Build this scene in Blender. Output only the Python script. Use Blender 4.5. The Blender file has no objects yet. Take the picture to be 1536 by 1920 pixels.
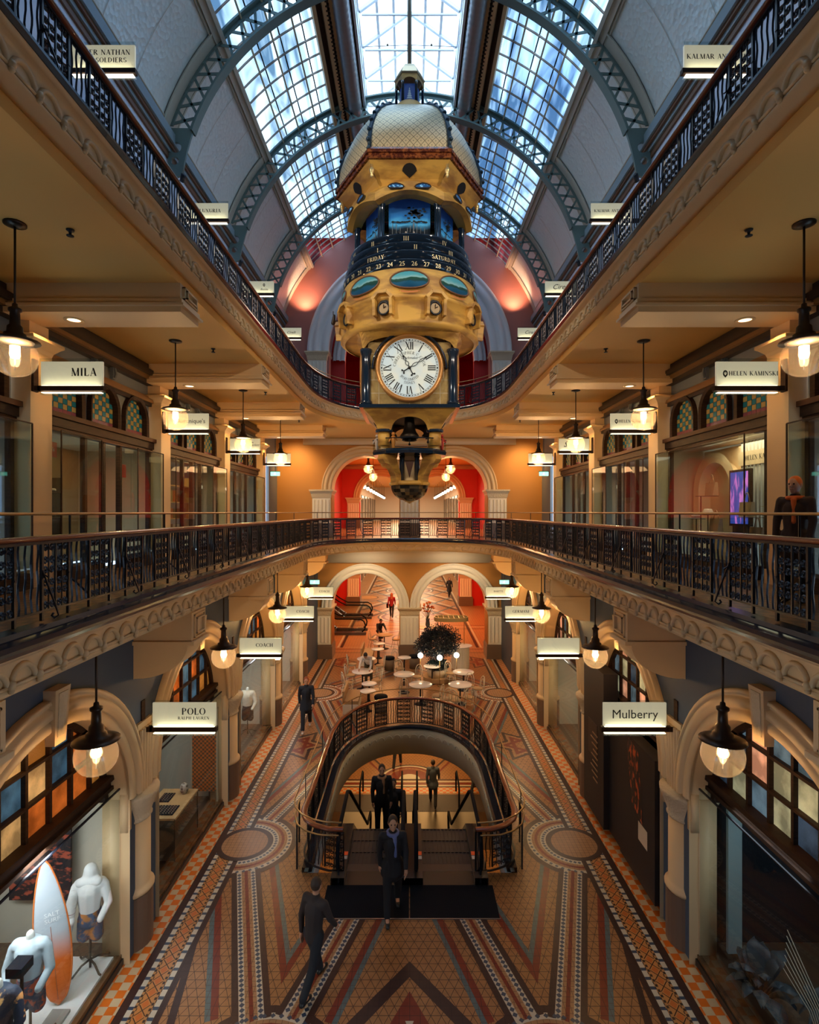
import bpy, math, random
from mathutils import Vector, Matrix
random.seed(7)
PI = math.pi; cos = math.cos; sin = math.sin
sc = bpy.context.scene; COL = sc.collection
# ---------------------------------------------------------------- camera
CZ = 7.2
cd = bpy.data.cameras.new('camera'); cam = bpy.data.objects.new('camera', cd); COL.objects.link(cam)
cd.sensor_fit = 'HORIZONTAL'; cd.sensor_width = 24; cd.lens = 16; cd.clip_end = 300
cam.location = (0, 0, CZ); cam.rotation_euler = (PI/2, 0, 0); sc.camera = cam
# ---------------------------------------------------------------- exposure
vs = sc.view_settings; vs.view_transform = 'Standard'; vs.look = 'None'; vs.gamma = 1; vs.use_curve_mapping = False
vs.exposure = 0.62
sc.cycles.max_bounces = 7; sc.cycles.diffuse_bounces = 4; sc.cycles.glossy_bounces = 3
sc.cycles.transparent_max_bounces = 14; sc.cycles.sample_clamp_indirect = 6
sc.cycles.caustics_reflective = False; sc.cycles.caustics_refractive = False
sc.cycles.use_denoising = True
# ---------------------------------------------------------------- sky
W = bpy.data.worlds.new('sky'); sc.world = W; W.use_nodes = True
nt = W.node_tree; nt.nodes.clear()
_o = nt.nodes.new('ShaderNodeOutputWorld'); _b = nt.nodes.new('ShaderNodeBackground')
_t = nt.nodes.new('ShaderNodeTexCoord'); _n = nt.nodes.new('ShaderNodeTexNoise'); _r = nt.nodes.new('ShaderNodeValToRGB')
_n.inputs['Scale'].default_value = 2.2; _n.inputs['Detail'].default_value = 5
_r.color_ramp.elements[0].position = .38; _r.color_ramp.elements[0].color = (.17, .38, .72, 1)
_r.color_ramp.elements[1].position = .62; _r.color_ramp.elements[1].color = (.8, .93, 1, 1)
nt.links.new(_t.outputs['Generated'], _n.inputs['Vector']); nt.links.new(_n.outputs['Fac'], _r.inputs['Fac'])
nt.links.new(_r.outputs['Color'], _b.inputs['Color']); nt.links.new(_b.outputs[0], _o.inputs['Surface'])
_b.inputs['Strength'].default_value = 3.0
# ---------------------------------------------------------------- light helpers / levels of the big lights
WARM = (1, .50, .15); WARM2 = (1, .60, .24); COOL = (.75, .88, 1)
def light(kind, name, loc, power, color, size=.1, rot=(0, 0, 0), parent=None, size_y=None, spot=None, blend=.6):
    l = bpy.data.lights.new(name, kind); l.energy = power; l.color = color
    if kind == 'AREA':
        l.size = size
        if size_y: l.shape = 'RECTANGLE'; l.size_y = size_y
    else: l.shadow_soft_size = size
    if spot: l.spot_size = spot; l.spot_blend = blend
    o = bpy.data.objects.new(name, l); COL.objects.link(o); o.location = loc; o.rotation_euler = rot
    if parent: w = world_of(parent); o.parent = parent; o.matrix_parent_inverse = w.inverted()
    return o
LAMP_UP = (13, 46, 105, 165); LAMP_LOW = (12, 30, 78, 155)
# ---------------------------------------------------------------- materials
MATS = {}
def mat(name, col=(.5, .5, .5), rough=.5, metal=0, noise=None, bump=None, emit=0, ecol=None, spec=.5, coat=0, sss=0):
    if name in MATS: return MATS[name]
    m = bpy.data.materials.new(name); m.use_nodes = True; t = m.node_tree; b = t.nodes['Principled BSDF']
    b.inputs['Base Color'].default_value = (*col, 1); b.inputs['Roughness'].default_value = rough
    b.inputs['Metallic'].default_value = metal; b.inputs['Specular IOR Level'].default_value = spec
    if coat: b.inputs['Coat Weight'].default_value = coat
    if emit:
        b.inputs['Emission Color'].default_value = (*(ecol or col), 1); b.inputs['Emission Strength'].default_value = emit
    if noise or bump: tc = t.nodes.new('ShaderNodeTexCoord')
    if noise:   # (scale, second colour, low, high [, stretch])
        n = t.nodes.new('ShaderNodeTexNoise'); n.inputs['Scale'].default_value = noise[0]; n.inputs['Detail'].default_value = 6
        r = t.nodes.new('ShaderNodeValToRGB'); r.color_ramp.elements[0].position = noise[2]; r.color_ramp.elements[1].position = noise[3]
        r.color_ramp.elements[0].color = (*col, 1); r.color_ramp.elements[1].color = (*noise[1], 1)
        src = tc.outputs['Object']
        if len(noise) > 4:
            mp = t.nodes.new('ShaderNodeMapping'); mp.inputs['Scale'].default_value = noise[4]
            if len(noise) > 5: mp.inputs['Rotation'].default_value = noise[5]
            t.links.new(src, mp.inputs['Vector']); src = mp.outputs[0]
        t.links.new(src, n.inputs['Vector']); t.links.new(n.outputs['Fac'], r.inputs['Fac']); t.links.new(r.outputs[0], b.inputs['Base Color'])
        if emit: t.links.new(r.outputs[0], b.inputs['Emission Color'])
    if bump:    # (scale, strength, kind)
        kd = bump[2] if len(bump) > 2 else 'noise'
        if kd == 'voronoi':
            n = t.nodes.new('ShaderNodeTexVoronoi'); n.inputs['Scale'].default_value = bump[0]; out = n.outputs['Distance']
        else:
            n = t.nodes.new('ShaderNodeTexNoise'); n.inputs['Scale'].default_value = bump[0]; n.inputs['Detail'].default_value = 4; out = n.outputs['Fac']
        t.links.new(tc.outputs['Object'], n.inputs['Vector'])
        bp = t.nodes.new('ShaderNodeBump'); bp.inputs['Strength'].default_value = bump[1]; bp.inputs['Distance'].default_value = .02
        t.links.new(out, bp.inputs['Height']); t.links.new(bp.outputs[0], b.inputs['Normal'])
    MATS[name] = m; return m
def nodes_of(name):
    m = bpy.data.materials.new(name); m.use_nodes = True; MATS[name] = m
    return m, m.node_tree, m.node_tree.nodes['Principled BSDF']
def mathn(t, op, a, b=None, c=None):
    n = t.nodes.new('ShaderNodeMath'); n.operation = op
    for i, v in enumerate((a, b, c)):
        if v is None: continue
        if isinstance(v, (int, float)): n.inputs[i].default_value = v
        else: t.links.new(v, n.inputs[i])
    return n.outputs[0]
def tilemat(name, col, size, grout=.07, gcol=(.06, .04, .03), rough=.33, diag=False, col2=None, tri=False):
    m, t, b = nodes_of(name)
    tc = t.nodes.new('ShaderNodeTexCoord'); sp = t.nodes.new('ShaderNodeSeparateXYZ'); t.links.new(tc.outputs['Object'], sp.inputs[0])
    x, y = sp.outputs[0], sp.outputs[1]
    def line(v, s): return mathn(t, 'LESS_THAN', mathn(t, 'FRACT', mathn(t, 'ADD', mathn(t, 'DIVIDE', v, s), 100.0)), grout)
    g = None
    if tri:
        a = mathn(t, 'ADD', x, mathn(t, 'MULTIPLY', y, .5)); c = mathn(t, 'SUBTRACT', x, mathn(t, 'MULTIPLY', y, .5))
        g = mathn(t, 'MAXIMUM', mathn(t, 'MAXIMUM', line(a, size), line(c, size)), line(y, size))
    else:
        g = mathn(t, 'MAXIMUM', line(x, size), line(y, size))
        if diag: g = mathn(t, 'MAXIMUM', g, line(mathn(t, 'ADD', x, y), size))
    n = t.nodes.new('ShaderNodeTexNoise'); n.inputs['Scale'].default_value = 9; t.links.new(tc.outputs['Object'], n.inputs['Vector'])
    mx0 = t.nodes.new('ShaderNodeMix'); mx0.data_type = 'RGBA'
    c2 = col2 or tuple(c * .62 for c in col)
    mx0.inputs['A'].default_value = (*col, 1); mx0.inputs['B'].default_value = (*c2, 1)
    t.links.new(n.outputs['Fac'], mx0.inputs['Factor'])
    mx = t.nodes.new('ShaderNodeMix'); mx.data_type = 'RGBA'; mx.inputs['B'].default_value = (*gcol, 1)
    t.links.new(g, mx.inputs['Factor']); t.links.new(mx0.outputs['Result'], mx.inputs['A']); t.links.new(mx.outputs['Result'], b.inputs['Base Color'])
    b.inputs['Roughness'].default_value = rough; b.inputs['Specular IOR Level'].default_value = .3
    return m
def checkmat(name, c1, c2, size, off=0, rough=.33, grout=True):
    m, t, b = nodes_of(name)
    tc = t.nodes.new('ShaderNodeTexCoord'); mp = t.nodes.new('ShaderNodeMapping'); mp.inputs['Location'].default_value = (off, 0, .01)
    ck = t.nodes.new('ShaderNodeTexChecker'); ck.inputs['Scale'].default_value = 1/size
    ck.inputs['Color1'].default_value = (*c1, 1); ck.inputs['Color2'].default_value = (*c2, 1)
    t.links.new(tc.outputs['Object'], mp.inputs[0]); t.links.new(mp.outputs[0], ck.inputs['Vector'])
    t.links.new(ck.outputs[0], b.inputs['Base Color']); b.inputs['Roughness'].default_value = rough; b.inputs['Specular IOR Level'].default_value = .3
    return m
def glassmat(name, tint=(.9, .95, .95), gloss=.06, grough=.02, noise=None, milk=0):
    m, t, b = nodes_of(name); t.nodes.remove(b); out = [n for n in t.nodes if n.type == 'OUTPUT_MATERIAL'][0]
    tr = t.nodes.new('ShaderNodeBsdfTransparent'); tr.inputs[0].default_value = (*tint, 1)
    gl = t.nodes.new('ShaderNodeBsdfGlossy'); gl.inputs['Roughness'].default_value = grough; gl.inputs[0].default_value = (1, 1, 1, 1)
    lw = t.nodes.new('ShaderNodeLayerWeight'); lw.inputs[0].default_value = .5
    f = mathn(t, 'ADD', mathn(t, 'MULTIPLY', mathn(t, 'POWER', lw.outputs['Facing'], 4.0), .34), gloss); mx = t.nodes.new('ShaderNodeMixShader')
    t.links.new(f, mx.inputs[0]); t.links.new(tr.outputs[0], mx.inputs[1]); t.links.new(gl.outputs[0], mx.inputs[2]); t.links.new(mx.outputs[0], out.inputs[0])
    if milk:
        df = t.nodes.new('ShaderNodeBsdfTranslucent'); df.inputs[0].default_value = (1, .9, .78, 1); m2 = t.nodes.new('ShaderNodeMixShader'); m2.inputs[0].default_value = milk
        t.links.new(mx.outputs[0], m2.inputs[1]); t.links.new(df.outputs[0], m2.inputs[2]); t.links.new(m2.outputs[0], out.inputs[0])
    if noise:
        tc = t.nodes.new('ShaderNodeTexCoord'); mp = t.nodes.new('ShaderNodeMapping'); mp.inputs['Scale'].default_value = noise[3]
        n = t.nodes.new('ShaderNodeTexNoise'); n.inputs['Scale'].default_value = noise[0]; n.inputs['Detail'].default_value = 3
        n.inputs['Distortion'].default_value = 1.2
        r = t.nodes.new('ShaderNodeValToRGB'); r.color_ramp.elements[0].color = (*tint, 1); r.color_ramp.elements[1].color = (*noise[1], 1)
        r.color_ramp.elements[0].position = noise[2][0]; r.color_ramp.elements[1].position = noise[2][1]
        t.links.new(tc.outputs['Object'], mp.inputs[0]); t.links.new(mp.outputs[0], n.inputs['Vector']); t.links.new(n.outputs['Fac'], r.inputs[0]); t.links.new(r.outputs[0], tr.inputs[0])
    return m
cream = mat('cream_plaster', (.72, .52, .29), .55, bump=(60, .08))
cream_carved = mat('carved_plaster', (.66, .54, .36), .6, bump=(24, .55, 'voronoi'))
white_cream = mat('white_plaster', (.80, .74, .62), .55)
ceilm = mat('ceiling_paint', (.78, .43, .11), .6)
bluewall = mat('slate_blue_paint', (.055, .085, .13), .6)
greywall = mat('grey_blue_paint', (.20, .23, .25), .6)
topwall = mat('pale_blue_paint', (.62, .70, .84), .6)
ochre = mat('ochre_paint', (.50, .22, .045), .6)
mauve = mat('terracotta_mauve_paint', (.42, .17, .14), .6)
redm = mat('red_paint', (.62, .018, .012), .5)
dado = mat('brown_dado_paint', (.17, .11, .075), .45)
iron = mat('black_iron', (.012, .016, .026), .35, .3)
wood = mat('mahogany', (.23, .055, .022), .22, noise=(6, (.12, .026, .012), .35, .7, (1, .2, 8)), coat=.4)
brass = mat('aged_brass', (.42, .28, .13), .35, .9)
bronze = mat('dark_bronze', (.05, .035, .026), .35, .6)
dkwood = mat('dark_walnut', (.026, .013, .008), .6, spec=.2, noise=(5, (.05, .024, .012), .4, .7, (1, 1, 6)))
cop = mat('dark_slate_coping', (.012, .018, .032), .18)
opal = mat('sage_steel', (.16, .235, .225), .45, .1)
pressed = mat('pressed_metal_panel', (.70, .78, .77), .4, .2, bump=(9, .8, 'voronoi'))
pframe = mat('panel_frame', (.50, .48, .40), .5)
timber = mat('roof_timber', (.66, .44, .22), .5)
rooftrim = mat('painted_roof_trim', (.62, .50, .33), .5)
duct = mat('grey_duct', (.33, .32, .32), .35, .5)
navy = mat('navy_enamel', (.01, .022, .045), .1, 0, coat=.6)
gilt = mat('gilt', (.75, .55, .25), .35, .7)
sand = mat('sandstone', (.76, .42, .085), .5, noise=(1.6, (.42, .20, .045), .45, .62, (1, 1, 3.2), (.5, .6, 0)))
sandrough = mat('rough_sandstone', (.52, .36, .13), .7, noise=(3, (.30, .17, .05), .4, .65), bump=(7, 1.0))
steel = mat('brushed_steel', (.42, .42, .42), .28, .9)
black = mat('black_rubber', (.006, .008, .013), .8, spec=.1)
clear = glassmat('clear_glass', (.80, .88, .87), .05)
globeg = glassmat('lamp_globe_glass', (1.0, .90, .78), .05, .05, milk=.045)
void_glass = glassmat('railing_glass', (.85, .9, .9), .03)
roofglass = glassmat('roof_glass', (.045, .085, .135), .03, .1, noise=(1.0, (.62, .76, .86), (.40, .76), (1.6, .22, 1)))
lantglass = glassmat('skylight_glass', (.80, .90, .98), .0, .1)
bulbm = mat('glowing_bulb', (1, .8, .5), .5, emit=22, ecol=(1, .72, .42))
signglow = mat('sign_acrylic', (.82, .72, .55), .4, emit=.30, ecol=(1, .82, .56))
stripglow = mat('sign_light_strip', (1, 1, 1), .3, emit=2.6, ecol=(1, .86, .62))
inkm = mat('black_lettering', (.01, .01, .01), .4)
whiteneon = mat('white_neon', (1, 1, 1), .3, emit=5, ecol=(.85, .95, 1))
# ---------------------------------------------------------------- mesh builder
class MB:
    def __init__(s, T=None): s.v = []; s.f = []; s.m = []; s.T = T
    def add(s, vs, fs, mi=0):
        b = len(s.v)
        s.v += [tuple(s.T(*p)) if s.T else tuple(p) for p in vs]
        s.f += [tuple(b+i for i in f) for f in fs]; s.m += [mi]*len(fs)
    def box(s, x0, x1, y0, y1, z0, z1, mi=0):
        s.add([(x0,y0,z0),(x1,y0,z0),(x1,y1,z0),(x0,y1,z0),(x0,y0,z1),(x1,y0,z1),(x1,y1,z1),(x0,y1,z1)],
              [(0,3,2,1),(4,5,6,7),(0,1,5,4),(1,2,6,5),(2,3,7,6),(3,0,4,7)], mi); return s
    def grid(s, fn, I, J, cI=False, cJ=False, mi=0):
        vs = [fn(i, j) for i in range(I) for j in range(J)]; fs = []
        for i in range(I if cI else I-1):
            for j in range(J if cJ else J-1):
                i2 = (i+1) % I; j2 = (j+1) % J
                fs.append((i*J+j, i*J+j2, i2*J+j2, i2*J+j))
        s.add(vs, fs, mi); return s
    def lathe(s, prof, c=(0, 0), n=20, mi=0, rot=0, z0=0):
        s.grid(lambda i, j: (c[0]+prof[j][0]*cos(rot+2*PI*i/n), c[1]+prof[j][0]*sin(rot+2*PI*i/n), z0+prof[j][1]), n, len(prof), cI=True, mi=mi); return s
    def tube(s, pts, r, n=6, mi=0, closed=False, rr=None):
        P = [Vector(p) for p in pts]; N = len(P); vs = []; up = None
        for i in range(N):
            a = P[(i-1) % N] if (closed or i > 0) else P[i]; b = P[(i+1) % N] if (closed or i < N-1) else P[i]
            t = (b-a).normalized() if (b-a).length > 1e-9 else Vector((0,0,1))
            if up is None: up = Vector((0,0,1)) if abs(t.z) < .9 else Vector((1,0,0))
            u = t.cross(up)
            if u.length < 1e-6: u = t.orthogonal()
            u.normalize(); w = u.cross(t); up = w
            q = rr[i] if rr else r
            for k in range(n):
                an = 2*PI*k/n; vs.append(P[i]+u*(cos(an)*q)+w*(sin(an)*q))
        fs = []
        for i in range(N if closed else N-1):
            for k in range(n):
                fs.append((i*n+k, i*n+(k+1) % n, ((i+1) % N)*n+(k+1) % n, ((i+1) % N)*n+k))
        if not closed: fs += [tuple(range(n))[::-1], tuple((N-1)*n+k for k in range(n))]
        s.add(vs, fs, mi); return s
    def bar(s, p, q, w, d=None, mi=0, up=(0,1,0)):   # flat bar of width w, depth d along up
        p = Vector(p); q = Vector(q); t = (q-p).normalized(); U = Vector(up); U = (U-t*U.dot(t)).normalized(); V = t.cross(U); d = d or w
        vs = [a+U*(d/2*i)+V*(w/2*j) for a in (p, q) for i, j in ((-1,-1),(1,-1),(1,1),(-1,1))]
        s.add(vs, [(0,3,2,1),(4,5,6,7),(0,1,5,4),(1,2,6,5),(2,3,7,6),(3,0,4,7)], mi); return s
    def sphere(s, c, r, nu=12, nv=8, mi=0):
        r = (r, r, r) if isinstance(r, (int, float)) else r
        s.grid(lambda i, j: (c[0]+r[0]*sin(PI*j/nv)*cos(2*PI*i/nu), c[1]+r[1]*sin(PI*j/nv)*sin(2*PI*i/nu), c[2]-r[2]*cos(PI*j/nv)), nu, nv+1, cI=True, mi=mi); return s
    def cap(s, a, b, ra, rb, n=10):                # tapered closed capsule
        a = Vector(a); b = Vector(b); L = (b-a).length
        if L < 1e-5: return s.sphere(a, ra, n, 8)
        t = (b-a)/L; st = []
        for k in range(5): st.append((a-t*ra*cos(PI/2*k/4), max(ra*sin(PI/2*k/4), 1e-4)))
        for k in range(5): st.append((b+t*rb*sin(PI/2*k/4), max(rb*cos(PI/2*k/4), 1e-4)))
        s.tube([p for p, _ in st], 1, n, rr=[r for _, r in st]); return s
    def prism(s, poly, fn, d0, d1, mi=0):            # polygon (a,b) -> fn(a,b,d)
        n = len(poly); vs = [fn(a, b, d0) for a, b in poly]+[fn(a, b, d1) for a, b in poly]
        s.add(vs, [tuple(range(n))[::-1], tuple(range(n, 2*n))]+[(i, (i+1) % n, n+(i+1) % n, n+i) for i in range(n)], mi); return s
    def mesh(s, name, mats, smooth=False):
        me = bpy.data.meshes.new(name); me.from_pydata(s.v, [], s.f)
        for m in (mats if isinstance(mats, (list, tuple)) else [mats]): me.materials.append(m)
        if any(s.m): me.polygons.foreach_set('material_index', s.m)
        if smooth: me.polygons.foreach_set('use_smooth', [True]*len(s.f))
        me.update(); return me
    def build(s, name, mats, parent=None, smooth=False, **tags):
        return link(bpy.data.objects.new(name, s.mesh(name, mats, smooth)), parent, **tags)
def world_of(o):
    return (world_of(o.parent) @ o.matrix_parent_inverse @ o.matrix_basis) if o.parent else o.matrix_basis.copy()
def link(o, parent=None, **tags):
    COL.objects.link(o)
    if parent:
        w = world_of(parent); o.parent = parent; o.matrix_parent_inverse = w.inverted()
    for k, v in tags.items(): o[k] = v
    return o
def struct(name, mb, m, smooth=False): return mb.build(name, m, None, smooth, kind='structure')
def thing(name, label, cat, loc=(0,0,0), group=None):
    o = bpy.data.objects.new(name, None); COL.objects.link(o); o.location = loc; o['label'] = label; o['category'] = cat
    o.empty_display_size = .1
    if group: o['group'] = group
    return o
def tag(o, label, cat, group=None):
    o['label'] = label; o['category'] = cat
    if group: o['group'] = group
    return o
def dup(o, loc=None, rotz=None, label=None, group=None, parent=None):
    c = o.copy(); COL.objects.link(c)
    if parent is not None: c.parent = parent
    if loc is not None: c.location = loc
    if rotz is not None: c.rotation_euler = (0, 0, rotz)
    if label: c['label'] = label
    if group: c['group'] = group
    for ch in list(o.children): dup(ch, parent=c)
    return c
def meshed(name, cu):
    tmp = bpy.data.objects.new('tmp', cu); me = bpy.data.meshes.new_from_object(tmp); bpy.data.objects.remove(tmp); me.name = name
    if not me.materials and cu.materials: me.materials.append(cu.materials[0])
    return bpy.data.objects.new(name, me)
def shape2d(name, loops, depth, M, m, parent=None, **tags):   # filled outline(s) with holes, extruded +-depth about its plane
    cu = bpy.data.curves.new(name, 'CURVE'); cu.dimensions = '2D'; cu.fill_mode = 'BOTH'; cu.extrude = depth
    for L in loops:
        sp = cu.splines.new('POLY'); sp.points.add(len(L)-1)
        for p, q in zip(sp.points, L): p.co = (q[0], q[1], 0, 1)
        sp.use_cyclic_u = True
    cu.materials.append(m); o = meshed(name, cu); o.matrix_world = M
    link(o, parent, **tags)
    if parent is None: o.matrix_world = M
    return o
XZ = Matrix(((1,0,0,0),(0,0,-1,0),(0,1,0,0),(0,0,0,1)))       # (a,b)->(x=a, z=b), normal -y
def at(x=0, y=0, z=0, R=XZ): return Matrix.Translation((x, y, z)) @ R
RL = Matrix(((0,0,1,0),(1,0,0,0),(0,1,0,0),(0,0,0,1)))          # (a,b)->(y=a, z=b), normal +x  (left wall)
RR = Matrix(((0,0,-1,0),(-1,0,0,0),(0,1,0,0),(0,0,0,1)))        # (a,b)->(y=-a, z=b), normal -x (right wall)
def arc(cx, cz, r, a0, a1, n=24, rz=None):
    return [(cx+r*cos(math.radians(a0+(a1-a0)*i/n)), cz+(rz or r)*sin(math.radians(a0+(a1-a0)*i/n))) for i in range(n+1)]
# ---------------------------------------------------------------- lettering
TK, TN = .16, .055
def _g():
    l = lambda *a: ('l',)+a; A = lambda *a: ('a',)+a; S = lambda *p: ('s',)+p
    T, t = TK, TN
    return {
     'I': (.42, [l(.21,0,.21,1,T), S(.21,0), S(.21,1)]),
     'V': (.86, [l(.14,1,.45,0,T), l(.45,0,.74,1,t), S(.14,1), S(.74,1)]),
     'X': (.86, [l(.12,1,.74,0,T), l(.74,1,.12,0,t), S(.12,1), S(.74,1), S(.12,0), S(.74,0)]),
     'A': (.86, [l(.12,0,.42,1,t), l(.42,1,.74,0,T), l(.22,.34,.62,.34,t), S(.12,0), S(.74,0)]),
     'M': (1.06, [l(.14,0,.16,1,t), l(.16,1,.53,0,T), l(.53,0,.88,1,t), l(.90,0,.88,1,T), S(.14,0), S(.90,0)]),
     'N': (.90, [l(.14,0,.14,1,t), l(.14,1,.74,0,T), l(.74,0,.74,1,t), S(.14,0), S(.74,1), S(.10,1)]),
     'L': (.70, [l(.18,0,.18,1,T), l(.18,.03,.6,.03,t), l(.6,0,.6,.22,t), S(.18,1), S(.18,0)]),
     'E': (.72, [l(.18,0,.18,1,T), l(.18,.03,.6,.03,t), l(.18,.97,.58,.97,t), l(.18,.52,.48,.52,t), l(.6,0,.6,.2,t), l(.58,.8,.58,1,t), S(.18,1), S(.18,0)]),
     'F': (.70, [l(.18,0,.18,1,T), l(.18,.97,.58,.97,t), l(.18,.52,.46,.52,t), l(.58,.8,.58,1,t), S(.18,1), S(.18,0)]),
     'H': (.94, [l(.18,0,.18,1,T), l(.74,0,.74,1,T), l(.18,.52,.74,.52,t), S(.18,0), S(.74,0), S(.18,1), S(.74,1)]),
     'K': (.90, [l(.18,0,.18,1,T), l(.26,.45,.72,1,t), l(.34,.55,.76,0,T), S(.18,0), S(.18,1), S(.76,0), S(.70,1)]),
     'T': (.80, [l(.40,0,.40,1,T), l(.06,.97,.74,.97,t), l(.06,.8,.06,1,t), l(.74,.8,.74,1,t), S(.40,0)]),
     'U': (.90, [l(.18,.35,.18,1,T), A(.46,.35,.28,.33,180,360), l(.74,.35,.74,1,t), S(.18,1), S(.74,1)]),
     'Y': (.84, [l(.12,1,.42,.45,T), l(.70,1,.42,.45,t), l(.42,0,.42,.45,T), S(.12,1), S(.70,1), S(.42,0)]),
     'W': (1.2, [l(.10,1,.34,0,T), l(.34,0,.58,1,t), l(.58,1,.82,0,T), l(.82,0,1.06,1,t), S(.10,1), S(1.06,1)]),
     'O': (.96, [A(.48,.5,.38,.5,0,360)]), 'Q': (.96, [A(.48,.5,.38,.5,0,360), l(.5,.12,.85,-.15,T*.7)]),
     'C': (.88, [A(.48,.5,.38,.5,45,315), l(.76,.7,.76,.95,t), l(.76,.1,.76,.25,t)]),
     'G': (.94, [A(.48,.5,.38,.5,45,315), l(.76,.7,.76,.95,t), l(.76,.05,.76,.42,T), S(.76,.42)]),
     'D': (.94, [l(.18,0,.18,1,T), A(.34,.5,.44,.48,-90,90), l(.18,.98,.36,.98,t), l(.18,.02,.36,.02,t)]),
     'P': (.78, [l(.18,0,.18,1,T), A(.34,.73,.30,.25,-90,90), l(.18,.98,.36,.98,t), l(.18,.48,.36,.48,t), S(.18,0)]),
     'R': (.88, [l(.18,0,.18,1,T), A(.34,.74,.28,.24,-90,90), l(.18,.98,.36,.98,t), l(.18,.5,.4,.5,t), l(.38,.5,.76,0,T), S(.18,0), S(.76,0)]),
     'B': (.82, [l(.18,0,.18,1,T), A(.34,.76,.24,.22,-90,90), A(.34,.27,.32,.26,-90,90), l(.18,.98,.36,.98,t), l(.18,.53,.38,.53,t), l(.18,.02,.36,.02,t)]),
     'S': (.70, [A(.35,.74,.22,.24,20,270), A(.35,.26,.25,.25,-160,90)]),
     ' ': (.45, []), "'": (.2, [l(.1,.75,.1,1,t)]), '2': (.6, [A(.3,.72,.22,.26,-10,170), l(.5,.68,.08,.05,t), l(.08,.04,.52,.04,T*.6)]),
    }
GL = _g()
def serif_text(mb, s, size, fn, align='c', track=.06, mi=0, thick=1.0):
    """strokes of serif capitals; fn(a,b) maps plane (a right, b up) to a point; letters stand .004 proud by the caller"""
    W_ = sum(GL[c][0]+track for c in s)-track; x = {'c': -W_/2, 'l': 0, 'r': -W_}[align]*size
    def quad(pts): mb.add([fn(a, b) for a, b in pts], [tuple(range(len(pts)))], mi)
    for c in s:
        w, prims = GL[c]
        for p in prims:
            if p[0] == 'l':
                x0, y0, x1, y1, t = p[1:]; t *= thick; d = math.hypot(x1-x0, y1-y0)
                if abs(x1-x0) < abs(y1-y0)*1.2: nx, ny = t/2*max(1, d/abs(y1-y0)*.9), 0
                else: nx, ny = 0, t/2
                quad([(x+(x0-nx)*size, (y0-ny)*size), (x+(x0+nx)*size, (y0+ny)*size), (x+(x1+nx)*size, (y1+ny)*size), (x+(x1-nx)*size, (y1-ny)*size)])
            elif p[0] == 'a':
                cx, cy, rx, ry, a0, a1 = p[1:]; n = max(6, int(abs(a1-a0)/18))
                for k in range(n):
                    q = []
                    for aa, sd in ((k, 1), (k+1, 1), (k+1, -1), (k, -1)):
                        an = math.radians(a0+(a1-a0)*aa/n); wd = (TN+(TK-TN)*abs(cos(an)))*thick/2
                        q.append((x+(cx+(rx+sd*wd-wd*.2)*cos(an))*size, (cy+(ry-TN/2+sd*wd*.6)*sin(an))*size))
                    quad(q)
            else:
                sx, sy = p[1:]; y0 = sy*size; q = .045*size*(1 if sy < .5 else -1)
                quad([(x+(sx-.13)*size, y0), (x+(sx+.13)*size, y0), (x+(sx+.13)*size, y0+q), (x+(sx-.13)*size, y0+q)])
        x += (w+track)*size
    return W_*size
def font_text(name, body, size, m, M, parent, ext=.003, shear=0, align='CENTER', **tags):
    cu = bpy.data.curves.new(name, 'FONT'); cu.body = body; cu.size = size; cu.extrude = ext; cu.align_x = align; cu.align_y = 'CENTER'; cu.shear = shear
    cu.materials.append(m); cu.resolution_u = 3
    o = meshed(name, cu); o.matrix_world = M; link(o, parent, **tags)
    if parent is None: o.matrix_world = M
    return o
# ================================================================ LEVELS AND OUTLINES
FG, FM, FU = 0.0, 5.96, 11.38         # floors
HM, HU = 6.965, 12.38                 # handrail heights
CG, CM = 5.55, 10.82                  # ceilings (undersides)
YB, YE = -5.0, 26.8                   # rear wall, end wall
def half_outline(a, yc, b, n, y0, step=.4, N=26):   # left half, from y0 forward to the far centre: straight then a superellipse
    P = []; y = y0
    while y < yc-.01: P.append((-a, y)); y += step
    for i in range(N+1):
        t = PI/2*i/N
        P.append((-a*abs(cos(t))**(2/n), yc+b*abs(sin(t))**(2/n)))
    P[-1] = (0, yc+b); return P
def full(P): return P+[(-x, y) for x, y in reversed(P[:-1])]
def resample(P, step=None, n=None):
    d = [0]
    for i in range(1, len(P)): d.append(d[-1]+math.hypot(P[i][0]-P[i-1][0], P[i][1]-P[i-1][1]))
    n = n or int(round(d[-1]/step)); out = []; k = 0
    for i in range(n+1):
        s = d[-1]*i/n
        while k < len(d)-2 and d[k+1] < s: k += 1
        f = (s-d[k])/max(d[k+1]-d[k], 1e-9); out.append((P[k][0]+(P[k+1][0]-P[k][0])*f, P[k][1]+(P[k+1][1]-P[k][1])*f))
    return out, d[-1]/n
def normals(P):       # pointing into the void (right of travel for a path going forward on the left side)
    N = []
    for i in range(len(P)):
        a = P[max(i-1, 0)]; b = P[min(i+1, len(P)-1)]; dx, dy = b[0]-a[0], b[1]-a[1]; L = math.hypot(dx, dy) or 1
        N.append((dy/L, -dx/L))
    return N
OUT = full(half_outline(3.65, 17.7, 5.3, 2.5, -1.0))
def sweep(mb, P, prof, mi=0, close=True):
    N = normals(P)
    mb.grid(lambda i, j: (P[i][0]+N[i][0]*prof[j][0], P[i][1]+N[i][1]*prof[j][0], prof[j][1]), len(P), len(prof), cJ=close, mi=mi)
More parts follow.
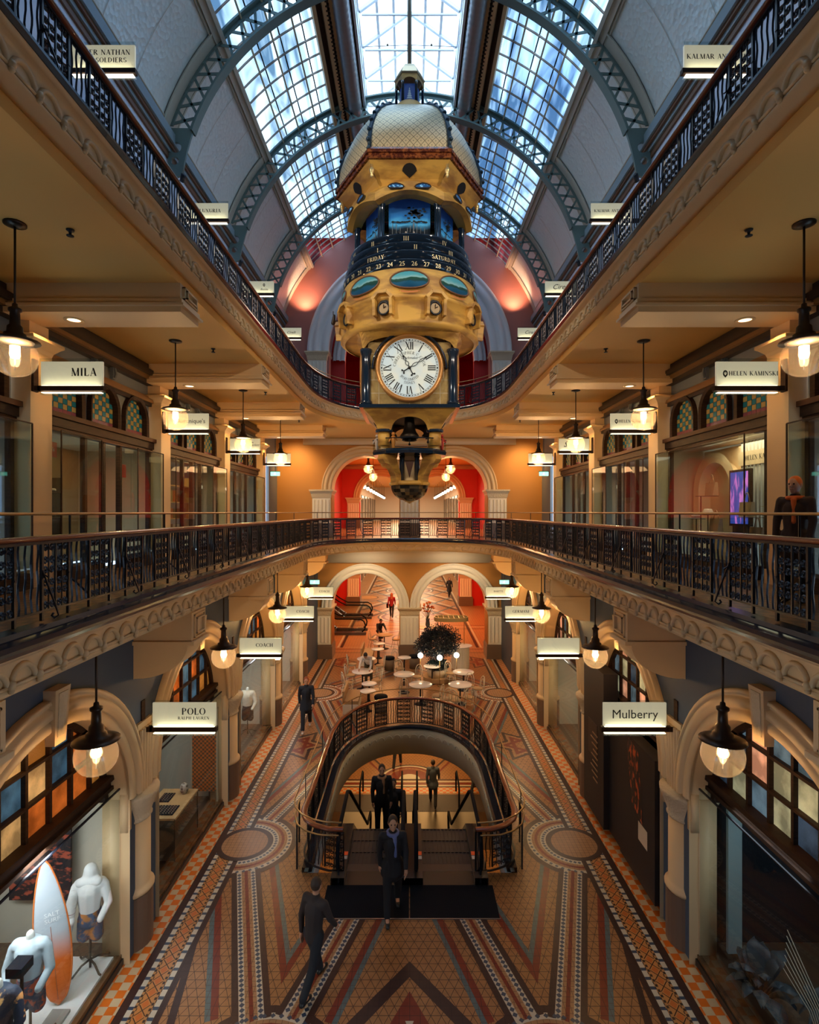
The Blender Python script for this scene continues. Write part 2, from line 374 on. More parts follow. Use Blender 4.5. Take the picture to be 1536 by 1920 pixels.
# slabs (floor with the hole)
def slab(name, z0, z1, mats, Wx):
    mb = MB(); H = [(x, y) for x, y in half_outline(3.65, 17.7, 5.3, 2.5, YB, step=4)]
    for s in (-1, 1):
        for (xa, ya), (xb, yb) in zip(H, H[1:]):
            A = [(s*Wx, ya), (-s*xa if s > 0 else xa, ya), (-s*xb if s > 0 else xb, yb), (s*Wx, yb)]
            mb.add([(x, y, z1) for x, y in A], [(0,1,2,3)], 0); mb.add([(x, y, z0) for x, y in A], [(0,1,2,3)], 1)
    A = [(-Wx, 23.0), (Wx, 23.0), (Wx, YE+.2), (-Wx, YE+.2)]
    mb.add([(x, y, z1) for x, y in A], [(0,1,2,3)], 0); mb.add([(x, y, z0) for x, y in A], [(0,1,2,3)], 1)
    P = resample(OUT, .4)[0]; N = normals(P)
    mb.grid(lambda i, j: (P[i][0], P[i][1], (z0, z1)[j]), len(P), 2, mi=1)
    return struct(name, mb, mats)
carpet = checkmat('patterned_carpet', (.16, .085, .035), (.045, .03, .02), .16, .02)
slab('floor_gallery', CG, FM, [carpet, ceilm], 7.0)
slab('floor_top_gallery', CM, FU, [carpet, ceilm], 7.0)
# fascia with the running arched corbel frieze
def fascia(name, zh, P0, cm, lower=True):
    mb = MB(); P = resample(P0, .18)[0]
    prof = [(.0, zh-1.0), (.26, zh-1.0), (.26, zh-1.03), (.22, zh-1.06), (.17, zh-1.06), (.15, zh-1.10), (.15, zh-1.30), (.17, zh-1.32), (.17, zh-1.35), (.10, zh-1.37), (.08, zh-1.41), (0, zh-1.41)]
    sweep(mb, P, prof)
    M, st = resample(P0, .36); N = normals(M)
    for i in range(len(M)-1):
        (ax, ay), (bx, by) = M[i], M[i+1]; nx, ny = N[i][0], N[i][1]; dx, dy = (bx-ax)/st, (by-ay)/st
        cx, cy = (ax+bx)/2, (ay+by)/2
        f = lambda u, o, z: (cx+dx*u+nx*o, cy+dy*u+ny*o, z)
        R = .15*st/.36
        mb.grid(lambda k, j: f((R+.026*cos(2*PI*j/5))*cos(PI*k/8), .158+.036*sin(2*PI*j/5), zh-1.285+(R+.026*cos(2*PI*j/5))*1.0*sin(PI*k/8)), 9, 5, cJ=True)
        mb.tube([f(-st/2+.04, .17, zh-1.295), f(st/2-.04, .17, zh-1.295)], .017, 5)
        for z, r in ((zh-1.28, .044), (zh-1.325, .032)):
            v = f(st/2, .185, z); mb.sphere(v, r, 6, 4)
    return struct(name, mb, cm, True)
fascia('trim_1', HM, OUT, cream)
fascia('trim_2', HU, OUT, cream)
def coping(name, zh, P0, w0=-.12, w1=.30):
    mb = MB(); P = resample(P0, .2)[0]
    sweep(mb, P, [(w0, zh-1.02), (w1-.03, zh-1.02), (w1, zh-.98), (w1, zh-.95), (w1-.05, zh-.92), (.13, zh-.90), (.10, zh-.86), (-.08, zh-.86), (w0, zh-.90)])
    return struct(name, mb, cop, False)
coping('trim_3', HM, OUT); coping('trim_4', HU, OUT)
# ================================================================ GROUND FLOOR WITH ITS TILE PATTERN
VO = full(half_outline(2.05, 15.0, 3.2, 2.2, 10.9, step=10, N=9)); HOLE = VO[:]                 # clockwise; reverse for ccw
HOLE = HOLE[::-1]
def clip(poly, a, b, left=True):
    out = []; sg = 1 if left else -1
    sd = lambda p: sg*((b[0]-a[0])*(p[1]-a[1])-(b[1]-a[1])*(p[0]-a[0]))
    for i in range(len(poly)):
        p, q = poly[i], poly[(i+1) % len(poly)]; sp, sq = sd(p), sd(q)
        if sp >= 0: out.append(p)
        if (sp > 0 and sq < 0) or (sp < 0 and sq > 0):
            t = sp/(sp-sq); out.append((p[0]+(q[0]-p[0])*t, p[1]+(q[1]-p[1])*t))
    return out
hx0, hx1 = min(p[0] for p in HOLE), max(p[0] for p in HOLE); hy0, hy1 = min(p[1] for p in HOLE), max(p[1] for p in HOLE)
def subtract(poly):
    if max(p[0] for p in poly) <= hx0 or min(p[0] for p in poly) >= hx1 or max(p[1] for p in poly) <= hy0 or min(p[1] for p in poly) >= hy1: return [poly]
    out = []; rem = poly; n = len(HOLE)
    for i in range(n):
        a, b = HOLE[i], HOLE[(i+1) % n]
        o = clip(rem, a, b, False)
        if len(o) > 2: out.append(o)
        rem = clip(rem, a, b, True)
        if len(rem) < 3: break
    return out
F = MB()
TAN, TAN2, DARK, RED, BLUE, WHITE, CHK, ORANGE, MATN, DOTS, HALL, ORANGE2 = range(12)
fl_mats = [tilemat('tan_tiles', (.40, .19, .07), .15, .06, (.045, .022, .014), tri=True, col2=(.24, .105, .04)), tilemat('tan_border_tiles', (.42, .22, .10), .09, .07, (.1, .05, .03)),
           tilemat('dark_brown_tiles', (.050, .022, .018), .15, .04, (.02, .01, .01)), tilemat('oxblood_tiles', (.21, .028, .012), .15, .04, (.03, .01, .01)),
           tilemat('slate_blue_tiles', (.10, .15, .16), .1, .06), mat('white_tile', (.50, .44, .34), .35),
           checkmat('terracotta_checker', (.56, .13, .012), (.48, .37, .23), .137, .0), mat('orange_tile', (.46, .19, .05), .35),
           mat('navy_tile', (.03, .05, .09), .3), checkmat('chain_border_tiles', (.05, .028, .02), (.42, .20, .07), .045), tilemat('hall_tiles', (.50, .24, .10), .15, .06, (.12, .05, .02), diag=True), mat('deep_orange_tile', (.48, .12, .02), .35)]
LZ = .0016
def fpoly(poly, mi, layer, xmax=None, cl=None):
    area = sum(poly[i][0]*poly[(i+1) % len(poly)][1]-poly[(i+1) % len(poly)][0]*poly[i][1] for i in range(len(poly)))
    if area < 0: poly = poly[::-1]
    for c in (cl or ()):
        poly = clip(poly, *c)
        if len(poly) < 3: return
    if xmax: 
        poly = clip(poly, (-xmax, 1), (-xmax, 0), True); 
        if len(poly) < 3: return
        poly = clip(poly, (xmax, 0), (xmax, 1), True)
        if len(poly) < 3: return
    for p in subtract(poly):
        if len(p) > 2: F.add([(x, y, FG+layer*LZ) for x, y in p], [tuple(range(len(p)))], mi)
def both(poly, mi, layer, **k):
    fpoly(poly, mi, layer, **k); k2 = dict(k)
    if k.get('cl'): k2['cl'] = [((-a[0], a[1]), (-b[0], b[1]), not l) for a, b, l in [(c+(True,))[:3] for c in k['cl']]]
    fpoly([(-x, y) for x, y in poly], mi, layer, **k2)
rect = lambda x0, x1, y0, y1: [(x0, y0), (x1, y0), (x1, y1), (x0, y1)]
# base in strips
for y0, y1 in ((YB, 5), (5, hy0), (hy0, hy1), (hy1, YE)):
    fpoly(rect(-4.21, 4.21, y0, y1), TAN, 0)
    both(rect(4.21, 7.2, y0, y1), CHK, 0)
for x0, x1, m in ((3.54, 3.64, DARK), (3.64, 3.72, WHITE), (3.72, 3.775, DOTS), (3.775, 3.945, ORANGE), (3.945, 4.0, DOTS), (4.0, 4.08, WHITE), (4.08, 4.21, DARK)):
    both(rect(x0, x1, 3, YE), m, 1)
y = 5.0
while y < YE-.2:
    for x in (3.64, 4.0): both(rect(x, x+.08, y, y+.055), MATN, 2)
    y += .17
y = 5.0
while y < YE-.3:
    c = 3.86
    both([(c-.085, y), (c-.075, y-.008), (c+.085, y+.17), (c+.075, y+.178)], DARK, 2); both([(c+.085, y), (c+.075, y-.008), (c-.085, y+.17), (c-.075, y+.178)], DARK, 2.2); both([(c, y+.115), (c+.055, y+.17+.015), (c, y+.255), (c-.055, y+.185)], ORANGE2, 1.6)
    y += .2
def strip(P, Q, o0, o1, mi, layer, e0=0, e1=0, **k):
    d = math.hypot(Q[0]-P[0], Q[1]-P[1]); tx, ty = (Q[0]-P[0])/d, (Q[1]-P[1])/d; nx, ny = -ty, tx
    a = (P[0]+tx*e0, P[1]+ty*e0); b = (Q[0]-tx*e1, Q[1]-ty*e1)
    both([(a[0]+nx*o0, a[1]+ny*o0), (b[0]+nx*o0, b[1]+ny*o0), (b[0]+nx*o1, b[1]+ny*o1), (a[0]+nx*o1, a[1]+ny*o1)], mi, layer, xmax=3.54, **k)
def bundle(P, Q, layer=1, e0=1.0, e1=.9, wide=True, cl=(None, None)):
    for sg in (-1, 1):
        for o0, o1, m in ((0, .03, RED), (.03, .085, TAN2), (.085, .175, WHITE), (.175, .275, DARK)): strip(P, Q, sg*o0, sg*o1, m, layer+2.6, e0-.06, e1)
        if wide:
            for o0, o1, m in ((.45, .56, RED), (.56, .64, BLUE)): strip(P, Q, sg*o0, sg*o1, m, layer, e0+.05-(.6 if cl[sg > 0] else 0), e1+.2-(.9 if cl[sg > 0] else 0), cl=[cl[sg > 0]] if cl[sg > 0] else None)
        d = math.hypot(Q[0]-P[0], Q[1]-P[1]); tx, ty = (Q[0]-P[0])/d, (Q[1]-P[1])/d; nx, ny = -ty, tx; s = e0+.05
        while s < d-e1:
            cx, cy = P[0]+tx*s+nx*sg*.13, P[1]+ty*s+ny*sg*.13; q = .043
            both([(cx-tx*q, cy-ty*q), (cx+nx*q, cy+ny*q), (cx+tx*q, cy+ty*q), (cx-nx*q, cy-ny*q)], MATN, layer+3.4, xmax=3.54)
            s += .088
def ringseg(c, r0, r1, mi, layer, n=36, **k):
    for i in range(n):
        a, b = 2*PI*i/n, 2*PI*(i+1)/n
        both([(c[0]+r0*cos(a), c[1]+r0*sin(a)), (c[0]+r1*cos(a), c[1]+r1*sin(a)), (c[0]+r1*cos(b), c[1]+r1*sin(b)), (c[0]+r0*cos(b), c[1]+r0*sin(b))], mi, layer, **k)
def disc(c, r, mi, layer, n=36, **k):
    both([(c[0]+r*cos(2*PI*i/n), c[1]+r*sin(2*PI*i/n)) for i in range(n)], mi, layer, **k)
def medallion(c, big=True, x=3.54):
    if big:
        disc(c, 1.12, DARK, 3, xmax=x); disc(c, 1.0, WHITE, 3.5, xmax=x)
        for i in range(48):
            an = 2*PI*i/48
            for rr in (.95, .66):
                cx, cy = c[0]+rr*cos(an), c[1]+rr*sin(an); q = .04
                both([(cx-q, cy), (cx, cy-q), (cx+q, cy), (cx, cy+q)], MATN, 5.5, xmax=x)
        disc(c, .90, TAN2, 4, xmax=x); disc(c, .84, RED, 4.5, xmax=x); disc(c, .78, TAN2, 4.8, xmax=x); disc(c, .72, WHITE, 5, xmax=x)
    disc(c, .60, DARK, 6); disc(c, .485, TAN2, 6.5)
C1, C2, N0 = (-3.57, 11.85), (-3.57, 21.7), (-1.95, 6.85)
VL = ((-1.95, 0), (-1.95, 1), True); VR_ = ((-1.95, 0), (-1.95, 1), False)
bundle(C1, N0, cl=(None, VL)); bundle(N0, (-.45, 11.6), layer=1.2, e1=0, cl=(None, VR_)); bundle(C1, (-1.7, 17.6), e1=.0, layer=1.1); bundle(C2, (-1.7, 16.0), e1=0, layer=1.15)
bundle(C2, (-.6, 25.2), e1=0, layer=1.05); bundle(N0, (-2.6, 3.0), e1=0); bundle(N0, (-.3, 3.6), e1=0)
both([(-3.64, 9.1), (-3.54, 9.1), (-3.26, 7.4), (-3.38, 7.4)], DARK, 1.9)
medallion(C1); medallion(C2); medallion(N0, x=9)
def tri_out(pts, mi, layer, w, **k):    # outline of a triangle
    cx = sum(p[0] for p in pts)/3; cy = sum(p[1] for p in pts)/3
    inn = [(cx+(x-cx)*(1-w), cy+(y-cy)*(1-w)) for x, y in pts]
    for i in range(3): 
        j = (i+1) % 3; both([pts[i], pts[j], inn[j], inn[i]], mi, layer, **k)
for cy in (16.85, 26.2, 2.1):
    cx = -3.50
    for (R, m, w, L) in ((1.02, DARK, .17, 1.6), (.80, TAN2, .22, 2.2), (.66, RED, .35, 2.8)):
        for f in (0, PI/3):
            tri_out([(cx+R*cos(f+2*PI*k/3), cy+R*1.15*sin(f+2*PI*k/3)) for k in range(3)], m, L+(.3 if f else 0), w, xmax=3.54)
both([(0, 8.75), (-1.0, 7.55), (-1.0, 7.4), (0, 7.4)], DARK, 1.2); both([(0, 8.45), (-.78, 7.5), (0, 7.5)], TAN, 1.8)
both([(0, 8.2), (-.42, 7.4), (0, 7.4)], RED, 2.4); both([(0, 7.55), (-.06, 7.72), (0, 7.72)], WHITE, 3.2)
# hall beyond the arches
fpoly(rect(-7.2, 7.2, YE, 34), HALL, 0); fpoly(rect(-7.2, 7.2, 34, 80), HALL, 0)
for yy, m, w in ((27.9, DARK, .08), (28.6, RED, .12), (29.0, WHITE, .06), (33.6, DARK, .1), (34.2, WHITE, .08), (34.6, RED, .1)): fpoly(rect(-5.4, 5.4, yy, yy+w), m, 1)
for cc in ((0, 37.5), (0, 31.2), (-3.6, 46), (0, 50), (0, 58)):
    for r, m, L in ((2.2, DARK, 2), (2.08, WHITE, 2.5), (1.95, RED, 3), (1.7, TAN2, 3.5), (1.0, DARK, 4), (.9, ORANGE, 4.5)): fpoly([(cc[0]+r*cos(2*PI*i/40), cc[1]+r*sin(2*PI*i/40)) for i in range(40)], m, L)
for k in range(7):
    strip((-3.4, 36+4*k), (-.2, 42+4*k), 0, .25, DARK, 1+.1*k); strip((-3.4, 37+4*k), (-.2, 43+4*k), 0, .2, WHITE, 1+.1*k); strip((-.2, 36+4*k), (-3.4, 42+4*k), 0, .2, BLUE, 2.5+.1*k)
both(rect(3.54, 3.7, 29, 80), DARK, 1); both(rect(3.75, 3.85, 29, 80), WHITE, 1)
struct('floor', F, fl_mats)
# lower floor seen through the escalator well
B = MB(); zb = -4.3
def bp(poly, mi, L=0): B.add([(x, y, zb+L*LZ) for x, y in poly], [tuple(range(len(poly)))], mi)
bp(rect(-6, 6, 9, 34), 0)
for y0, y1, m in ((22.35, 22.8, 6), (22.8, 22.9, 2), (22.9, 23.0, 5), (23.05, 23.2, 3), (23.25, 23.35, 5), (23.4, 23.5, 2)): bp(rect(-6, 6, y0, y1), m, 1)
for r, m, L in ((1.35, 2, 2), (1.25, 5, 3), (1.15, 3, 4), (1.0, 0, 5), (.9, 3, 6), (.45, 5, 7)): bp([(r*cos(PI*i/18), 23.5+r*sin(PI*i/18)) for i in range(19)], m, L)
for s in (-1, 1):
    for o, m, w in ((0, 2, .12), (.2, 0, .1), (.35, 3, .12)):
        bp([(s*(.9+o), 24.2), (s*(.9+o+w), 24.2), (s*(4.2+o+w), 30), (s*(4.2+o), 30)], m, 1)
struct('floor_lower', B, fl_mats)
mb = MB()
for x in (-6, 6): mb.add([(x, 9, zb), (x, 34, zb), (x, 34, -.8), (x, 9, -.8)], [(0,1,2,3)])
mb.add([(-6, 34, zb), (6, 34, zb), (6, 34, -.8), (-6, 34, -.8)], [(0,1,2,3)]); mb.add([(-6, 9, zb), (6, 9, zb), (6, 9, -.8), (-6, 9, -.8)], [(0,1,2,3)])
struct('wall_lower', mb, cream)
mb = MB(); P = resample(VO, .3)[0]   # ceiling of the lower floor with the same hole
H = half_outline(2.05, 15.0, 3.2, 2.2, 10.9, step=10, N=9)
for s in (-1, 1):
    for (xa, ya), (xb, yb) in zip(H, H[1:]): mb.add([(s*6, ya, -.8), (-s*xa if s > 0 else xa, ya, -.8), (-s*xb if s > 0 else xb, yb, -.8), (s*6, yb, -.8)], [(0,1,2,3)])
mb.add([(-6, 18.2, -.8), (6, 18.2, -.8), (6, 34, -.8), (-6, 34, -.8)], [(0,1,2,3)]); mb.add([(-6, 9, -.8), (6, 9, -.8), (6, 10.9, -.8), (-6, 10.9, -.8)], [(0,1,2,3)])
struct('ceiling_lower', mb, cream)
# fascia of the well: pale band with the corbel frieze under it
wellm = mat('pale_grey_green_paint', (.52, .56, .52), .5)
mb = MB(); P = resample(VO, .2)[0]
sweep(mb, P, [(-.06, .0), (-.06, .02), (.02, .02), (.02, -.05), (.06, -.08), (.05, -.34), (.03, -.36), (.02, -.84), (-.02, -.84), (-.06, -.8)])
M, st = resample(VO, .30); N = normals(M)
for i in range(len(M)-1):
    (ax, ay), (bx, by) = M[i], M[i+1]; nx, ny = N[i]; dx, dy = (bx-ax)/st, (by-ay)/st; cx, cy = (ax+bx)/2, (ay+by)/2
    f = lambda u, o, z: (cx+dx*u+nx*o, cy+dy*u+ny*o, z)
    mb.grid(lambda k, j: f((.12+.018*cos(2*PI*j/5))*cos(PI*k/8), .06+.022*sin(2*PI*j/5), -.30+(.12+.018*cos(2*PI*j/5))*sin(PI*k/8)), 9, 5, cJ=True)
struct('trim_5', mb, wellm, True)
mb = MB(); P2 = resample(VO, .2)[0]
sweep(mb, P2, [(-.10, .0), (-.10, .10), (.06, .10), (.10, .08), (.10, .02), (.0, .0)])
struct('trim_6', mb, cop)
# ================================================================ WALLS
# unseen rear wall, put in to stop sky light from behind
mb = MB(); mb.add([(-9, YB, 0), (9, YB, 0), (9, YB, 23), (-9, YB, 23)], [(0,1,2,3)]); struct('wall_rear', mb, mat('rear_wall_paint', (.16, .13, .12), .7))
# end wall, three storeys
def two_arches(z0, sp, R=1.66, cx=2.16):
    return [(-cx-R, z0)]+arc(-cx, sp, R, 180, 0)+([(-.5, sp)] if False else [])+[(-.5, z0)], [(.5, z0)]+arc(cx, sp, R, 180, 0)+[(cx+R, z0)]
def endwall(name, z0, z1, holes, y, m, half=6.3, depth=.35):
    pts = [(-half, z0)]
    for h in holes: pts += h
    pts += [(half, z0), (half, z1), (-half, z1)]
    return shape2d(name, [pts], depth, at(0, y+depth, 0), m, kind='structure')
def archivolt(mb, cx, sp, R0, R1, y, a0=0, a1=180, n=32, T=None, d=.16):
    prof = [(R0, .0), (R0, d*.55), (R0+.03*1, d*.75), (R0+(R1-R0)*.30, d*.75), (R0+(R1-R0)*.33, d*.5), (R0+(R1-R0)*.42, d*.45), (R0+(R1-R0)*.46, d), (R0+(R1-R0)*.72, d), (R0+(R1-R0)*.75, d*.6), (R0+(R1-R0)*.85, d*.6), (R0+(R1-R0)*.88, d*.9), (R1, d*.8), (R1, 0)]
    mb.grid(lambda i, j: (T or (lambda u, o, z: (u, y-o, z)))(cx+prof[j][0]*cos(math.radians(a0+(a1-a0)*i/n)), prof[j][1], sp+prof[j][0]*sin(math.radians(a0+(a1-a0)*i/n))), n+1, len(prof))
for lev, z0, sp, zt, m in (('lower', FG, 2.53, CG, ochre), ('middle', FM, 8.30, CM, ochre)):
    for k, (yw, dd) in enumerate(((YE, .5), (42.0, .4))):
        hs = two_arches(z0, sp)
        mm = m if k == 0 else redm
        endwall('wall_end_'+lev if k == 0 else 'wall_inner_'+lev, z0, zt, hs, yw, mm, 7.0, dd)
        mb = MB()
        for cx in (-2.16, 2.16): archivolt(mb, cx, sp, 1.66, 2.15, yw)
        for cx in (-2.16, 2.16):     # soffits
            mb.grid(lambda i, j: (cx+1.655*cos(PI*i/32), yw-.02+j*(2*dd+.04), sp+1.655*sin(PI*i/32)), 33, 2)
        mb.box(-5.2, 5.2, yw-.16, yw-.02, sp+2.19, zt-.02)
        mb.build('trim_'+str(7+k+(2 if lev == 'middle' else 0)), white_cream if lev == 'lower' else cream, None, True, kind='structure')
# ================================================================ PIERS OF THE END WALL
def square_pier(x, y, z0, zt, label, w=.5, d=.55, grp=None, base=True, half=False):
    t = thing('fluted_pier', label, 'pier', (x, y, z0), grp)
    H = zt-z0; mb = MB()
    if base:
        b = MB(); b.box(x-w*1.08, x+w*1.08, y-d*1.05, y+d*1.05, z0, z0+.62); b.box(x-w*1.03, x+w*1.03, y-d, y+d, z0+.62, z0+.70); b.build('base', dado, t)
        zb_ = z0+.70
    else: zb_ = z0
    mb.box(x-w*.9, x+w*.9, y-d*.9, y+d*.9, zb_, zt-.42)
    for k in range(5):
        xx = x-w*.72+k*w*.36
        mb.tube([(xx, y-d*.9, zb_+.1), (xx, y-d*.9, zt-.5)], .045, 6)
    mb.build('shaft', white_cream, t)
    c = MB(); 
    c.grid(lambda i, j: (x+((-1,1,1,-1)[i])*(w*(.92, .95, 1.02, 1.12, 1.15, 1.15)[j]), y+((-1,-1,1,1)[i])*(d*(.92, .95, 1.02, 1.12, 1.15, 1.15)[j]), zt-(.42, .38, .2, .1, .08, 0)[j]), 4, 6, cI=True)
    c.box(x-w*1.18, x+w*1.18, y-d*1.18, y+d*1.18, zt-.07, zt)
    c.build('capital', cream_carved, t)
    return t
for yw, fr in ((YE+.5, 'front'), (42.4, 'inner')):
    for z0, sp, lv in ((FG, 2.53, 'ground floor'), (FM, 8.30, 'middle gallery')):
        for x, w_, nm in ((-4.32, .5, 'left'), (0, .5, 'central'), (4.32, .5, 'right')):
            q = '%s fluted cream pier with carved capital under the %s double arch of the %s' % (nm, fr, lv)
            square_pier(x, yw, z0, sp, q, w_, .58)
# ---- upper end wall: pink gable with one great arch
ZS = 14.95; RV = 6.5
pts = [(-6.3, FU), (-4.0, FU)]+arc(0, 15.0, 3.95, 180, 0, 40)+[(4.0, FU), (6.3, FU)]+arc(0, ZS, 6.45, 8, 172, 40)
shape2d('wall_end_upper', [pts], .35, at(0, YE+.35, 0), mauve, kind='structure')
mb = MB(); archivolt(mb, 0, 15.0, 3.95, 5.0, YE, n=48, d=.22)
mb.grid(lambda i, j: (3.95*cos(PI*i/40), YE-.02+j*.8, 15.0+3.95*sin(PI*i/40)), 41, 2)
archivolt(mb, 0, 14.9, 3.3, 3.9, YE+1.2, n=40, d=.3)
mb.build('trim_11', mat('grey_white_plaster', (.72, .72, .74), .5), None, True, kind='structure')
shape2d('wall_inner_upper', [[(-6.3, FU), (-3.3, FU)]+arc(0, 14.9, 3.3, 180, 0, 36)+[(3.3, FU), (6.3, FU), (6.3, 21), (-6.3, 21)]], .1, at(0, YE+1.35, 0), redm, kind='structure')
for s, nm in ((-1, 'left'), (1, 'right')):
    square_pier(s*4.5, YE+.2, FU, 15.0, '%s fluted pier with scrolled capital carrying the great upper arch' % nm, .5, .5, base=False)
# halls beyond: side walls, ceilings, upper hall
mb = MB()
for x in (-5.6, 5.6): mb.add([(x, YE+1, 0), (x, 42, 0), (x, 42, CG), (x, YE+1, CG)], [(0,1,2,3)])
struct('wall_hall', mb, mat('hall_red_paint', (.50, .04, .02), .5))
mb = MB()
for x in (-5.2, 5.2): mb.add([(x, YE+1, FM), (x, 42, FM), (x, 42, CM), (x, YE+1, CM)], [(0,1,2,3)])
struct('wall_hall_middle', mb, redm)
mb = MB()
for x in (-6.3, 6.3): mb.add([(x, YE+.7, FU), (x, 50, FU), (x, 50, 21), (x, YE+.7, 21)], [(0,1,2,3)])
mb.add([(-6.3, 50, FU), (6.3, 50, FU), (6.3, 50, 21), (-6.3, 50, 21)], [(0,1,2,3)]); mb.add([(-6.3, YE+.7, 21), (6.3, YE+.7, 21), (6.3, 50, 21), (-6.3, 50, 21)], [(0,1,2,3)])
struct('wall_hall_upper', mb, redm)
for nm, z, lo in (('ceiling_hall', CG, 0), ('ceiling_hall_middle', CM, 1)):
    mb = MB(); mb.box(-7, 7, YE+.2, 80, z, z+.1); struct(nm, mb, ceilm)
mb = MB(); mb.box(-7, 7, YE+.2, 80, FM-.05, FM); struct('floor_hall_middle', mb, fl_mats[HALL])
mb = MB(); mb.box(-7, 7, YE+.2, 50, FU-.05, FU); struct('floor_hall_upper', mb, carpet)
mb = MB()
for x in (-5.0, 5.0):
    for z0, z1 in ((0, CG), (FM, CM)):
        mb.add([(x, 43, z0), (x, 80, z0), (x, 80, z1), (x, 43, z1)], [(0,1,2,3)])
        for q in range(9): mb.box(min(x, x*.985), max(x, x*.985), 44.5+4*q, 47+4*q, z0+.1, z0+3.0, 1)
mb.add([(-5.5, 80, 0), (5.5, 80, 0), (5.5, 80, CM), (-5.5, 80, CM)], [(0,1,2,3)])
struct('wall_corridor', mb, [white_cream, mat('distant_shop_glass', (.04, .035, .03), .15)])
# ---- side walls: gallery shop walls (flat) and top-floor walls
for s, nm in ((-1, 'left'), (1, 'right')):
    mb = MB(); mb.box(min(s*6.55, s*6.6), max(s*6.55, s*6.6), YB, YE, 9.75, CM)          # frieze above the shopfronts
    mb.box(min(s*6.5, s*6.62), max(s*6.5, s*6.62), 25.2, YE, FM, 9.9)
    mb.box(min(s*6.5, s*6.62), max(s*6.5, s*6.62), YB, -.2, FM, 9.9)
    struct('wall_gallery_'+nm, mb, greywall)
    mb = MB(); mb.box(min(s*6.17, s*6.3), max(s*6.17, s*6.3), YB, YE, FU, 16.75)
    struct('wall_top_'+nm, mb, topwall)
    T = (lambda u, o, z, s=s: (s*(6.17-o), u, z))
    mb = MB(T)
    for o, z0, z1, mi in ((.05, 16.2, 16.34, 1), (.10, 16.34, 16.44, 0), (.16, 16.44, 16.52, 1), (.22, 16.52, 16.78, 0), (.12, 16.78, 16.86, 1)): mb.box(YB, YE, -.05, o, z0, z1, mi)
    struct('trim_top_cornice_'+nm, mb, [mat('teal_grey_paint', (.22, .29, .33), .5), mat('brown_moulding', (.16, .075, .035), .5)])
# ================================================================ VAULT: pressed panels, glazing, skylight
def vp(th, y, r=RV): return (r*cos(math.radians(th)), y, ZS+r*sin(math.radians(th)))
TR = [13.9, 18.6, 23.3]
bays = [(YB, -.2), (-.2, 4.5), (4.5, 9.2), (9.2, 13.9), (13.9, 18.6), (18.6, 23.3), (23.3, YE)]
pm = MB(); pf = MB(); gl = MB(); bars = MB()
for s in (-1, 1):
    T = lambda x, y, z, s=s: (s*x, y, z)
    pm.T = pf.T = gl.T = bars.T = T
    for y0, y1 in bays:
        a, b = y0+.32, y1-.32
        pm.grid(lambda i, j: vp(17+24*i/10, (a, b)[j], RV-.02), 11, 2)
        for k in range(1, 3): pf.grid(lambda i, j: vp(17+24*i/10, a+(b-a)*k/3+(-.008, .008)[j], RV-.035), 11, 2)
        pf.grid(lambda i, j: vp(15+27.6*i/12, (y0, y1)[j], RV+.03), 13, 2)
        # frame mouldings
        for (t0, t1, ya, yb, q) in ((15.5, 18.2, y0, y1, .10), (40, 41.4, y0, y1, .10), (41.4, 42.4, y0, y1, .16)):
            pf.grid(lambda i, j: vp(t0+(t1-t0)*i/2, (ya, yb)[j], RV-q), 3, 2); pf.grid(lambda i, j: vp((t0, t1)[i], ya if j < 1 else yb, RV-q), 2, 2)
            pf.grid(lambda i, j: vp(t0, (ya, yb)[j], (RV, RV-q)[i]), 2, 2); pf.grid(lambda i, j: vp(t1, (ya, yb)[j], (RV, RV-q)[i]), 2, 2)
        for ya, yb in ((y0, a), (b, y1)): pf.grid(lambda i, j: vp(17+24*i/10, (ya, yb)[j], RV-.07), 11, 2)
        for yy in (a, b): pf.tube([vp(18+22*i/10, yy, RV-.07) for i in range(11)], .03, 5)
        for zt in (19, 39.5): pf.tube([vp(zt, a, RV-.05), vp(zt, b, RV-.05)], .025, 5)
        if y1 < 9: pf.grid(lambda i, j: vp(42.4+23.8*i/8, (y0, y1)[j], RV), 9, 2, mi=1); continue  # unseen near bays closed with opaque board to darken this end
        gl.grid(lambda i, j: vp(42.4+23.8*i/8, (y0, y1)[j], RV), 9, 2)
        nb = 8
        for k in range(nb+1):
            yy = y0+(y1-y0)*k/nb; bars.grid(lambda i, j: vp(42.4+23.8*i/8, yy+((-.012, -.012, .012, .012)[j]), RV-(0, .05, .05, 0)[j]), 9, 4, cJ=True, mi=1 if k % 1 == 0 else 0)
        for th in (48.3, 54.3, 60.3): bars.tube([vp(th, y0, RV-.06), vp(th, y1, RV-.06)], .028, 6)
        for th in (51, 57, 63): gl.grid(lambda i, j: vp(th+.35*i, (y0, y1)[j], RV+.25), 2, 2, mi=1)
struct('ceiling_vault', pm, pressed); struct('trim_vault_panel_frames', pf, [pframe, mat('daylight_block_board', (.12, .13, .14), .6)])
struct('window_1', gl, [roofglass, iron]); struct('trim_glazing_bars', bars, [rooftrim, mat('brown_glazing_bar', (.34, .24, .18), .5)])
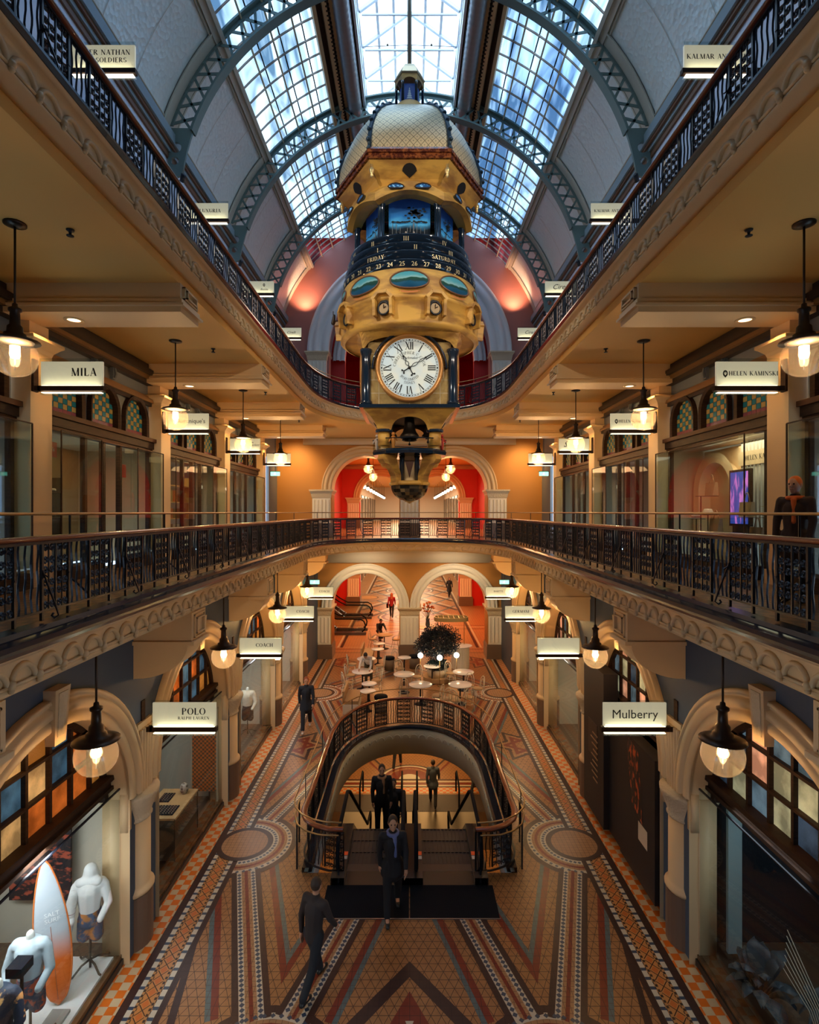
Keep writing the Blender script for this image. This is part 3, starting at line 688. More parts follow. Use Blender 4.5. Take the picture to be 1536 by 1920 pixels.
# timber bands and slots
mb = MB()
for s in (-1, 1):
    mb.T = lambda x, y, z, s=s: (s*x, y, z)
    for t0, t1, q, mi in ((65.6, 66.6, .14, 0), (66.6, 68.2, .02, 1), (68.2, 69.3, .16, 0), (69.3, 70.0, .06, 1), (70.0, 72.0, .12, 0), (72.0, 76.8, .0, 2)):
        mb.grid(lambda i, j: vp(t0+(t1-t0)*i/3, (YB, YE)[j], RV-q), 4, 2, mi=mi)
        for th in (t0, t1): mb.grid(lambda i, j: vp(th, (YB, YE)[j], (RV+.05, RV-q)[i]), 2, 2, mi=mi)
    y = YB
    while y < YE:
        mb.box(2.18, 2.36, y, y+.05, ZS+RV*sin(math.radians(70.2))-.20, ZS+RV*sin(math.radians(70.2))-.12, 1) ; y += .14
struct('ceiling_timber_bands', mb, [timber, dkwood, mat('dark_brown_board', (.30, .22, .15), .6)])
for s, nm in ((-1, 'left'), (1, 'right')):
    t = thing('ventilation_duct', 'long round ribbed grey ventilation duct running along the %s edge of the skylight' % nm, 'duct', (s*1.86, 8, ZS+6.05))
    mb = MB(); n_ = 500; mb.tube([(s*1.86, YB+.1+(20.2-YB)*k/n_, ZS+6.05) for k in range(n_+1)], .24, 16, rr=[.24+(.012 if k % 4 == 0 else 0) for k in range(n_+1)]); mb.build('pipe', duct, t, True)
# skylight box
X0, ZL0, ZL1, ZR, YL = 1.50, ZS+6.3, ZS+7.15, ZS+8.25, 20.0
whm = mat('white_steel_frame', (.80, .82, .84), .4)
mb = MB()
for s in (-1, 1):
    mb.box(min(s*X0, s*(X0+.07)), max(s*X0, s*(X0+.07)), YB, YL, ZL0-.25, ZL0+.12); mb.box(min(s*X0, s*(X0+.06)), max(s*X0, s*(X0+.06)), YB, YL, ZL1-.06, ZL1+.03)
    y = YB
    while y < YL+.1:
        mb.box(min(s*X0, s*(X0+.06)), max(s*X0, s*(X0+.06)), y-.05, y+.05, ZL0, ZL1)
        mb.bar((s*X0, y, ZL1), (0, y, ZR), .09, .09)
        if y + 1.1 < YL: mb.bar((s*X0*.95, y, ZL1-.1), (0, y+.0, ZL1-.1), .045, .045)
        y += 1.25
    for f in (.33, .66): mb.box(min(s*X0*f-.04, s*X0*f+.04), max(s*X0*f-.04, s*X0*f+.04), YB, YL, ZL1+(ZR-ZL1)*(1-f)-.02, ZL1+(ZR-ZL1)*(1-f)+.02)
mb.box(-.05, .05, YB, YL, ZR-.06, ZR+.04)
for yy in (YL,):   # gable end
    for x in (-1.0, -.55, .55, 1.0): mb.box(x-.04, x+.04, yy-.04, yy+.04, ZL0-.2, ZL1+(ZR-ZL1)*(1-abs(x)/X0))
    mb.box(-X0, X0, yy-.04, yy+.04, ZL1-.05, ZL1+.05); mb.box(-X0, X0, yy-.05, yy+.05, ZL0-.3, ZL0-.1)
    for s in (-1, 1): mb.bar((s*X0, yy, ZL0+.05), (0, yy, ZL0+.75), .05, .05)
struct('trim_skylight_frame', mb, whm)
mb = MB()
for s in (-1, 1):
    mb.add([(s*(X0+.03), 6, ZL0), (s*(X0+.03), YL, ZL0), (s*(X0+.03), YL, ZL1), (s*(X0+.03), 6, ZL1)], [(0,1,2,3)])
    mb.add([(s*(X0+.03), YB, ZL0), (s*(X0+.03), 6, ZL0), (s*(X0+.03), 6, ZL1), (s*(X0+.03), YB, ZL1)], [(0,1,2,3)], 1)  # unseen near part of the skylight closed off to cut daylight
    mb.add([(s*(X0+.03), 6, ZL1), (s*(X0+.03), YL, ZL1), (0, YL, ZR+.03), (0, 6, ZR+.03)], [(0,1,2,3)])
    mb.add([(s*(X0+.03), YB, ZL1), (s*(X0+.03), 6, ZL1), (0, 6, ZR+.03), (0, YB, ZR+.03)], [(0,1,2,3)], 1)
mb.add([(-X0, YL, ZL0), (X0, YL, ZL0), (X0, YL, ZL1), (0, YL, ZR), (-X0, YL, ZL1)], [(0,1,2,3,4)])
struct('window_2', mb, [lantglass, MATS['daylight_block_board']])
mb = MB(); mb.grid(lambda i, j: vp(76.8+26.4*i/10, (YL+.05, YE)[j], RV-.02), 11, 2); struct('ceiling_crown', mb, timber)
# tie rods of the skylight
for i, y in enumerate((8.2, 11.2, 14.2, 17.2)):
    t = thing('tie_rod', 'thin cross-braced steel tie rods inside the skylight, pair %s from the camera' % ('nearest', 'second', 'third', 'farthest')[i], 'rod', (0, y, ZL1-.2))
    mb = MB(); mb.tube([(-X0, y, ZL1-.25), (0, y+.4, ZL1+.15), (X0, y, ZL1-.25)], .012, 5); mb.tube([(-X0, y+.4, ZL1-.05), (X0, y+.4, ZL1-.05)], .010, 5); mb.build('rod', steel, t)
    mb = MB(); [mb.sphere((q, y+.2, ZL1-.02), .035, 8, 6) for q in (-.7, .7)]; mb.build('turnbuckle', bronze, t)
# ================================================================ ROOF TRUSSES
ORD = ('nearest', 'second', 'third')
def truss(y, label, grp):
    t = thing('roof_truss', label, 'truss', (0, y, 16.8), grp)
    RO, RI, d = RV-.03, 5.83, .13
    for nm, R, w in (('outer_chord', RO, .05), ('inner_chord', RI, .05)):
        mb = MB()
        mb.grid(lambda i, j: ((R+((-w/2, -w/2, w/2, w/2)[j]))*cos(math.radians(19+142*i/72)), y+(-d, d, d, -d)[j], ZS+(R+((-w/2, -w/2, w/2, w/2)[j]))*sin(math.radians(19+142*i/72))), 73, 4, cJ=True)
        q = .11 if nm == 'outer_chord' else -.11
        mb.grid(lambda i, j: ((R-(0, 0, q, q)[j])*cos(math.radians(19+142*i/72)), y+(-.02, .02, .02, -.02)[j], ZS+(R-(0, 0, q, q)[j])*sin(math.radians(19+142*i/72))), 73, 4, cJ=True)
        for k in range(0, 144):    # rivets
            a = math.radians(19+k*142/143); mb.sphere(((R-q*.6)*cos(a), y-.022, ZS+(R-q*.6)*sin(a)), .013, 5, 3)
        mb.build(nm, opal, t)
    n = 34
    for k in range(n):
        a0, a1 = math.radians(19+142*k/n), math.radians(19+142*(k+1)/n); mb = MB()
        P = lambda r, a: (r*cos(a), y, ZS+r*sin(a))
        mb.bar(P(RI, a0), P(RO, a1), .02, .075, up=(0,1,0)); mb.bar(P(RI, a1), P(RO, a0), .02, .075, up=(0,1,0))
        m2 = MB()
        def fb(p, q):
            p = Vector(p); q = Vector(q); tt = (q-p).normalized(); V = tt.cross(Vector((0,1,0)))
            m2.add([p+V*w_+Vector((0,e,0)) for w_, e in ((-.035,-.012),(.035,-.012),(.035,.012),(-.035,.012))]+[q+V*w_+Vector((0,e,0)) for w_, e in ((-.035,-.012),(.035,-.012),(.035,.012),(-.035,.012))],
                   [(0,3,2,1),(4,5,6,7),(0,1,5,4),(1,2,6,5),(2,3,7,6),(3,0,4,7)])
        fb(P(RI, a0), P(RO, a1)); fb(P(RI, a1), P(RO, a0))
        m2.build('lattice_brace', opal, t)
    for s in (-1, 1):
        L = [(6.14, 16.95), (6.14, 15.75), (5.95, 15.7)]+[(RI*cos(math.radians(a)), ZS+RI*sin(math.radians(a))) for a in (8, 11, 14, 17, 20)]
        if s < 0: L = [(-a, b) for a, b in L]
        holes = [arc(s*5.93, 16.46, .135, 0, 345, 22), arc(s*5.96, 16.12, .10, 0, 345, 22)]
        shape2d('foot_plate', [L]+holes, .035, at(0, y, 0), opal, t)
    return t
for i, y in enumerate(TR): truss(y, 'grey-green riveted lattice steel roof arch spanning the vault, %s of the three in view' % ORD[i], 'lattice roof arches')
# ================================================================ RAILINGS
def spiral(cx, cz, r, turn0, cw, n=11, turns=1.35):
    return [(cx+r*(1-.72*i/n)*cos(turn0+cw*2*PI*turns*i/n), 0, cz+r*(1-.72*i/n)*sin(turn0+cw*2*PI*turns*i/n)) for i in range(n+1)]
def scroll_mesh(w, h):
    mb = MB(); n = 6; dz = h/n
    for x in (-w/2, 0, w/2): mb.box(x-.009, x+.009, -.009, .009, 0, h)
    for c in (-w/4, w/4):
        for k in range(n):
            z = dz*(k+.5); r = min(w*.125, dz*.36)
            for s in (-1, 1):
                mb.tube(spiral(c+s*w*.115, z+dz*.12*(1 if k % 2 else -1), r, 0 if s < 0 else PI, s*(1 if k % 2 else -1)), .0115, 4)
            mb.box(c-.006, c+.006, -.006, .006, z-dz*.5, z+dz*.5)
            mb.sphere((c, 0, z), .018, 6, 4)
    return mb.mesh('scroll_panel', iron)
def bars_mesh(w, h, n):
    mb = MB()
    for k in range(n):
        x = -w/2+w*(k+.5)/n
        mb.tube([(x+.010*sin(4*PI*i/10+k), 0, h*i/10) for i in range(11)], .012, 4)
    return mb.mesh('baluster_group', iron)
def railing(name, label, P0, zh, stays=True, bar=True, barw=-.22, group=None, cat='railing', zbot=None, col_w=.42):
    t = thing(name, label, cat, (P0[0][0], P0[0][1], zh-1.0), group)
    zb = zbot if zbot is not None else zh-.76
    P = resample(P0, .15)[0]
    mb = MB(); sweep(mb, P, [(.05, zh-.055), (.065, zh-.03), (.06, zh-.01), (.035, zh), (-.035, zh), (-.06, zh-.01), (-.065, zh-.03), (-.05, zh-.055)]); mb.build('handrail', wood, t, True)
    mb = MB(); sweep(mb, P, [(.02, zb), (.02, zb+.02), (-.02, zb+.02), (-.02, zb)]); sweep(mb, P, [(.018, zh-.085), (.018, zh-.055), (-.018, zh-.055), (-.018, zh-.085)]); mb.build('bottom_rail', iron, t)
    Q, st = resample(P0, .80); N = normals(Q); h = zh-.075-zb-.01
    m1 = scroll_mesh(col_w*st/.8, h); m2 = bars_mesh((.8-col_w)*st/.8-.03, h, 4)
    m3 = MB(); m3.box(-.014, .014, -.014, .014, -(zb-(zh-.86)), h); m3.sphere((0, 0, h*.5), .022, 6, 4); m3 = m3.mesh('post', iron)
    ms = MB(); ms.tube([(0, 0, .30), (0, .03, .36), (0, .07, .33)], .009, 5); ms.tube([(0, .0, .42), (0, .14, .05), (0, .17, -.04), (0, .13, -.07), (0, .10, -.045), (0, .12, -.02)], .011, 5); ms = ms.mesh('stay', iron)
    n = len(Q)-1
    for i in range(n):
        (ax, ay), (bx, by) = Q[i], Q[i+1]; an = math.atan2(by-ay, bx-ax); dx, dy = cos(an), sin(an)
        for me, f in ((m1, col_w/.8/2), (m2, (col_w+.8)/2/.8), (m3, col_w/.8), (m3, 1.0), (ms, 0)):
            if me is ms and (not stays or i % 2): continue
            if me is m3 and i % 1: continue
            o = bpy.data.objects.new(me.name, me); fx = ax+(bx-ax)*f; fy = ay+(by-ay)*f
            o.location = (fx, fy, zb+.015); o.rotation_euler = (0, 0, an+(PI if me is ms else 0)); link(o, t)
    if bar:
        R = resample(P0, .25)[0]; NN = normals(R)
        mb = MB(); pts = [(R[i][0]+NN[i][0]*barw, R[i][1]+NN[i][1]*barw, zh+.215) for i in range(len(R))]
        mb.tube(pts, .016, 8); mb.build('upper_bar', brass, t, True)
        for i in range(3, len(Q)-1, 3):
            mb = MB(); a = (Q[i][0], Q[i][1]); nn = N[i]
            mb.tube([(a[0], a[1], zh-.7), (a[0]+nn[0]*barw, a[1]+nn[1]*barw, zh-.5), (a[0]+nn[0]*barw, a[1]+nn[1]*barw, zh+.2)], .012, 5)
            mb.build('bracket', iron, t)
    return t
railing('balcony_railing', 'black wrought-iron scroll balustrade with mahogany handrail around the middle gallery at eye level', OUT, HM, group=None)
railing('balcony_railing', 'black wrought-iron scroll balustrade along the top gallery, seen from below against the blue wall', OUT, HU)
VR = [(-1.30, 10.72), (-1.62, 10.74), (-1.92, 10.88), (-2.12, 11.10), (-2.20, 11.4)]+[(x*1.07, y+.1) for x, y in half_outline(2.05, 15.0, 3.2, 2.2, 11.6, step=.5) ]
VR = VR+[(-x, y) for x, y in reversed(VR[:-1])]
railing('well_railing', 'black iron balustrade with wooden handrail curving around the escalator well on the ground floor', VR, 1.0, stays=False, barw=-.20, zbot=.14)
# glass guards at the open end of the well
for s, nm in ((-1, 'left'), (1, 'right')):
    t = thing('glass_guard', 'curved clear glass guard at the %s front corner of the escalator well' % nm, 'guard', (s*2.0, 10.8, 0))
    Q = [(s*1.38, 10.60), (s*1.75, 10.62), (s*2.05, 10.76), (s*2.27, 11.0), (s*2.38, 11.35), (s*2.40, 11.9)]
    Q = resample(Q, .1)[0]
    mb = MB(); mb.grid(lambda i, j: (Q[i][0], Q[i][1], .04+.86*j), len(Q), 2); mb.build('glass_panel', void_glass, t, True)
    mb = MB(); mb.tube([(x, y, .92) for x, y in Q], .016, 6); mb.build('top_bar', brass, t, True)
    for k in (0, len(Q)//2, len(Q)-1):
        mb = MB(); mb.tube([(Q[k][0], Q[k][1], 0.01), (Q[k][0], Q[k][1], .92)], .018, 6); mb.build('post', iron, t)
# ================================================================ BEAMS, BRACKETS, PIERS, COLUMNS
PY = [9.2-4.7*2, 4.5, 9.2, 13.9, 18.6, 23.3]; PN = {4.5: 'first', 9.2: 'second', 13.9: 'third', 18.6: 'fourth', 23.3: 'farthest', PY[0]: 'rear'}
NEAR = {4.5: 'beside the camera', 9.2: 'nearest in view', 13.9: 'second in view', 18.6: 'third in view', 23.3: 'farthest, by the end wall'}
for s, nm in ((-1, 'left'), (1, 'right')):
    for y in (4.5, 9.2, 13.9, 18.6, 23.3):
        yc = y-.25
        # transverse beam under the top gallery
        t = thing('ceiling_beam', 'cream moulded beam under the top gallery on the %s, %s' % (nm, NEAR[y]), 'beam', (s*5, yc, CM-.5), 'moulded beams under the top gallery')
        mb = MB(lambda x, y_, z: (s*x, y_, z))
        mb.box(3.62, 6.5, yc-.33, yc+.33, CM-.26, CM+.0); mb.box(3.58, 6.5, yc-.37, yc+.37, CM-.34, CM-.26); mb.box(3.54, 6.5, yc-.41, yc+.41, CM-.38, CM-.34)
        mb.box(3.60, 6.5, yc-.36, yc+.36, CM-.47, CM-.38); mb.build('beam_body', cream, t)
        m2 = MB(lambda x, y_, z: (s*x, y_, z))
        for o in (0, .07): 
            for a in ((3.57-o*.3, 3.63, yc-.26+o, yc+.26-o, CM-.24+o*.5, CM-.22+o*.5), (3.57-o*.3, 3.63, yc-.26+o, yc+.26-o, CM-.06-o*.5, CM-.04-o*.5), (3.57-o*.3, 3.63, yc-.26+o, yc-.24+o, CM-.24+o*.5, CM-.04-o*.5), (3.57-o*.3, 3.63, yc+.24-o, yc+.26-o, CM-.24+o*.5, CM-.04-o*.5)): m2.box(*a)
        m2.build('end_panel', cream, t)
        # pier of the gallery shopfronts
        p = thing('pilaster', 'cream square pilaster between gallery shopfronts on the %s, %s' % (nm, NEAR[y]), 'pilaster', (s*6.35, y, FM), 'gallery pilasters')
        mb = MB(lambda x, y_, z: (s*x, y_, z)); mb.box(6.2, 6.55, y-.27, y+.27, FM, CM-.95); mb.box(6.17, 6.55, y-.30, y+.30, FM, FM+.25); mb.box(6.24, 6.6, y-.24, y+.24, CM-.7, CM-.46)
        mb.build('shaft', cream, p)
        mb = MB()
        mb.grid(lambda i, j: (s*(6.55-(.35+(0, .02, .10, .14, .14, .06)[j])*((1, 1, 0, 0)[i])), y+((-1, 1, 1, -1)[i])*(.27+(0, .02, .09, .13, .13, .05)[j]), CM-.95+(0, .06, .14, .17, .22, .25)[j]), 4, 6, cI=True)
        mb.build('capital', cream, p)
        # bracket under the middle gallery
        b = thing('bracket', 'cream console bracket carrying the middle gallery on the %s, %s' % (nm, NEAR[y]), 'bracket', (s*4, y, CG-.6), 'console brackets under the middle gallery')
        mb = MB(lambda x, y_, z: (s*x, y_, z)); mb.box(3.55, 4.6, y-.30, y+.30, CG-.46, CG); mb.box(3.50, 4.6, y-.34, y+.34, CG-.52, CG-.46)
        mb.build('beam_body', cream, b)
        mb = MB(lambda x, y_, z: (s*x, y_, z))
        m2 = MB(lambda x, y_, z: (s*x, y_, z))
        for o in (0, .06):
            for a in ((3.52-o*.3, 3.56, y-.22+o, y+.22-o, CG-.42+o, CG-.40+o), (3.52-o*.3, 3.56, y-.22+o, y+.22-o, CG-.06-o, CG-.04-o), (3.52-o*.3, 3.56, y-.22+o, y-.20+o, CG-.42+o, CG-.04-o), (3.52-o*.3, 3.56, y+.20-o, y+.22-o, CG-.42+o, CG-.04-o)): m2.box(*a)
        m2.build('end_panel', cream, b)
        poly = [(3.62, CG-.52)]+[(3.62+.85*(1-cos(PI/2*k/10)), CG-.52-.55*sin(PI/2*k/10)) for k in range(1, 11)]+[(4.6, CG-1.10), (4.6, CG-.52)]
        mb.prism(poly, lambda a, b_, d: (a, d, b_), y-.30, y+.30); mb.build('console', cream, b)
        # column
        c = thing('column', 'cream column with carved capital on the %s ground floor, %s' % (nm, NEAR[y]), 'column', (s*4.72, y, 0), 'ground floor columns')
        mb = MB(); mb.lathe([(0, .0), (.37, 0), (.37, .86), (0, .86)], (s*4.72, y), 24); mb.build('base', dado, c, False)
        mb = MB(); mb.lathe([(0, .86), (.36, .86), (.39, .90), (.39, .94), (.35, .98), (.33, 1.02), (.33, 2.1), (0, 2.1)], (s*4.72, y), 24); mb.build('shaft', cream, c, True)
        mb = MB(); mb.lathe([(0, 2.08), (.34, 2.08), (.36, 2.11), (.34, 2.14), (.36, 2.22), (.42, 2.38), (.46, 2.47), (.47, 2.50), (.47, 2.55), (0, 2.55)], (s*4.72, y), 24); mb.build('capital', cream_carved, c, True)
        mb = MB(lambda x, y_, z: (s*x, y_, z))
        for o in (-.20, -.10, 0, .10, .20): mb.tube([(4.45, y+o*.8, 2.55), (4.43, y+o, 3.6)], .035, 6)
        mb.box(4.45, 4.7, y-.25, y+.25, 2.55, 3.7); mb.build('impost', cream, c)
# ================================================================ GROUND ARCADES (walls with arched openings)
BY = [2.15, 6.85, 11.55, 16.25, 20.95]
R0, R1 = 1.84, 2.26
for s, nm in ((-1, 'left'), (1, 'right')):
    pts = [(YB, 0)]
    for yc in BY: pts += [(yc-R0-.04, 0)]+[(a, b) for a, b in arc(yc, 2.62, R0+.04, 180, 0, 32)]+[(yc+R0+.04, 0)]
    pts += [(YE, 0), (YE, CG), (YB, CG)]
    M = Matrix(((0,0,1,s*4.62),(1,0,0,0),(0,1,0,0),(0,0,0,1)))
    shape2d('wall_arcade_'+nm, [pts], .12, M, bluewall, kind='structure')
    mb = MB(); T = lambda u, o, z, s=s: (s*(4.5-o), u, z)
    for yc in BY:
        archivolt(mb, yc, 2.62, R0, R1, 0, T=T, d=.12)
        mb.grid(lambda i, j: (s*(4.45+.42*j), yc+(R0-.0)*cos(PI*i/32), 2.62+(R0-.0)*sin(PI*i/32)), 33, 2)
        for e in (-1, 1): mb.add([(s*4.45, yc+e*R0, 0), (s*4.87, yc+e*R0, 0), (s*4.87, yc+e*R0, 2.62), (s*4.45, yc+e*R0, 2.62)], [(0,1,2,3)])
    for py_ in (4.5, 9.2, 13.9, 18.6, 23.3):
        for e in (-1, 1): mb.T = None; mb.box(min(s*4.60, s*4.88), max(s*4.60, s*4.88), min(py_+e*.30, py_+e*.53), max(py_+e*.30, py_+e*.53), 0, 2.62); mb.box(min(s*4.48, s*4.60), max(s*4.48, s*4.60), min(py_+e*.40, py_+e*.53), max(py_+e*.40, py_+e*.53), 2.1, 2.7)
    mb.build('trim_archivolts_'+nm, cream, None, True, kind='structure')
    for i, yc in enumerate(BY):
        if i == 0: continue
        k = thing('keystone', 'carved cream keystone of the %s ground floor arch on the %s' % (('', 'nearest', 'second', 'third', 'farthest')[i], nm), 'keystone', (s*4.4, yc, 4.4), 'arch keystones')
        mb = MB()
        w0, w1 = .11, .15
        mb.add([(s*4.5, yc-w0, 4.30), (s*4.5, yc+w0, 4.30), (s*4.5, yc+w1, 5.0), (s*4.5, yc-w1, 5.0), (s*4.38, yc-w0, 4.30), (s*4.38, yc+w0, 4.30), (s*4.34, yc+w1, 5.0), (s*4.34, yc-w1, 5.0)],
               [(0,1,2,3),(4,5,6,7),(0,1,5,4),(1,2,6,5),(2,3,7,6),(3,0,4,7)]); mb.build('block', cream, k)
        mb = MB(); mb.add([(s*4.368, yc-w0*.6, 4.40), (s*4.368, yc+w0*.6, 4.40), (s*4.33, yc+w1*.6, 4.95), (s*4.33, yc-w1*.6, 4.95), (s*4.39, yc-w0*.6, 4.40), (s*4.39, yc+w0*.6, 4.40), (s*4.355, yc+w1*.6, 4.95), (s*4.355, yc-w1*.6, 4.95)],
               [(0,1,2,3),(0,1,5,4),(1,2,6,5),(2,3,7,6),(3,0,4,7)]); mb.build('carving', cream_carved, k)
# ================================================================ GROUND SHOP WINDOWS
def litpane(name, col, e): return mat(name, tuple(c*.6 for c in col), .15, noise=(2.2, tuple(min(1, c*1.7) for c in col), .42, .66), bump=(90, .25), emit=e)
pan_l = [litpane('amber_pane', (.42, .17, .03), .30), litpane('orange_pane', (.42, .10, .015), .30), litpane('blue_pane', (.035, .085, .14), .34), litpane('cream_pane', (.50, .31, .12), .32)]
pan_r = [litpane('dim_blue_pane', (.07, .12, .16), .35), litpane('dim_green_pane', (.30, .30, .18), .35), litpane('pink_pane', (.62, .28, .16), .5), litpane('dim_navy_pane', (.03, .05, .08), .3)]
SHOPW = {}
for s, nm in ((-1, 'left'), (1, 'right')):
    for i, yc in enumerate(BY):
        if i == 0: continue
        o = ('', 'nearest', 'second from the camera', 'third from the camera', 'farthest')[i]
        t = thing('shop_window', 'arched ground floor shop window with coloured square panes on the %s, %s' % (nm, o), 'shop window', (s*4.85, yc, 0), 'ground floor shop windows')
        x = 4.86; zs = 3.02; T = lambda u, o_, z, s=s: (s*(x-o_), u, z); cols = pan_l if (s < 0) else pan_r
        mb = MB(T); nx = 8; w = 2*R0/nx; dz = .46; rnd = random.Random(i+10*s)
        for a in range(nx):
            for b in range(4):
                y0, y1 = yc-R0+w*a, yc-R0+w*(a+1); z0, z1 = zs+dz*b, zs+dz*(b+1); yf = max(abs(y0-yc), abs(y1-yc)); yn = min(abs(y0-yc), abs(y1-yc))
                top = lambda yy: 2.62+math.sqrt(max(R0*R0-(yy-yc)**2, 0))
                q = [(y0, z0), (y1, z0), (y1, min(z1, top(y1))), ((y0+y1)/2, min(z1, top((y0+y1)/2))), (y0, min(z1, top(y0)))]
                if max(p[1] for p in q) <= z0+.02: continue
                q = [(p[0], max(p[1], z0)) for p in q]
                mi = rnd.choice((0, 1, 2, 2, 3)) if (a+b) % 2 else rnd.choice((0, 1, 1, 2))
                mb.add([(p[0], 0, p[1]) for p in q], [(0,1,2,3,4)], mi)
        mb.build('coloured_panes', cols, t)
        mb = MB(T)
        for a in range(1, nx): 
            yy = yc-R0+w*a; mb.box(yy-.025, yy+.025, -.02, .06, zs, 2.62+math.sqrt(R0*R0-(yy-yc)**2))
        for b in range(1, 4):
            z = zs+dz*b; hw = math.sqrt(max(R0*R0-(z-2.62)**2, 0)); mb.box(yc-hw, yc+hw, -.02, .07, z-.02, z+.02)
        mb.grid(lambda i_, j: (yc+(R0-(0, 0, .09, .09)[j])*cos(PI*i_/28), (-.03, .07, .07, -.03)[j], 2.62+(R0-(0, 0, .09, .09)[j])*sin(PI*i_/28)), 29, 4, cJ=True)
        mb.build('glazing_frame', dkwood, t)
        mb = MB(T); mb.box(yc-R0-.05, yc+R0+.05, -.05, .12, 2.82, 3.02); mb.box(yc-R0-.05, yc+R0+.05, -.05, .18, 2.96, 3.04); mb.box(yc-R0-.05, yc+R0+.05, -.05, .16, 2.80, 2.86); mb.build('transom', dkwood, t)
        L = 2.12
        mb = MB(T); mb.box(yc-L, yc+L, .04, .31, 0.0, .10, 0); mb.box(yc-L, yc+L, .03, .28, .10, .16, 1); mb.build('plinth', [mat('black_skirting', (.015, .013, .012), .3), mat('brown_marble_sill', (.17, .085, .035), .2, noise=(4, (.08, .04, .02), .4, .6))], t)
        if s > 0 and i == 2: SHOPW[(s, i)] = t; continue
        mb = MB(T); mb.add([(yc-L, .25, .16), (yc+L, .25, .16), (yc+L, .25, 2.80), (yc-L, .25, 2.80)], [(0,1,2,3)])
        for e in (-1, 1): mb.add([(yc+e*L, .25, .16), (yc+e*L, .04, .16), (yc+e*L, .04, 2.80), (yc+e*L, .25, 2.80)], [(0,1,2,3)])
        mb.add([(yc-L, .25, 2.80), (yc+L, .25, 2.80), (yc+L, .04, 2.80), (yc-L, .04, 2.80)], [(0,1,2,3)]); mb.build('display_glass', clear, t)
        mb = MB(T)
        for e in (-1, 1): mb.box(yc+e*L-.018, yc+e*L+.018, .232, .268, .16, 2.80)
        mb.box(yc-L, yc+L, .238, .262, 2.788, 2.812); mb.build('case_edge', iron, t)
        SHOPW[(s, i)] = t
# shop interiors on the ground floor
shopcream = mat('shop_cream_wall', (.62, .58, .48), .5); shopdark = mat('dark_slat_wall', (.022, .028, .036), .4)
for s, nm in ((-1, 'left'), (1, 'right')):
    for i, yc in enumerate(BY):
        if i == 0: continue
        dark = s > 0 and i in (1, 2)
        mb = MB(); X1, X2 = 4.90, 6.9
        mb.add([(s*X2, yc-2.3, 0), (s*X2, yc+2.3, 0), (s*X2, yc+2.3, 2.95), (s*X2, yc-2.3, 2.95)], [(0,1,2,3)], 0)
        for e in (-1, 1): mb.box(min(s*X1, s*X2), max(s*X1, s*X2), yc+e*2.3-.02, yc+e*2.3+.02, 0, 2.95, 0)
        mb.box(min(s*X1, s*X2), max(s*X1, s*X2), yc-2.3, yc+2.3, 2.95, 3.0, 0); mb.box(min(s*4.7, s*X2), max(s*4.7, s*X2), yc-2.25, yc+2.25, .005, .02, 1)
        struct('wall_shop_%s_%d' % (nm, i), mb, [shopdark if dark else shopcream, mat('shop_floor', (.13, .08, .05), .3)])
        if not dark: light('AREA', 'shop_light', (s*5.2, yc, 2.86), (0, 70, 18, 34, 40)[i] if s < 0 else 22, (.95, .96, 1) if s < 0 else (1, .85, .65), 2.2, size_y=.4, rot=(0, 0, 0))
    # black hoarding in the second bay on the right
t = thing('shop_hoarding', 'black painted hoarding with orange-red foliage print in the second bay on the right', 'hoarding', (4.6, 11.5, 0))
fol = mat('red_foliage_print', (.015, .012, .014), .4, noise=(5, (.55, .09, .02), .52, .60, (1, 2.4, 1)), bump=(20, .2))
mb = MB(); mb.box(4.38, 4.62, 9.75, 11.35, .16, 2.75); mb.box(4.42, 4.62, 11.35, 12.1, .16, 2.75); mb.box(4.30, 4.62, 12.1, 13.45, .16, 3.6); mb.build('panel', mat('matt_black_board', (.017, .014, .016), .5), t)
mb = MB(); mb.add([(4.377, 10.25, 1.3), (4.377, 10.75, 1.5), (4.377, 11.0, 2.5), (4.377, 10.9, 2.7), (4.377, 10.45, 2.6)], [(0,1,2,3,4)]); mb.build('printed_foliage', fol, t)
mb = MB(); mb.add([(4.376, 10.05, .95), (4.376, 10.45, .95), (4.376, 10.45, 1.3), (4.376, 10.05, 1.3)], [(0,1,2,3)]); mb.build('notice', mat('cream_paper', (.6, .5, .36), .6), t, label='small cream printed notice')
mb = MB(); mb.box(4.29, 4.30, 12.5, 13.1, 1.5, 2.3); mb.build('poster', mat('dark_poster', (.03, .018, .018), .4), t)
mb = MB()
for k in range(9): mb.box(4.282, 4.29, 12.45, 12.45+.5*(.6+.4*((k*7) % 5)/5), 1.0+k*.13, 1.03+k*.13)
mb.build('poster_lines', mat('dull_gold_print', (.35, .22, .12), .5), t)
CYK = 12.5
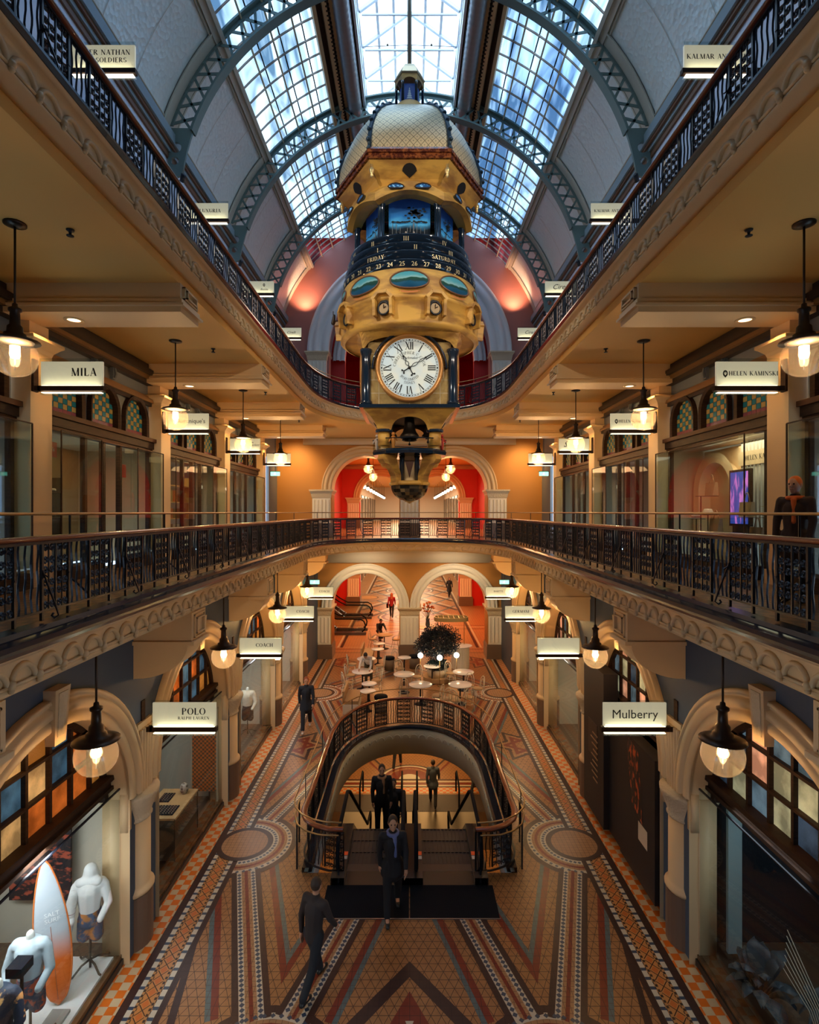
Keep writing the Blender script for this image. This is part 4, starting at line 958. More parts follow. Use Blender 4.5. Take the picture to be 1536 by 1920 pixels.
# ================================================================ PENDANT LAMPS
def lamp(x, y, z, zc, label, grp, power):
    t = thing('pendant_lamp', label, 'lamp', (x, y, z), grp)
    mb = MB(); mb.lathe([(0, zc), (.13, zc), (.13, zc-.02), (.06, zc-.045), (0, zc-.045)], (x, y), 16); mb.build('ceiling_rose', bronze, t, True)
    mb = MB(); mb.tube([(x, y, zc-.02), (x, y, z+.62)], .014, 8); mb.build('rod', bronze, t, True)
    mb = MB(); mb.lathe([(0, .68), (.03, .66), (.035, .62), (.075, .60), (.075, .57), (.055, .55), (.06, .40), (.085, .37), (.09, .30), (.12, .285), (.125, .25), (.20, .225), (.275, .20), (.28, .185), (.10, .195), (0, .2)], (x, y), 20, z0=z); mb.build('cap', bronze, t, True)
    mb = MB(); mb.lathe([(.255*sin(a), -.255*cos(a)) for a in [PI*.87*k/14 for k in range(15)]], (x, y), 24, z0=z); mb.build('globe', globeg, t, True)
    mb = MB(); mb.lathe([(0, -.02), (.045, -.02), (.055, .02), (.055, .13), (0, .14)], (x, y), 10, z0=z); mb.build('bulb', bulbm, t, True)
    mb = MB(); mb.tube([(x, y, z-.02), (x, y, z-.17)], .006, 5); mb.lathe([(0, .19), (.21, .195), (.21, .188), (0, .182)], (x, y), 16, z0=z); mb.build('reflector', mat('white_reflector', (.85, .8, .7), .4), t, True)
    light('POINT', 'lamp_light', (x, y, z-.03), power, WARM2, .07, parent=t)
    return t
LY = [6.85, 11.55, 16.25, 20.95]
DN = ('nearest', 'second', 'third', 'fourth')
for s, nm in ((-1, 'left'), (1, 'right')):
    for i, y in enumerate(LY):
        lamp(s*4.95, y, 9.15+.03*i, CM, 'clear globe pendant lamp over the %s middle gallery, %s from the camera' % (nm, DN[i]), 'gallery pendant lamps', LAMP_UP[i])
        lamp(s*3.93, y, 4.15, CG, 'clear globe pendant lamp over the %s ground floor, %s from the camera' % (nm, DN[i]), 'ground floor pendant lamps', LAMP_LOW[i])
# lamps in the halls beyond
for s, nm in ((-1, 'left'), (1, 'right')):
    for y, z, zc, q in ((30.5, 9.6, CM, 'in the red middle hall beyond the arches, nearer'), (34.5, 9.4, CM, 'in the red middle hall beyond the arches, farther')):
        lamp(s*2.3, y, z, zc, 'globe pendant lamp %s, on the %s' % (q, nm), 'hall pendant lamps', 110)
    lamp(s*2.2, 31.5, 4.55, CG, 'globe pendant lamp just behind the %s ground floor arch' % nm, 'hall pendant lamps', 210)
def mini(name, me_parts, loc, label, grp, cat):
    t = thing(name, label, cat, loc, grp)
    for nm_, me in me_parts:
        o = bpy.data.objects.new(nm_, me); COL.objects.link(o); o.parent = t
    return t
mb = MB(); mb.tube([(0,0,.1), (0,0,1.6)], .02, 5); mb.lathe([(0,.3),(.1,.28),(.2,.18),(0,.18)], n=10); m_a = mb.mesh('rod', bronze)
mb = MB(); mb.sphere((0,0,0), .15, 12, 8); m_b = mb.mesh('globe', mat('lit_globe', (1, .9, .7), .4, emit=5, ecol=(1, .80, .52)), True)
for s, nm in ((-1, 'left'), (1, 'right')):
    for k in range(10):
        mini('corridor_lamp', [('rod', m_a), ('globe', m_b)], (s*3.6, 43.5+k*3.8, 9.2), 'lit globe lamp on the %s of the distant corridor, %s of its row' % (nm, ('first', 'second', 'third', 'fourth', 'fifth', 'sixth', 'seventh', 'eighth', 'ninth', 'last')[k]), 'corridor lamps %s row' % nm, 'lamp')
for y in (46, 54, 62, 72):  # area fills without fixtures, added for strong warm corridor light
    for z, p in ((9.9, 330), (4.9, 260)): light('AREA', 'corridor_fill', (0, y, z), p*1.3, (1, .74, .45), 5)
light('AREA', 'hall_fill', (0, 35, 9.9), 420, (1, .5, .22), 5); light('AREA', 'hall_fill', (0, 36, 5.3), 520, (1, .42, .14), 6)  # hall fills added without fixtures, at each level
light('AREA', 'hall_fill', (0, 33, 19), 500, (1, .7, .5), 5)
for s in (-1, 1):
    light('SPOT', 'end_wall_fill', (s*2.2, 24.4, 5.4), 170, (1, .80, .52), .1, rot=(math.radians(35), 0, 0), spot=2.2, blend=1)  # spot without a fixture, added to brighten the ground floor end wall
    light('SPOT', 'wall_uplight', (s*5.1, 26.2, 16.9), 230, (1, .50, .28), .1, rot=(PI*.88, 0, 0), spot=1.9, blend=1)
    light('SPOT', 'end_wall_fill', (s*5.6, 25.2, 10.4), 200, (1, .62, .25), .1, rot=(math.radians(50), 0, 0), spot=1.8, blend=1)  # added wash for the middle end wall, no fixture
# downlights under the gallery beams (recessed ring + light)
for s, nm in ((-1, 'left'), (1, 'right')):
    for i, y in enumerate((9.2, 13.9, 18.6, 23.3)):
        t = thing('downlight', 'small round recessed downlight under a gallery beam on the %s, %s from the camera' % (nm, DN[i]), 'light', (s*5.6, y-.25, CM-.475), 'beam downlights')
        mb = MB(); mb.lathe([(.10, .005), (.15, .005), (.15, -.012), (.10, -.012)], (s*5.5, y-.25), 20, z0=CM-.472); mb.build('trim_ring', cream, t, True)
        mb = MB(); mb.lathe([(0, 0), (.10, 0)], (s*5.5, y-.25), 16, z0=CM-.474); mb.build('lens', mat('downlight_lens', (1, .9, .7), .4, emit=2.5, ecol=(1, .75, .4)), t)
        light('SPOT', 'downlight_beam', (s*5.9, y-.25, CM-.5), (40, 65, 85, 85)[i], WARM, .06, spot=2.2, blend=.8, parent=t)
# ceiling sprinklers and smoke detectors
mb = MB(); mb.lathe([(0, 0), (.05, 0), (.045, -.015), (.02, -.02), (.015, -.07), (.045, -.075), (.045, -.082), (0, -.085)], n=12); m_s = mb.mesh('sprinkler', iron, True)
for s, nm in ((-1, 'left'), (1, 'right')):
    for i, y in enumerate((7.9, 10.9, 13.0, 17.4, 22.4)):
        o = bpy.data.objects.new('sprinkler', m_s); o.location = (s*4.35, y-.9, CM-.002); link(o)
        tag(o, 'small dark ceiling sprinkler over the %s gallery, %s from the camera' % (nm, ('nearest', 'second', 'third', 'fourth', 'farthest')[i]), 'sprinkler', 'ceiling sprinklers')
# ================================================================ HANGING SIGNS
def sign(s, y, xin, xout, z0, z1, label, name='hanging_sign', glow=signglow, mid=True, lines=(), emb=None, xw=None):
    """panel between |x| = xin..xout facing the camera"""
    t = thing(name, label, 'sign', (s*xout, y, z0)); a, b = sorted((s*xin, s*xout)); w = b-a
    mb = MB(); mb.box(a, b, y-.02, y+.02, z0, z1); mb.build('panel', glow, t)
    mb = MB(); mb.box(a-.04, b+.02, y-.045, y+.045, z0-.09, z0-.01); xe = s*xout; x2 = s*(xw or xout+.12)
    mb.box(min(xe, x2), max(xe, x2), y-.045, y+.045, z0-.09, z1*.35+z0*.65 if False else z0-.01); mb.box(min(x2, x2+s*.04), max(x2, x2+s*.04), y-.06, y+.06, z0-.1, z1+.04); mb.build('bracket', dkwood, t)
    mb = MB(); mb.box(a+.02, b-.02, y-.03, y+.03, z0-.012, z0-.004); mb.box(a+.02, b-.02, y-.04, y+.04, z0-.122, z0-.113); mb.build('light_strip', stripglow, t)
    mb = MB(); mb.box(a-.02, b+.02, y-.03, y-.026, z0-.02, z1+.05); mb.box(a, b, y-.04, y+.04, z0-.15, z0-.13); mb.build('glass_cover', void_glass, t)
    light('AREA', 'sign_light', ((a+b)/2, y-.09, z0+.0), .9, (1, .82, .55), w*.9, size_y=.03, rot=(PI-.5, 0, 0), parent=t)
    for kind, txt, size, dx, dz in lines:
        cx, cz = (a+b)/2+dx, (z0+z1)/2+dz
        if kind == 'S':
            mb = MB(); serif_text(mb, txt, size*1.08, lambda u, v: (cx+u, y-.0215, cz-size/2+v), thick=1.3); mb.build('lettering', inkm, t)
        elif kind in ('F', 'I'):
            font_text('lettering', txt, size, inkm, at(cx, y-.0215, cz), t, ext=.001, shear=.4 if kind == 'I' else 0)
    if emb:
        mb = MB(); cx, cz = (a+b)/2+emb[0], (z0+z1)/2+emb[1]; r = emb[2]
        mb.add([(cx+r*.75*cos(2*PI*k/16), y-.0215, cz+r*sin(2*PI*k/16)-(r*.25 if k == 12 else 0)) for k in range(16)], [tuple(range(16))])
        mb.build('emblem', inkm, t, label='black oval leaf emblem')
        mb = MB()
        for k in range(5):
            an = PI*.15+PI*.7*k/4; mb.bar((cx, y-.023, cz-r*.5), (cx+r*.5*cos(an), y-.023, cz-r*.1+r*.6*sin(an)), r*.09, .001)
        mb.build('emblem_leaf', signglow, t)
    return t
c0 = CZ
GS = lambda s, y, label, **k: sign(s, y, 3.26, 4.32, 3.60, 3.99, label, xw=4.48, **k)
GS(-1, 9.2, 'lit hanging sign reading POLO RALPH LAUREN on the left of the ground floor', lines=[('S', 'POLO', .105, .16, .05), ('S', 'RALPH LAUREN', .048, .16, -.06)])
GS(-1, 13.9, 'lit hanging sign reading COACH on the left, nearest of the three COACH signs', lines=[('S', 'COACH', .085, .10, .02)])
GS(-1, 18.6, 'lit hanging sign reading COACH on the left, middle of the three COACH signs', lines=[('S', 'COACH', .085, .16, .02)])
GS(-1, 23.3, 'lit hanging sign reading COACH on the left, farthest of the three COACH signs', lines=[('S', 'COACH', .085, .16, .02)])
GS(1, 9.2, 'lit hanging sign reading Mulberry on the right of the ground floor', lines=[('F', 'Mulberry', .21, 0, .0)])
GS(1, 13.9, 'lit blank hanging sign on the right of the ground floor behind the Mulberry sign')
GS(1, 18.6, 'lit hanging sign reading GERMANI beside a globe lamp on the right of the ground floor', lines=[('S', 'GERMANI', .085, .0, .02)])
GS(1, 23.3, 'lit hanging sign reading BABETTE in thin letters at the far right of the ground floor', lines=[('F', 'BABETTE', .10, .0, .02)])
MS = lambda s, y, label, **k: sign(s, y-.25, 5.02, 6.03, 9.27, 9.66, label, xw=6.12, **k)
MS(-1, 9.2, 'lit hanging sign reading MILA on the nearest left gallery pilaster', lines=[('S', 'MILA', .12, .20, .02)])
MS(-1, 13.9, "lit hanging sign reading Dominique's on the left gallery behind a globe lamp", lines=[('F', "Dominique's", .15, .05, .0)])
MS(-1, 18.6, 'lit hanging sign with a thin script flourish on the left gallery, third from the camera', lines=[('I', 'S', .2, .2, .0), ('I', 'carlett', .12, .32, -.02)])
MS(-1, 23.3, 'lit blank hanging sign at the far end of the left gallery')
MS(1, 9.2, 'lit hanging sign reading HELEN KAMINSKI with an emblem on the nearest right gallery pilaster', lines=[('S', 'HELEN KAMINSKI', .066, .10, .0)], emb=(-.36, 0, .055))
MS(1, 13.9, 'lit hanging sign reading HELEN KAMINSKI half hidden by a globe lamp on the right gallery', lines=[('S', 'HELEN KAMINSKI', .066, .10, .0)], emb=(-.36, 0, .055))
MS(1, 18.6, 'lit hanging sign with a scrolled monogram on the right gallery, third from the camera', lines=[('I', 'S', .26, -.3, .0)])
MS(1, 23.3, 'lit blank hanging sign at the far end of the right gallery')
US = lambda s, y, label, **k: sign(s, y, 4.62, 5.68, 14.66, 15.05, label, xw=6.1, **k)
US(-1, 9.2, 'lit hanging sign reading PETER NATHAN TOY SOLDIERS on the left of the top gallery', lines=[('S', 'PETER NATHAN', .082, .0, .07), ('S', 'TOY SOLDIERS', .075, .0, -.06)])
US(-1, 13.9, 'lit hanging sign reading LUXURIA on the left of the top gallery', lines=[('S', 'LUXURIA', .085, .08, .0)])
US(-1, 18.6, 'lit sign with dark fleuron over script on the left top gallery, third from camera', lines=[('I', 'Bonita', .1, .2, -.08)], emb=(.2, .07, .05))
US(-1, 23.3, 'lit hanging sign with faint script at the far left of the top gallery', lines=[('I', 'Cirelli', .15, .1, 0)])
US(1, 9.2, 'lit hanging sign reading KALMAR ANTIQUES on the right of the top gallery, nearest', lines=[('S', 'KALMAR ANTIQUES', .078, .05, .0)])
US(1, 13.9, 'lit hanging sign reading KALMAR ANTIQUES on the right of the top gallery, second', lines=[('S', 'KALMAR ANTIQUES', .066, .0, .0)])
US(1, 18.6, 'lit hanging sign with dark italic script on the right top gallery, third from the camera', lines=[('I', 'Cirelli', .24, 0, 0)])
US(1, 23.3, 'lit hanging sign with italic script at the far right of the top gallery', lines=[('I', 'Cirelli', .2, 0, 0)])
exitm = mat('green_exit_panel', (.05, .55, .38), .4, emit=1.6, ecol=(.25, .95, .72))
for s, nm in ((-1, 'left'), (1, 'right')):
    for z, x, y, q in ((8.82, 6.0, 24.4, 'middle gallery'), (4.05, 4.15, 23.9, 'ground floor')):
        t = thing('exit_sign', 'small lit green exit sign with a running figure on the %s of the %s' % (nm, q), 'sign', (s*x, y, z))
        mb = MB(); mb.box(s*x-.2, s*x+.2, y-.03, y+.03, z, z+.17); mb.build('panel', exitm, t)
        mb = MB(); mb.box(s*x-.22, s*x+.22, y-.04, y+.04, z+.17, z+.2); mb.tube([(s*x, y, z+.2), (s*x, y, CM if z > 6 else CG)], .012, 6); mb.build('hanger', iron, t)
        mb = MB(); mb.sphere((s*x, y-.033, z+.14), (.015, .004, .015), 8, 5); mb.bar((s*x, y-.033, z+.12), (s*x-.02, y-.033, z+.07), .03, .004); mb.bar((s*x-.02, y-.033, z+.07), (s*x+.03, y-.033, z+.03), .012, .004); mb.bar((s*x-.02, y-.033, z+.07), (s*x-.06, y-.033, z+.03), .012, .004); mb.build('running_figure', mat('white_print', (.9, .95, .9), .4, emit=1.5), t)
# spotlights fixed to the truss feet
for s, nm in ((-1, 'left'), (1, 'right')):
    for i, y in enumerate(TR):
        t = thing('spotlight', 'small dark spotlight beside the %s foot of the %s roof arch' % (nm, ORD[i]), 'spotlight', (s*5.75, y-.1, 15.6), 'truss spotlights')
        mb = MB(); mb.tube([(s*5.75, y-.1, 15.55), (s*5.66, y-.22, 15.66)], .06, 10); mb.build('housing', iron, t, True)
        mb = MB(); mb.tube([(s*5.78, y-.08, 15.58), (s*6.1, y, 15.72)], .012, 5); mb.build('arm', iron, t)
for s, nm in ((-1, 'left'), (1, 'right')):  # out-of-view spotlights added to brighten the clock
    t = thing('spotlight', 'added spotlight on the %s of the top gallery, out of view, brightening the clock' % nm, 'spotlight', (s*5.7, 4.6, 15.4), 'added clock spotlights')
    mb = MB(); mb.tube([(s*5.85, 4.5, 15.45), (s*5.62, 4.75, 15.35)], .07, 10); mb.tube([(s*6.17, 4.5, 15.5), (s*5.8, 4.55, 15.45)], .015, 6); mb.build('housing', iron, t, True)
    d = Vector((0, CYK, 11.4))-Vector((s*5.6, 4.8, 15.3)); o = light('SPOT', 'clock_fill_beam', (s*5.58, 4.82, 15.3), 800, (1, .88, .68), .12, spot=math.radians(46), blend=.5, parent=t); o.rotation_euler = d.to_track_quat('-Z', 'Y').to_euler()
    t2 = thing('spotlight', 'added spotlight under the %s gallery edge, out of view, brightening the clock' % nm, 'spotlight', (s*3.9, 2.5, 10.7), 'added clock spotlights')
    mb = MB(); mb.tube([(s*3.9, 2.5, 10.68), (s*3.8, 2.7, 10.6)], .06, 10); mb.tube([(s*3.9, 2.5, 10.68), (s*3.9, 2.5, CM)], .012, 6); mb.build('housing', iron, t2, True)
    d = Vector((0, CYK, 10.2))-Vector((s*3.75, 2.8, 10.55)); o = light('SPOT', 'clock_fill_beam', (s*3.76, 2.8, 10.57), 330, (1, .86, .66), .1, spot=math.radians(30), blend=.6, parent=t2); o.rotation_euler = d.to_track_quat('-Z', 'Y').to_euler()
# ================================================================ GALLERY SHOPFRONTS
sg = [mat('teal_stained_glass', (.008, .055, .052), .15, emit=.07, ecol=(.05, .33, .30)), mat('amber_stained_glass', (.19, .10, .022), .15, emit=.10, ecol=(.62, .38, .09)), mat('rose_stained_glass', (.12, .03, .03), .15, emit=.08, ecol=(.45, .12, .12))]
ZT = 8.75
def shopfront(s, yc, label, wide=False):
    t = thing('gallery_shopfront', label, 'shopfront', (s*6.5, yc, FM), 'gallery shopfronts'); T = lambda u, o, z: (s*(6.5-o), u, z); hw = 2.05
    mb = MB(T)   # cornice
    for o, z0, z1, mi in ((.14, 10.62, 10.80, 0), (.26, 10.52, 10.64, 0), (.18, 10.44, 10.52, 1), (.10, 10.34, 10.44, 0), (.05, 9.98, 10.06, 1), (.12, 9.90, 9.98, 1), (.07, 9.82, 9.90, 0)): mb.box(yc-hw-.02, yc+hw+.02, -.1, o, z0, z1, mi)
    mb.build('cornice', [mat('dark_brown_cornice', (.032, .019, .013), .45), mat('tan_moulding', (.22, .11, .035), .5)], t)
    # frieze brackets
    for e in (-1, 1):
        mb = MB(T); mb.box(yc+e*.35-.06, yc+e*.35+.06, 0, .07, 10.1, 10.36); mb.tube([(yc+e*.35, .08, 10.12), (yc+e*.35, .11, 10.2), (yc+e*.35, .08, 10.33)], .03, 6); mb.build('frieze_bracket', greywall, t)
    # wall panel with three arches
    holes = []
    for c in (-1.32, 0, 1.32):
        L = [(yc+c-.5, ZT+.28), (yc+c-.5, ZT+.62)]+arc(yc+c, ZT+.62, .5, 180, 0, 16)+[(yc+c+.5, ZT+.28)]; holes.append(L)
    M = Matrix(((0,0,1,s*6.53),(1,0,0,0),(0,1,0,0),(0,0,0,1)))
    shape2d('spandrel', [[(yc-hw, ZT+.2), (yc+hw, ZT+.2), (yc+hw, 9.84), (yc-hw, 9.84)]]+holes, .03, M, greywall, t)
    for c in (-1.32, 0, 1.32):
        mb = MB(T); n = 14; cy = yc+c
        prof = [(0, .0), (0, .07), (-.05, .07), (-.07, .02), (-.07, 0)]
        path = [(cy-.56, ZT+.25)]+[(cy+.56*cos(PI-PI*k/n), ZT+.62+.56*sin(PI*k/n)) for k in range(n+1)]+[(cy+.56, ZT+.25)]
        path2 = [(cy-.48, ZT+.25)]+[(cy+.48*cos(PI-PI*k/n), ZT+.62+.48*sin(PI*k/n)) for k in range(n+1)]+[(cy+.48, ZT+.25)]
        mb.grid(lambda i, j: ((path, path, path2, path2)[j][i][0], (0, .10, .08, -.06)[j], (path, path, path2, path2)[j][i][1]), len(path), 4)
        fr = mb.build('arched_window_frame', dkwood, t)
        mb = MB(T); nx, nz = 7, 8; w = .96/nx; hz = .105
        for a in range(nx):
            for b in range(nz):
                y0 = cy-.48+w*a; z0 = ZT+.28+hz*b; 
                if math.hypot(y0+w/2-cy, max(0, z0+.05-ZT-.62)) > .47: continue
                mi = 2 if b == 0 else (a+b) % 2
                mb.add([(y0+.006, -.04, z0+.005), (y0+w-.006, -.04, z0+.005), (y0+w-.006, -.04, z0+hz-.005), (y0+.006, -.04, z0+hz-.005)], [(0,1,2,3)], mi)
        mb.add([(cy-.49, -.05, ZT+.25), (cy+.49, -.05, ZT+.25), (cy+.49, -.05, ZT+1.12), (cy-.49, -.05, ZT+1.12)], [(0,1,2,3)], 3)
        mb.build('stained_glass', sg+[mat('lead_black', (.01, .01, .01), .5)], fr)
    mb = MB(T); mb.box(yc-hw, yc+hw, -.04, .14, ZT, ZT+.16, 0); mb.box(yc-hw, yc+hw, -.04, .20, ZT+.16, ZT+.25, 1); mb.box(yc-hw, yc+hw, -.04, .10, ZT-.08, ZT, 1); mb.build('transom', [dkwood, mat('chestnut_moulding', (.06, .024, .010), .6, spec=.2)], t)
    # mullions and doors
    for c in ((-2.02, -.66, .0, .66, 2.02) if not wide else (-2.02, -1.66, 2.02)):
        mb = MB(T); mb.box(yc+c-.04, yc+c+.04, -.05, .05, FM, ZT); mb.build('mullion', dkwood, t)
    mb = MB(T); mb.add([(yc-hw, 0, FM+.05), (yc+hw, 0, FM+.05), (yc+hw, 0, ZT), (yc-hw, 0, ZT)], [(0,1,2,3)]); mb.build('shop_glass', clear, t)
    for e in ((-1, 1) if not wide else (0,)):    # projecting glass display bays
        a, b = sorted((yc+e*.72, yc+e*1.98)) if e else (yc-1.6, yc+1.98); mb = MB(T); z0, z1 = FM+.25, 8.63
        mb.add([(a, .40, z0), (b, .40, z0), (b, .40, z1), (a, .40, z1)], [(0,1,2,3)])
        for q in (a, b): mb.add([(q, .40, z0), (q, .02, z0), (q, .02, z1), (q, .40, z1)], [(0,1,2,3)])
        mb.add([(a, .40, z1), (b, .40, z1), (b, .02, z1), (a, .02, z1)], [(0,1,2,3)]); g = mb.build('display_bay', clear, t)
        mb = MB(T); mb.box(a, b, 0, .42, FM, FM+.25); 
        for q in (a, b): mb.box(q-.01, q+.01, .39, .41, z0, z1)
        mb.box(a, b, .39, .41, z1-.01, z1+.01); mb.build('bay_frame', dkwood, g)
    return t
for s, nm in ((-1, 'left'), (1, 'right')):
    for i, yc in enumerate(BY):
        o = ('beside the camera', 'cut by the picture edge', 'nearest whole one', 'second whole one', 'farthest')[i]
        shopfront(s, yc, 'dark gallery shopfront with arched stained-glass lights on the %s, %s' % (nm, o), wide=(s > 0 and i == 2))
        mb = MB(); X1, X2 = 6.6, 8.4; y0, y1 = yc-2.3, yc+2.3
        mb.add([(s*X2, y0, FM), (s*X2, y1, FM), (s*X2, y1, 9.3), (s*X2, y0, 9.3)], [(0,1,2,3)])
        for e in (y0, y1): mb.add([(s*X1, e, FM), (s*X2, e, FM), (s*X2, e, 9.3), (s*X1, e, 9.3)], [(0,1,2,3)])
        mb.add([(s*X1, y0, 8.74), (s*X2, y0, 8.74), (s*X2, y1, 8.74), (s*X1, y1, 8.74)], [(0,1,2,3)])
        struct('wall_gallery_shop_%s_%d' % (nm, i), mb, mat('shop_wall_%d%s' % (i % 3, 'r' if s > 0 and i == 2 else ''), ((.16, .12, .08), (.20, .16, .12), (.34, .22, .10))[i % 3] if not (s > 0 and i == 2) else (.50, .38, .24), .5))
        light('AREA', 'shop_light', (s*7.1, yc, 8.68), (3, 5, 15, 42, 24)[i] if s < 0 else (3, 6, 34, 14, 16)[i], WARM2 if s < 0 or i != 2 else (1, .80, .56), 1.6)
# ================================================================ THE HANGING CLOCK
CY = 12.5; z7 = lambda z: z+CZ
clk = thing('hanging_clock', 'huge ornate multi-storey hanging clock with gilt scale dome, blue calendar rings and white roman dial', 'clock', (0, CY, z7(.25)))
def hexring(r, n=6): return [(r*cos(PI/2*0+2*PI*k/n), CY+r*sin(2*PI*k/n)) for k in range(n)]
def hexlathe(mb, prof, n=6, mi=0):     # vertices at +-x: a flat side faces the camera
    mb.grid(lambda i, j: (prof[j][0]*cos(2*PI*i/n), CY+prof[j][0]*sin(2*PI*i/n), z7(prof[j][1])), n, len(prof), cI=True, mi=mi)
scale_m, t_, b_ = nodes_of('gilt_scales')
tc = t_.nodes.new('ShaderNodeTexCoord'); sp = t_.nodes.new('ShaderNodeSeparateXYZ'); t_.links.new(tc.outputs['UV'], sp.inputs[0])
ckn = t_.nodes.new('ShaderNodeTexChecker'); ckn.inputs['Scale'].default_value = 1.0
a1 = mathn(t_, 'ADD', sp.outputs[0], sp.outputs[1]); a2 = mathn(t_, 'SUBTRACT', sp.outputs[0], sp.outputs[1])
g1 = mathn(t_, 'LESS_THAN', mathn(t_, 'FRACT', a1), .07); g2 = mathn(t_, 'LESS_THAN', mathn(t_, 'FRACT', a2), .07); gg = mathn(t_, 'MAXIMUM', g1, g2)
f1 = mathn(t_, 'SUBTRACT', mathn(t_, 'FRACT', a1), .52); f2 = mathn(t_, 'SUBTRACT', mathn(t_, 'FRACT', a2), .52)
dot = mathn(t_, 'LESS_THAN', mathn(t_, 'ADD', mathn(t_, 'MULTIPLY', f1, f1), mathn(t_, 'MULTIPLY', f2, f2)), .006)
gg = mathn(t_, 'MAXIMUM', gg, dot)
mx = t_.nodes.new('ShaderNodeMix'); mx.data_type = 'RGBA'; mx.inputs['A'].default_value = (.95, .76, .46, 1); mx.inputs['B'].default_value = (.12, .07, .03, 1)
t_.links.new(gg, mx.inputs['Factor']); t_.links.new(mx.outputs['Result'], b_.inputs['Base Color']); b_.inputs['Metallic'].default_value = .25; b_.inputs['Roughness'].default_value = .34
hgt = mathn(t_, 'MULTIPLY', mathn(t_, 'ADD', mathn(t_, 'FRACT', a1), mathn(t_, 'FRACT', a2)), .5)
bp_ = t_.nodes.new('ShaderNodeBump'); bp_.inputs['Strength'].default_value = .6; bp_.inputs['Distance'].default_value = .03; t_.links.new(hgt, bp_.inputs['Height']); t_.links.new(bp_.outputs[0], b_.inputs['Normal'])
def dome_face(k, prof, name, parent, cell):
    a0, a1_ = 2*PI*k/6, 2*PI*(k+1)/6
    mb = MB(); n = 10; P0 = (cos(a0), sin(a0)); P1 = (cos(a1_), sin(a1_)); mid = ((P0[0]+P1[0])/2, (P0[1]+P1[1])/2)
    def fn(i, j):
        f = i/n; r, z = prof[j]; bx = P0[0]+(P1[0]-P0[0])*f; by = P0[1]+(P1[1]-P0[1])*f; bl = 1+.06*sin(PI*f)*sin(PI*j/(len(prof)-1))
        return (bx*r*bl, CY+by*r*bl, z7(z))
    mb.grid(fn, n+1, len(prof)); o = mb.build(name, scale_m, parent, True)
    uv = o.data.uv_layers.new(name='uv'); L = [0]
    for j in range(1, len(prof)): L.append(L[-1]+math.hypot(prof[j][0]-prof[j-1][0], prof[j][1]-prof[j-1][1]))
    for lp in o.data.loops:
        i, j = divmod(lp.vertex_index, len(prof)); uv.data[lp.index].uv = ((i/n-.5)*prof[j][0]/cell, L[j]/cell)
    return o
dp = [(1.61, 7.38), (1.625, 7.55), (1.59, 7.78), (1.51, 8.02), (1.40, 8.23), (1.26, 8.42), (1.08, 8.60), (.84, 8.78), (.50, 8.93)]
for k in range(6): dome_face(k, dp, 'dome_panel', clk, .15)
for k in range(6):
    a = 2*PI*k/6; mb = MB(); mb.tube([(r*1.005*cos(a), CY+r*1.005*sin(a), z7(z)) for r, z in dp], .045, 6)
    for r, z in dp: mb.sphere((r*1.03*cos(a), CY+r*1.03*sin(a), z7(z)), .05, 6, 4)
    mb.build('dome_rib', mat('blue_black_rib', (.03, .06, .09), .4, .3), clk, True)
mb = MB(); mb.lathe([(.55, 8.90), (.44, 8.96), (.38, 9.05), (.35, 9.18), (.32, 9.21), (0, 9.21)], (0, CY), 24, z0=CZ); mb.build('cap_ring', sand, clk, True)
mb = MB(); hexlathe(mb, [(1.66, 7.40), (1.70, 7.34), (1.70, 7.28), (1.66, 7.27), (1.66, 7.22), (1.70, 7.20), (1.69, 7.16), (1.55, 7.15)]); mb.build('eaves_moulding', mat('tortoiseshell_band', (.09, .02, .012), .25, noise=(14, (.34, .10, .03), .45, .6)), clk)
mb = MB(); hexlathe(mb, [(1.66, 7.18), (1.50, 7.02), (1.36, 6.90), (1.28, 6.78), (1.24, 6.70), (1.0, 6.66)]); mb.build('flared_soffit', sand, clk)
def sof(r):
    S_ = [(1.24, 6.70), (1.28, 6.78), (1.36, 6.90), (1.50, 7.02), (1.66, 7.18)]
    for (a, b), (c, d) in zip(S_, S_[1:]):
        if r <= c: return b+(d-b)*(max(r, a)-a)/(c-a)
    return 7.18
for k in range(6):      # drop holes painted as flat dark patches, and pendant knobs
    am = 2*PI*(k+.5)/6; r0, z0_, r1, z1_ = 1.36*.866, 6.96, 1.62*.866, 7.16
    tx, ty = -sin(am), cos(am); mb = MB(); pts = []
    for q in range(17):
        u = q/16*2*PI; w = .15*sin(u)*(1 if cos(u) > 0 else max(.0, 1+cos(u))**.7); h = .5+.42*cos(u)
        r = r0+(r1-r0)*h; z = sof(r/.866)-.012; pts.append((r*cos(am)*1.0+tx*w, CY+r*sin(am)+ty*w, z7(z)))
    mb.add(pts[:-1], [tuple(range(16))]); mb.build('painted_drop_hole', mat('hollow_shade_paint', (.012, .01, .01), .6), clk)
    av = 2*PI*k/6; mb = MB(); mb.lathe([(0, 7.12), (.04, 7.10), (.025, 7.05), (.06, 7.0), (.05, 6.95), (.025, 6.91), (.04, 6.87), (0, 6.83)], (1.54*cos(av), CY+1.54*sin(av)), 10, z0=CZ); mb.build('finial_drop', gilt, clk, True)
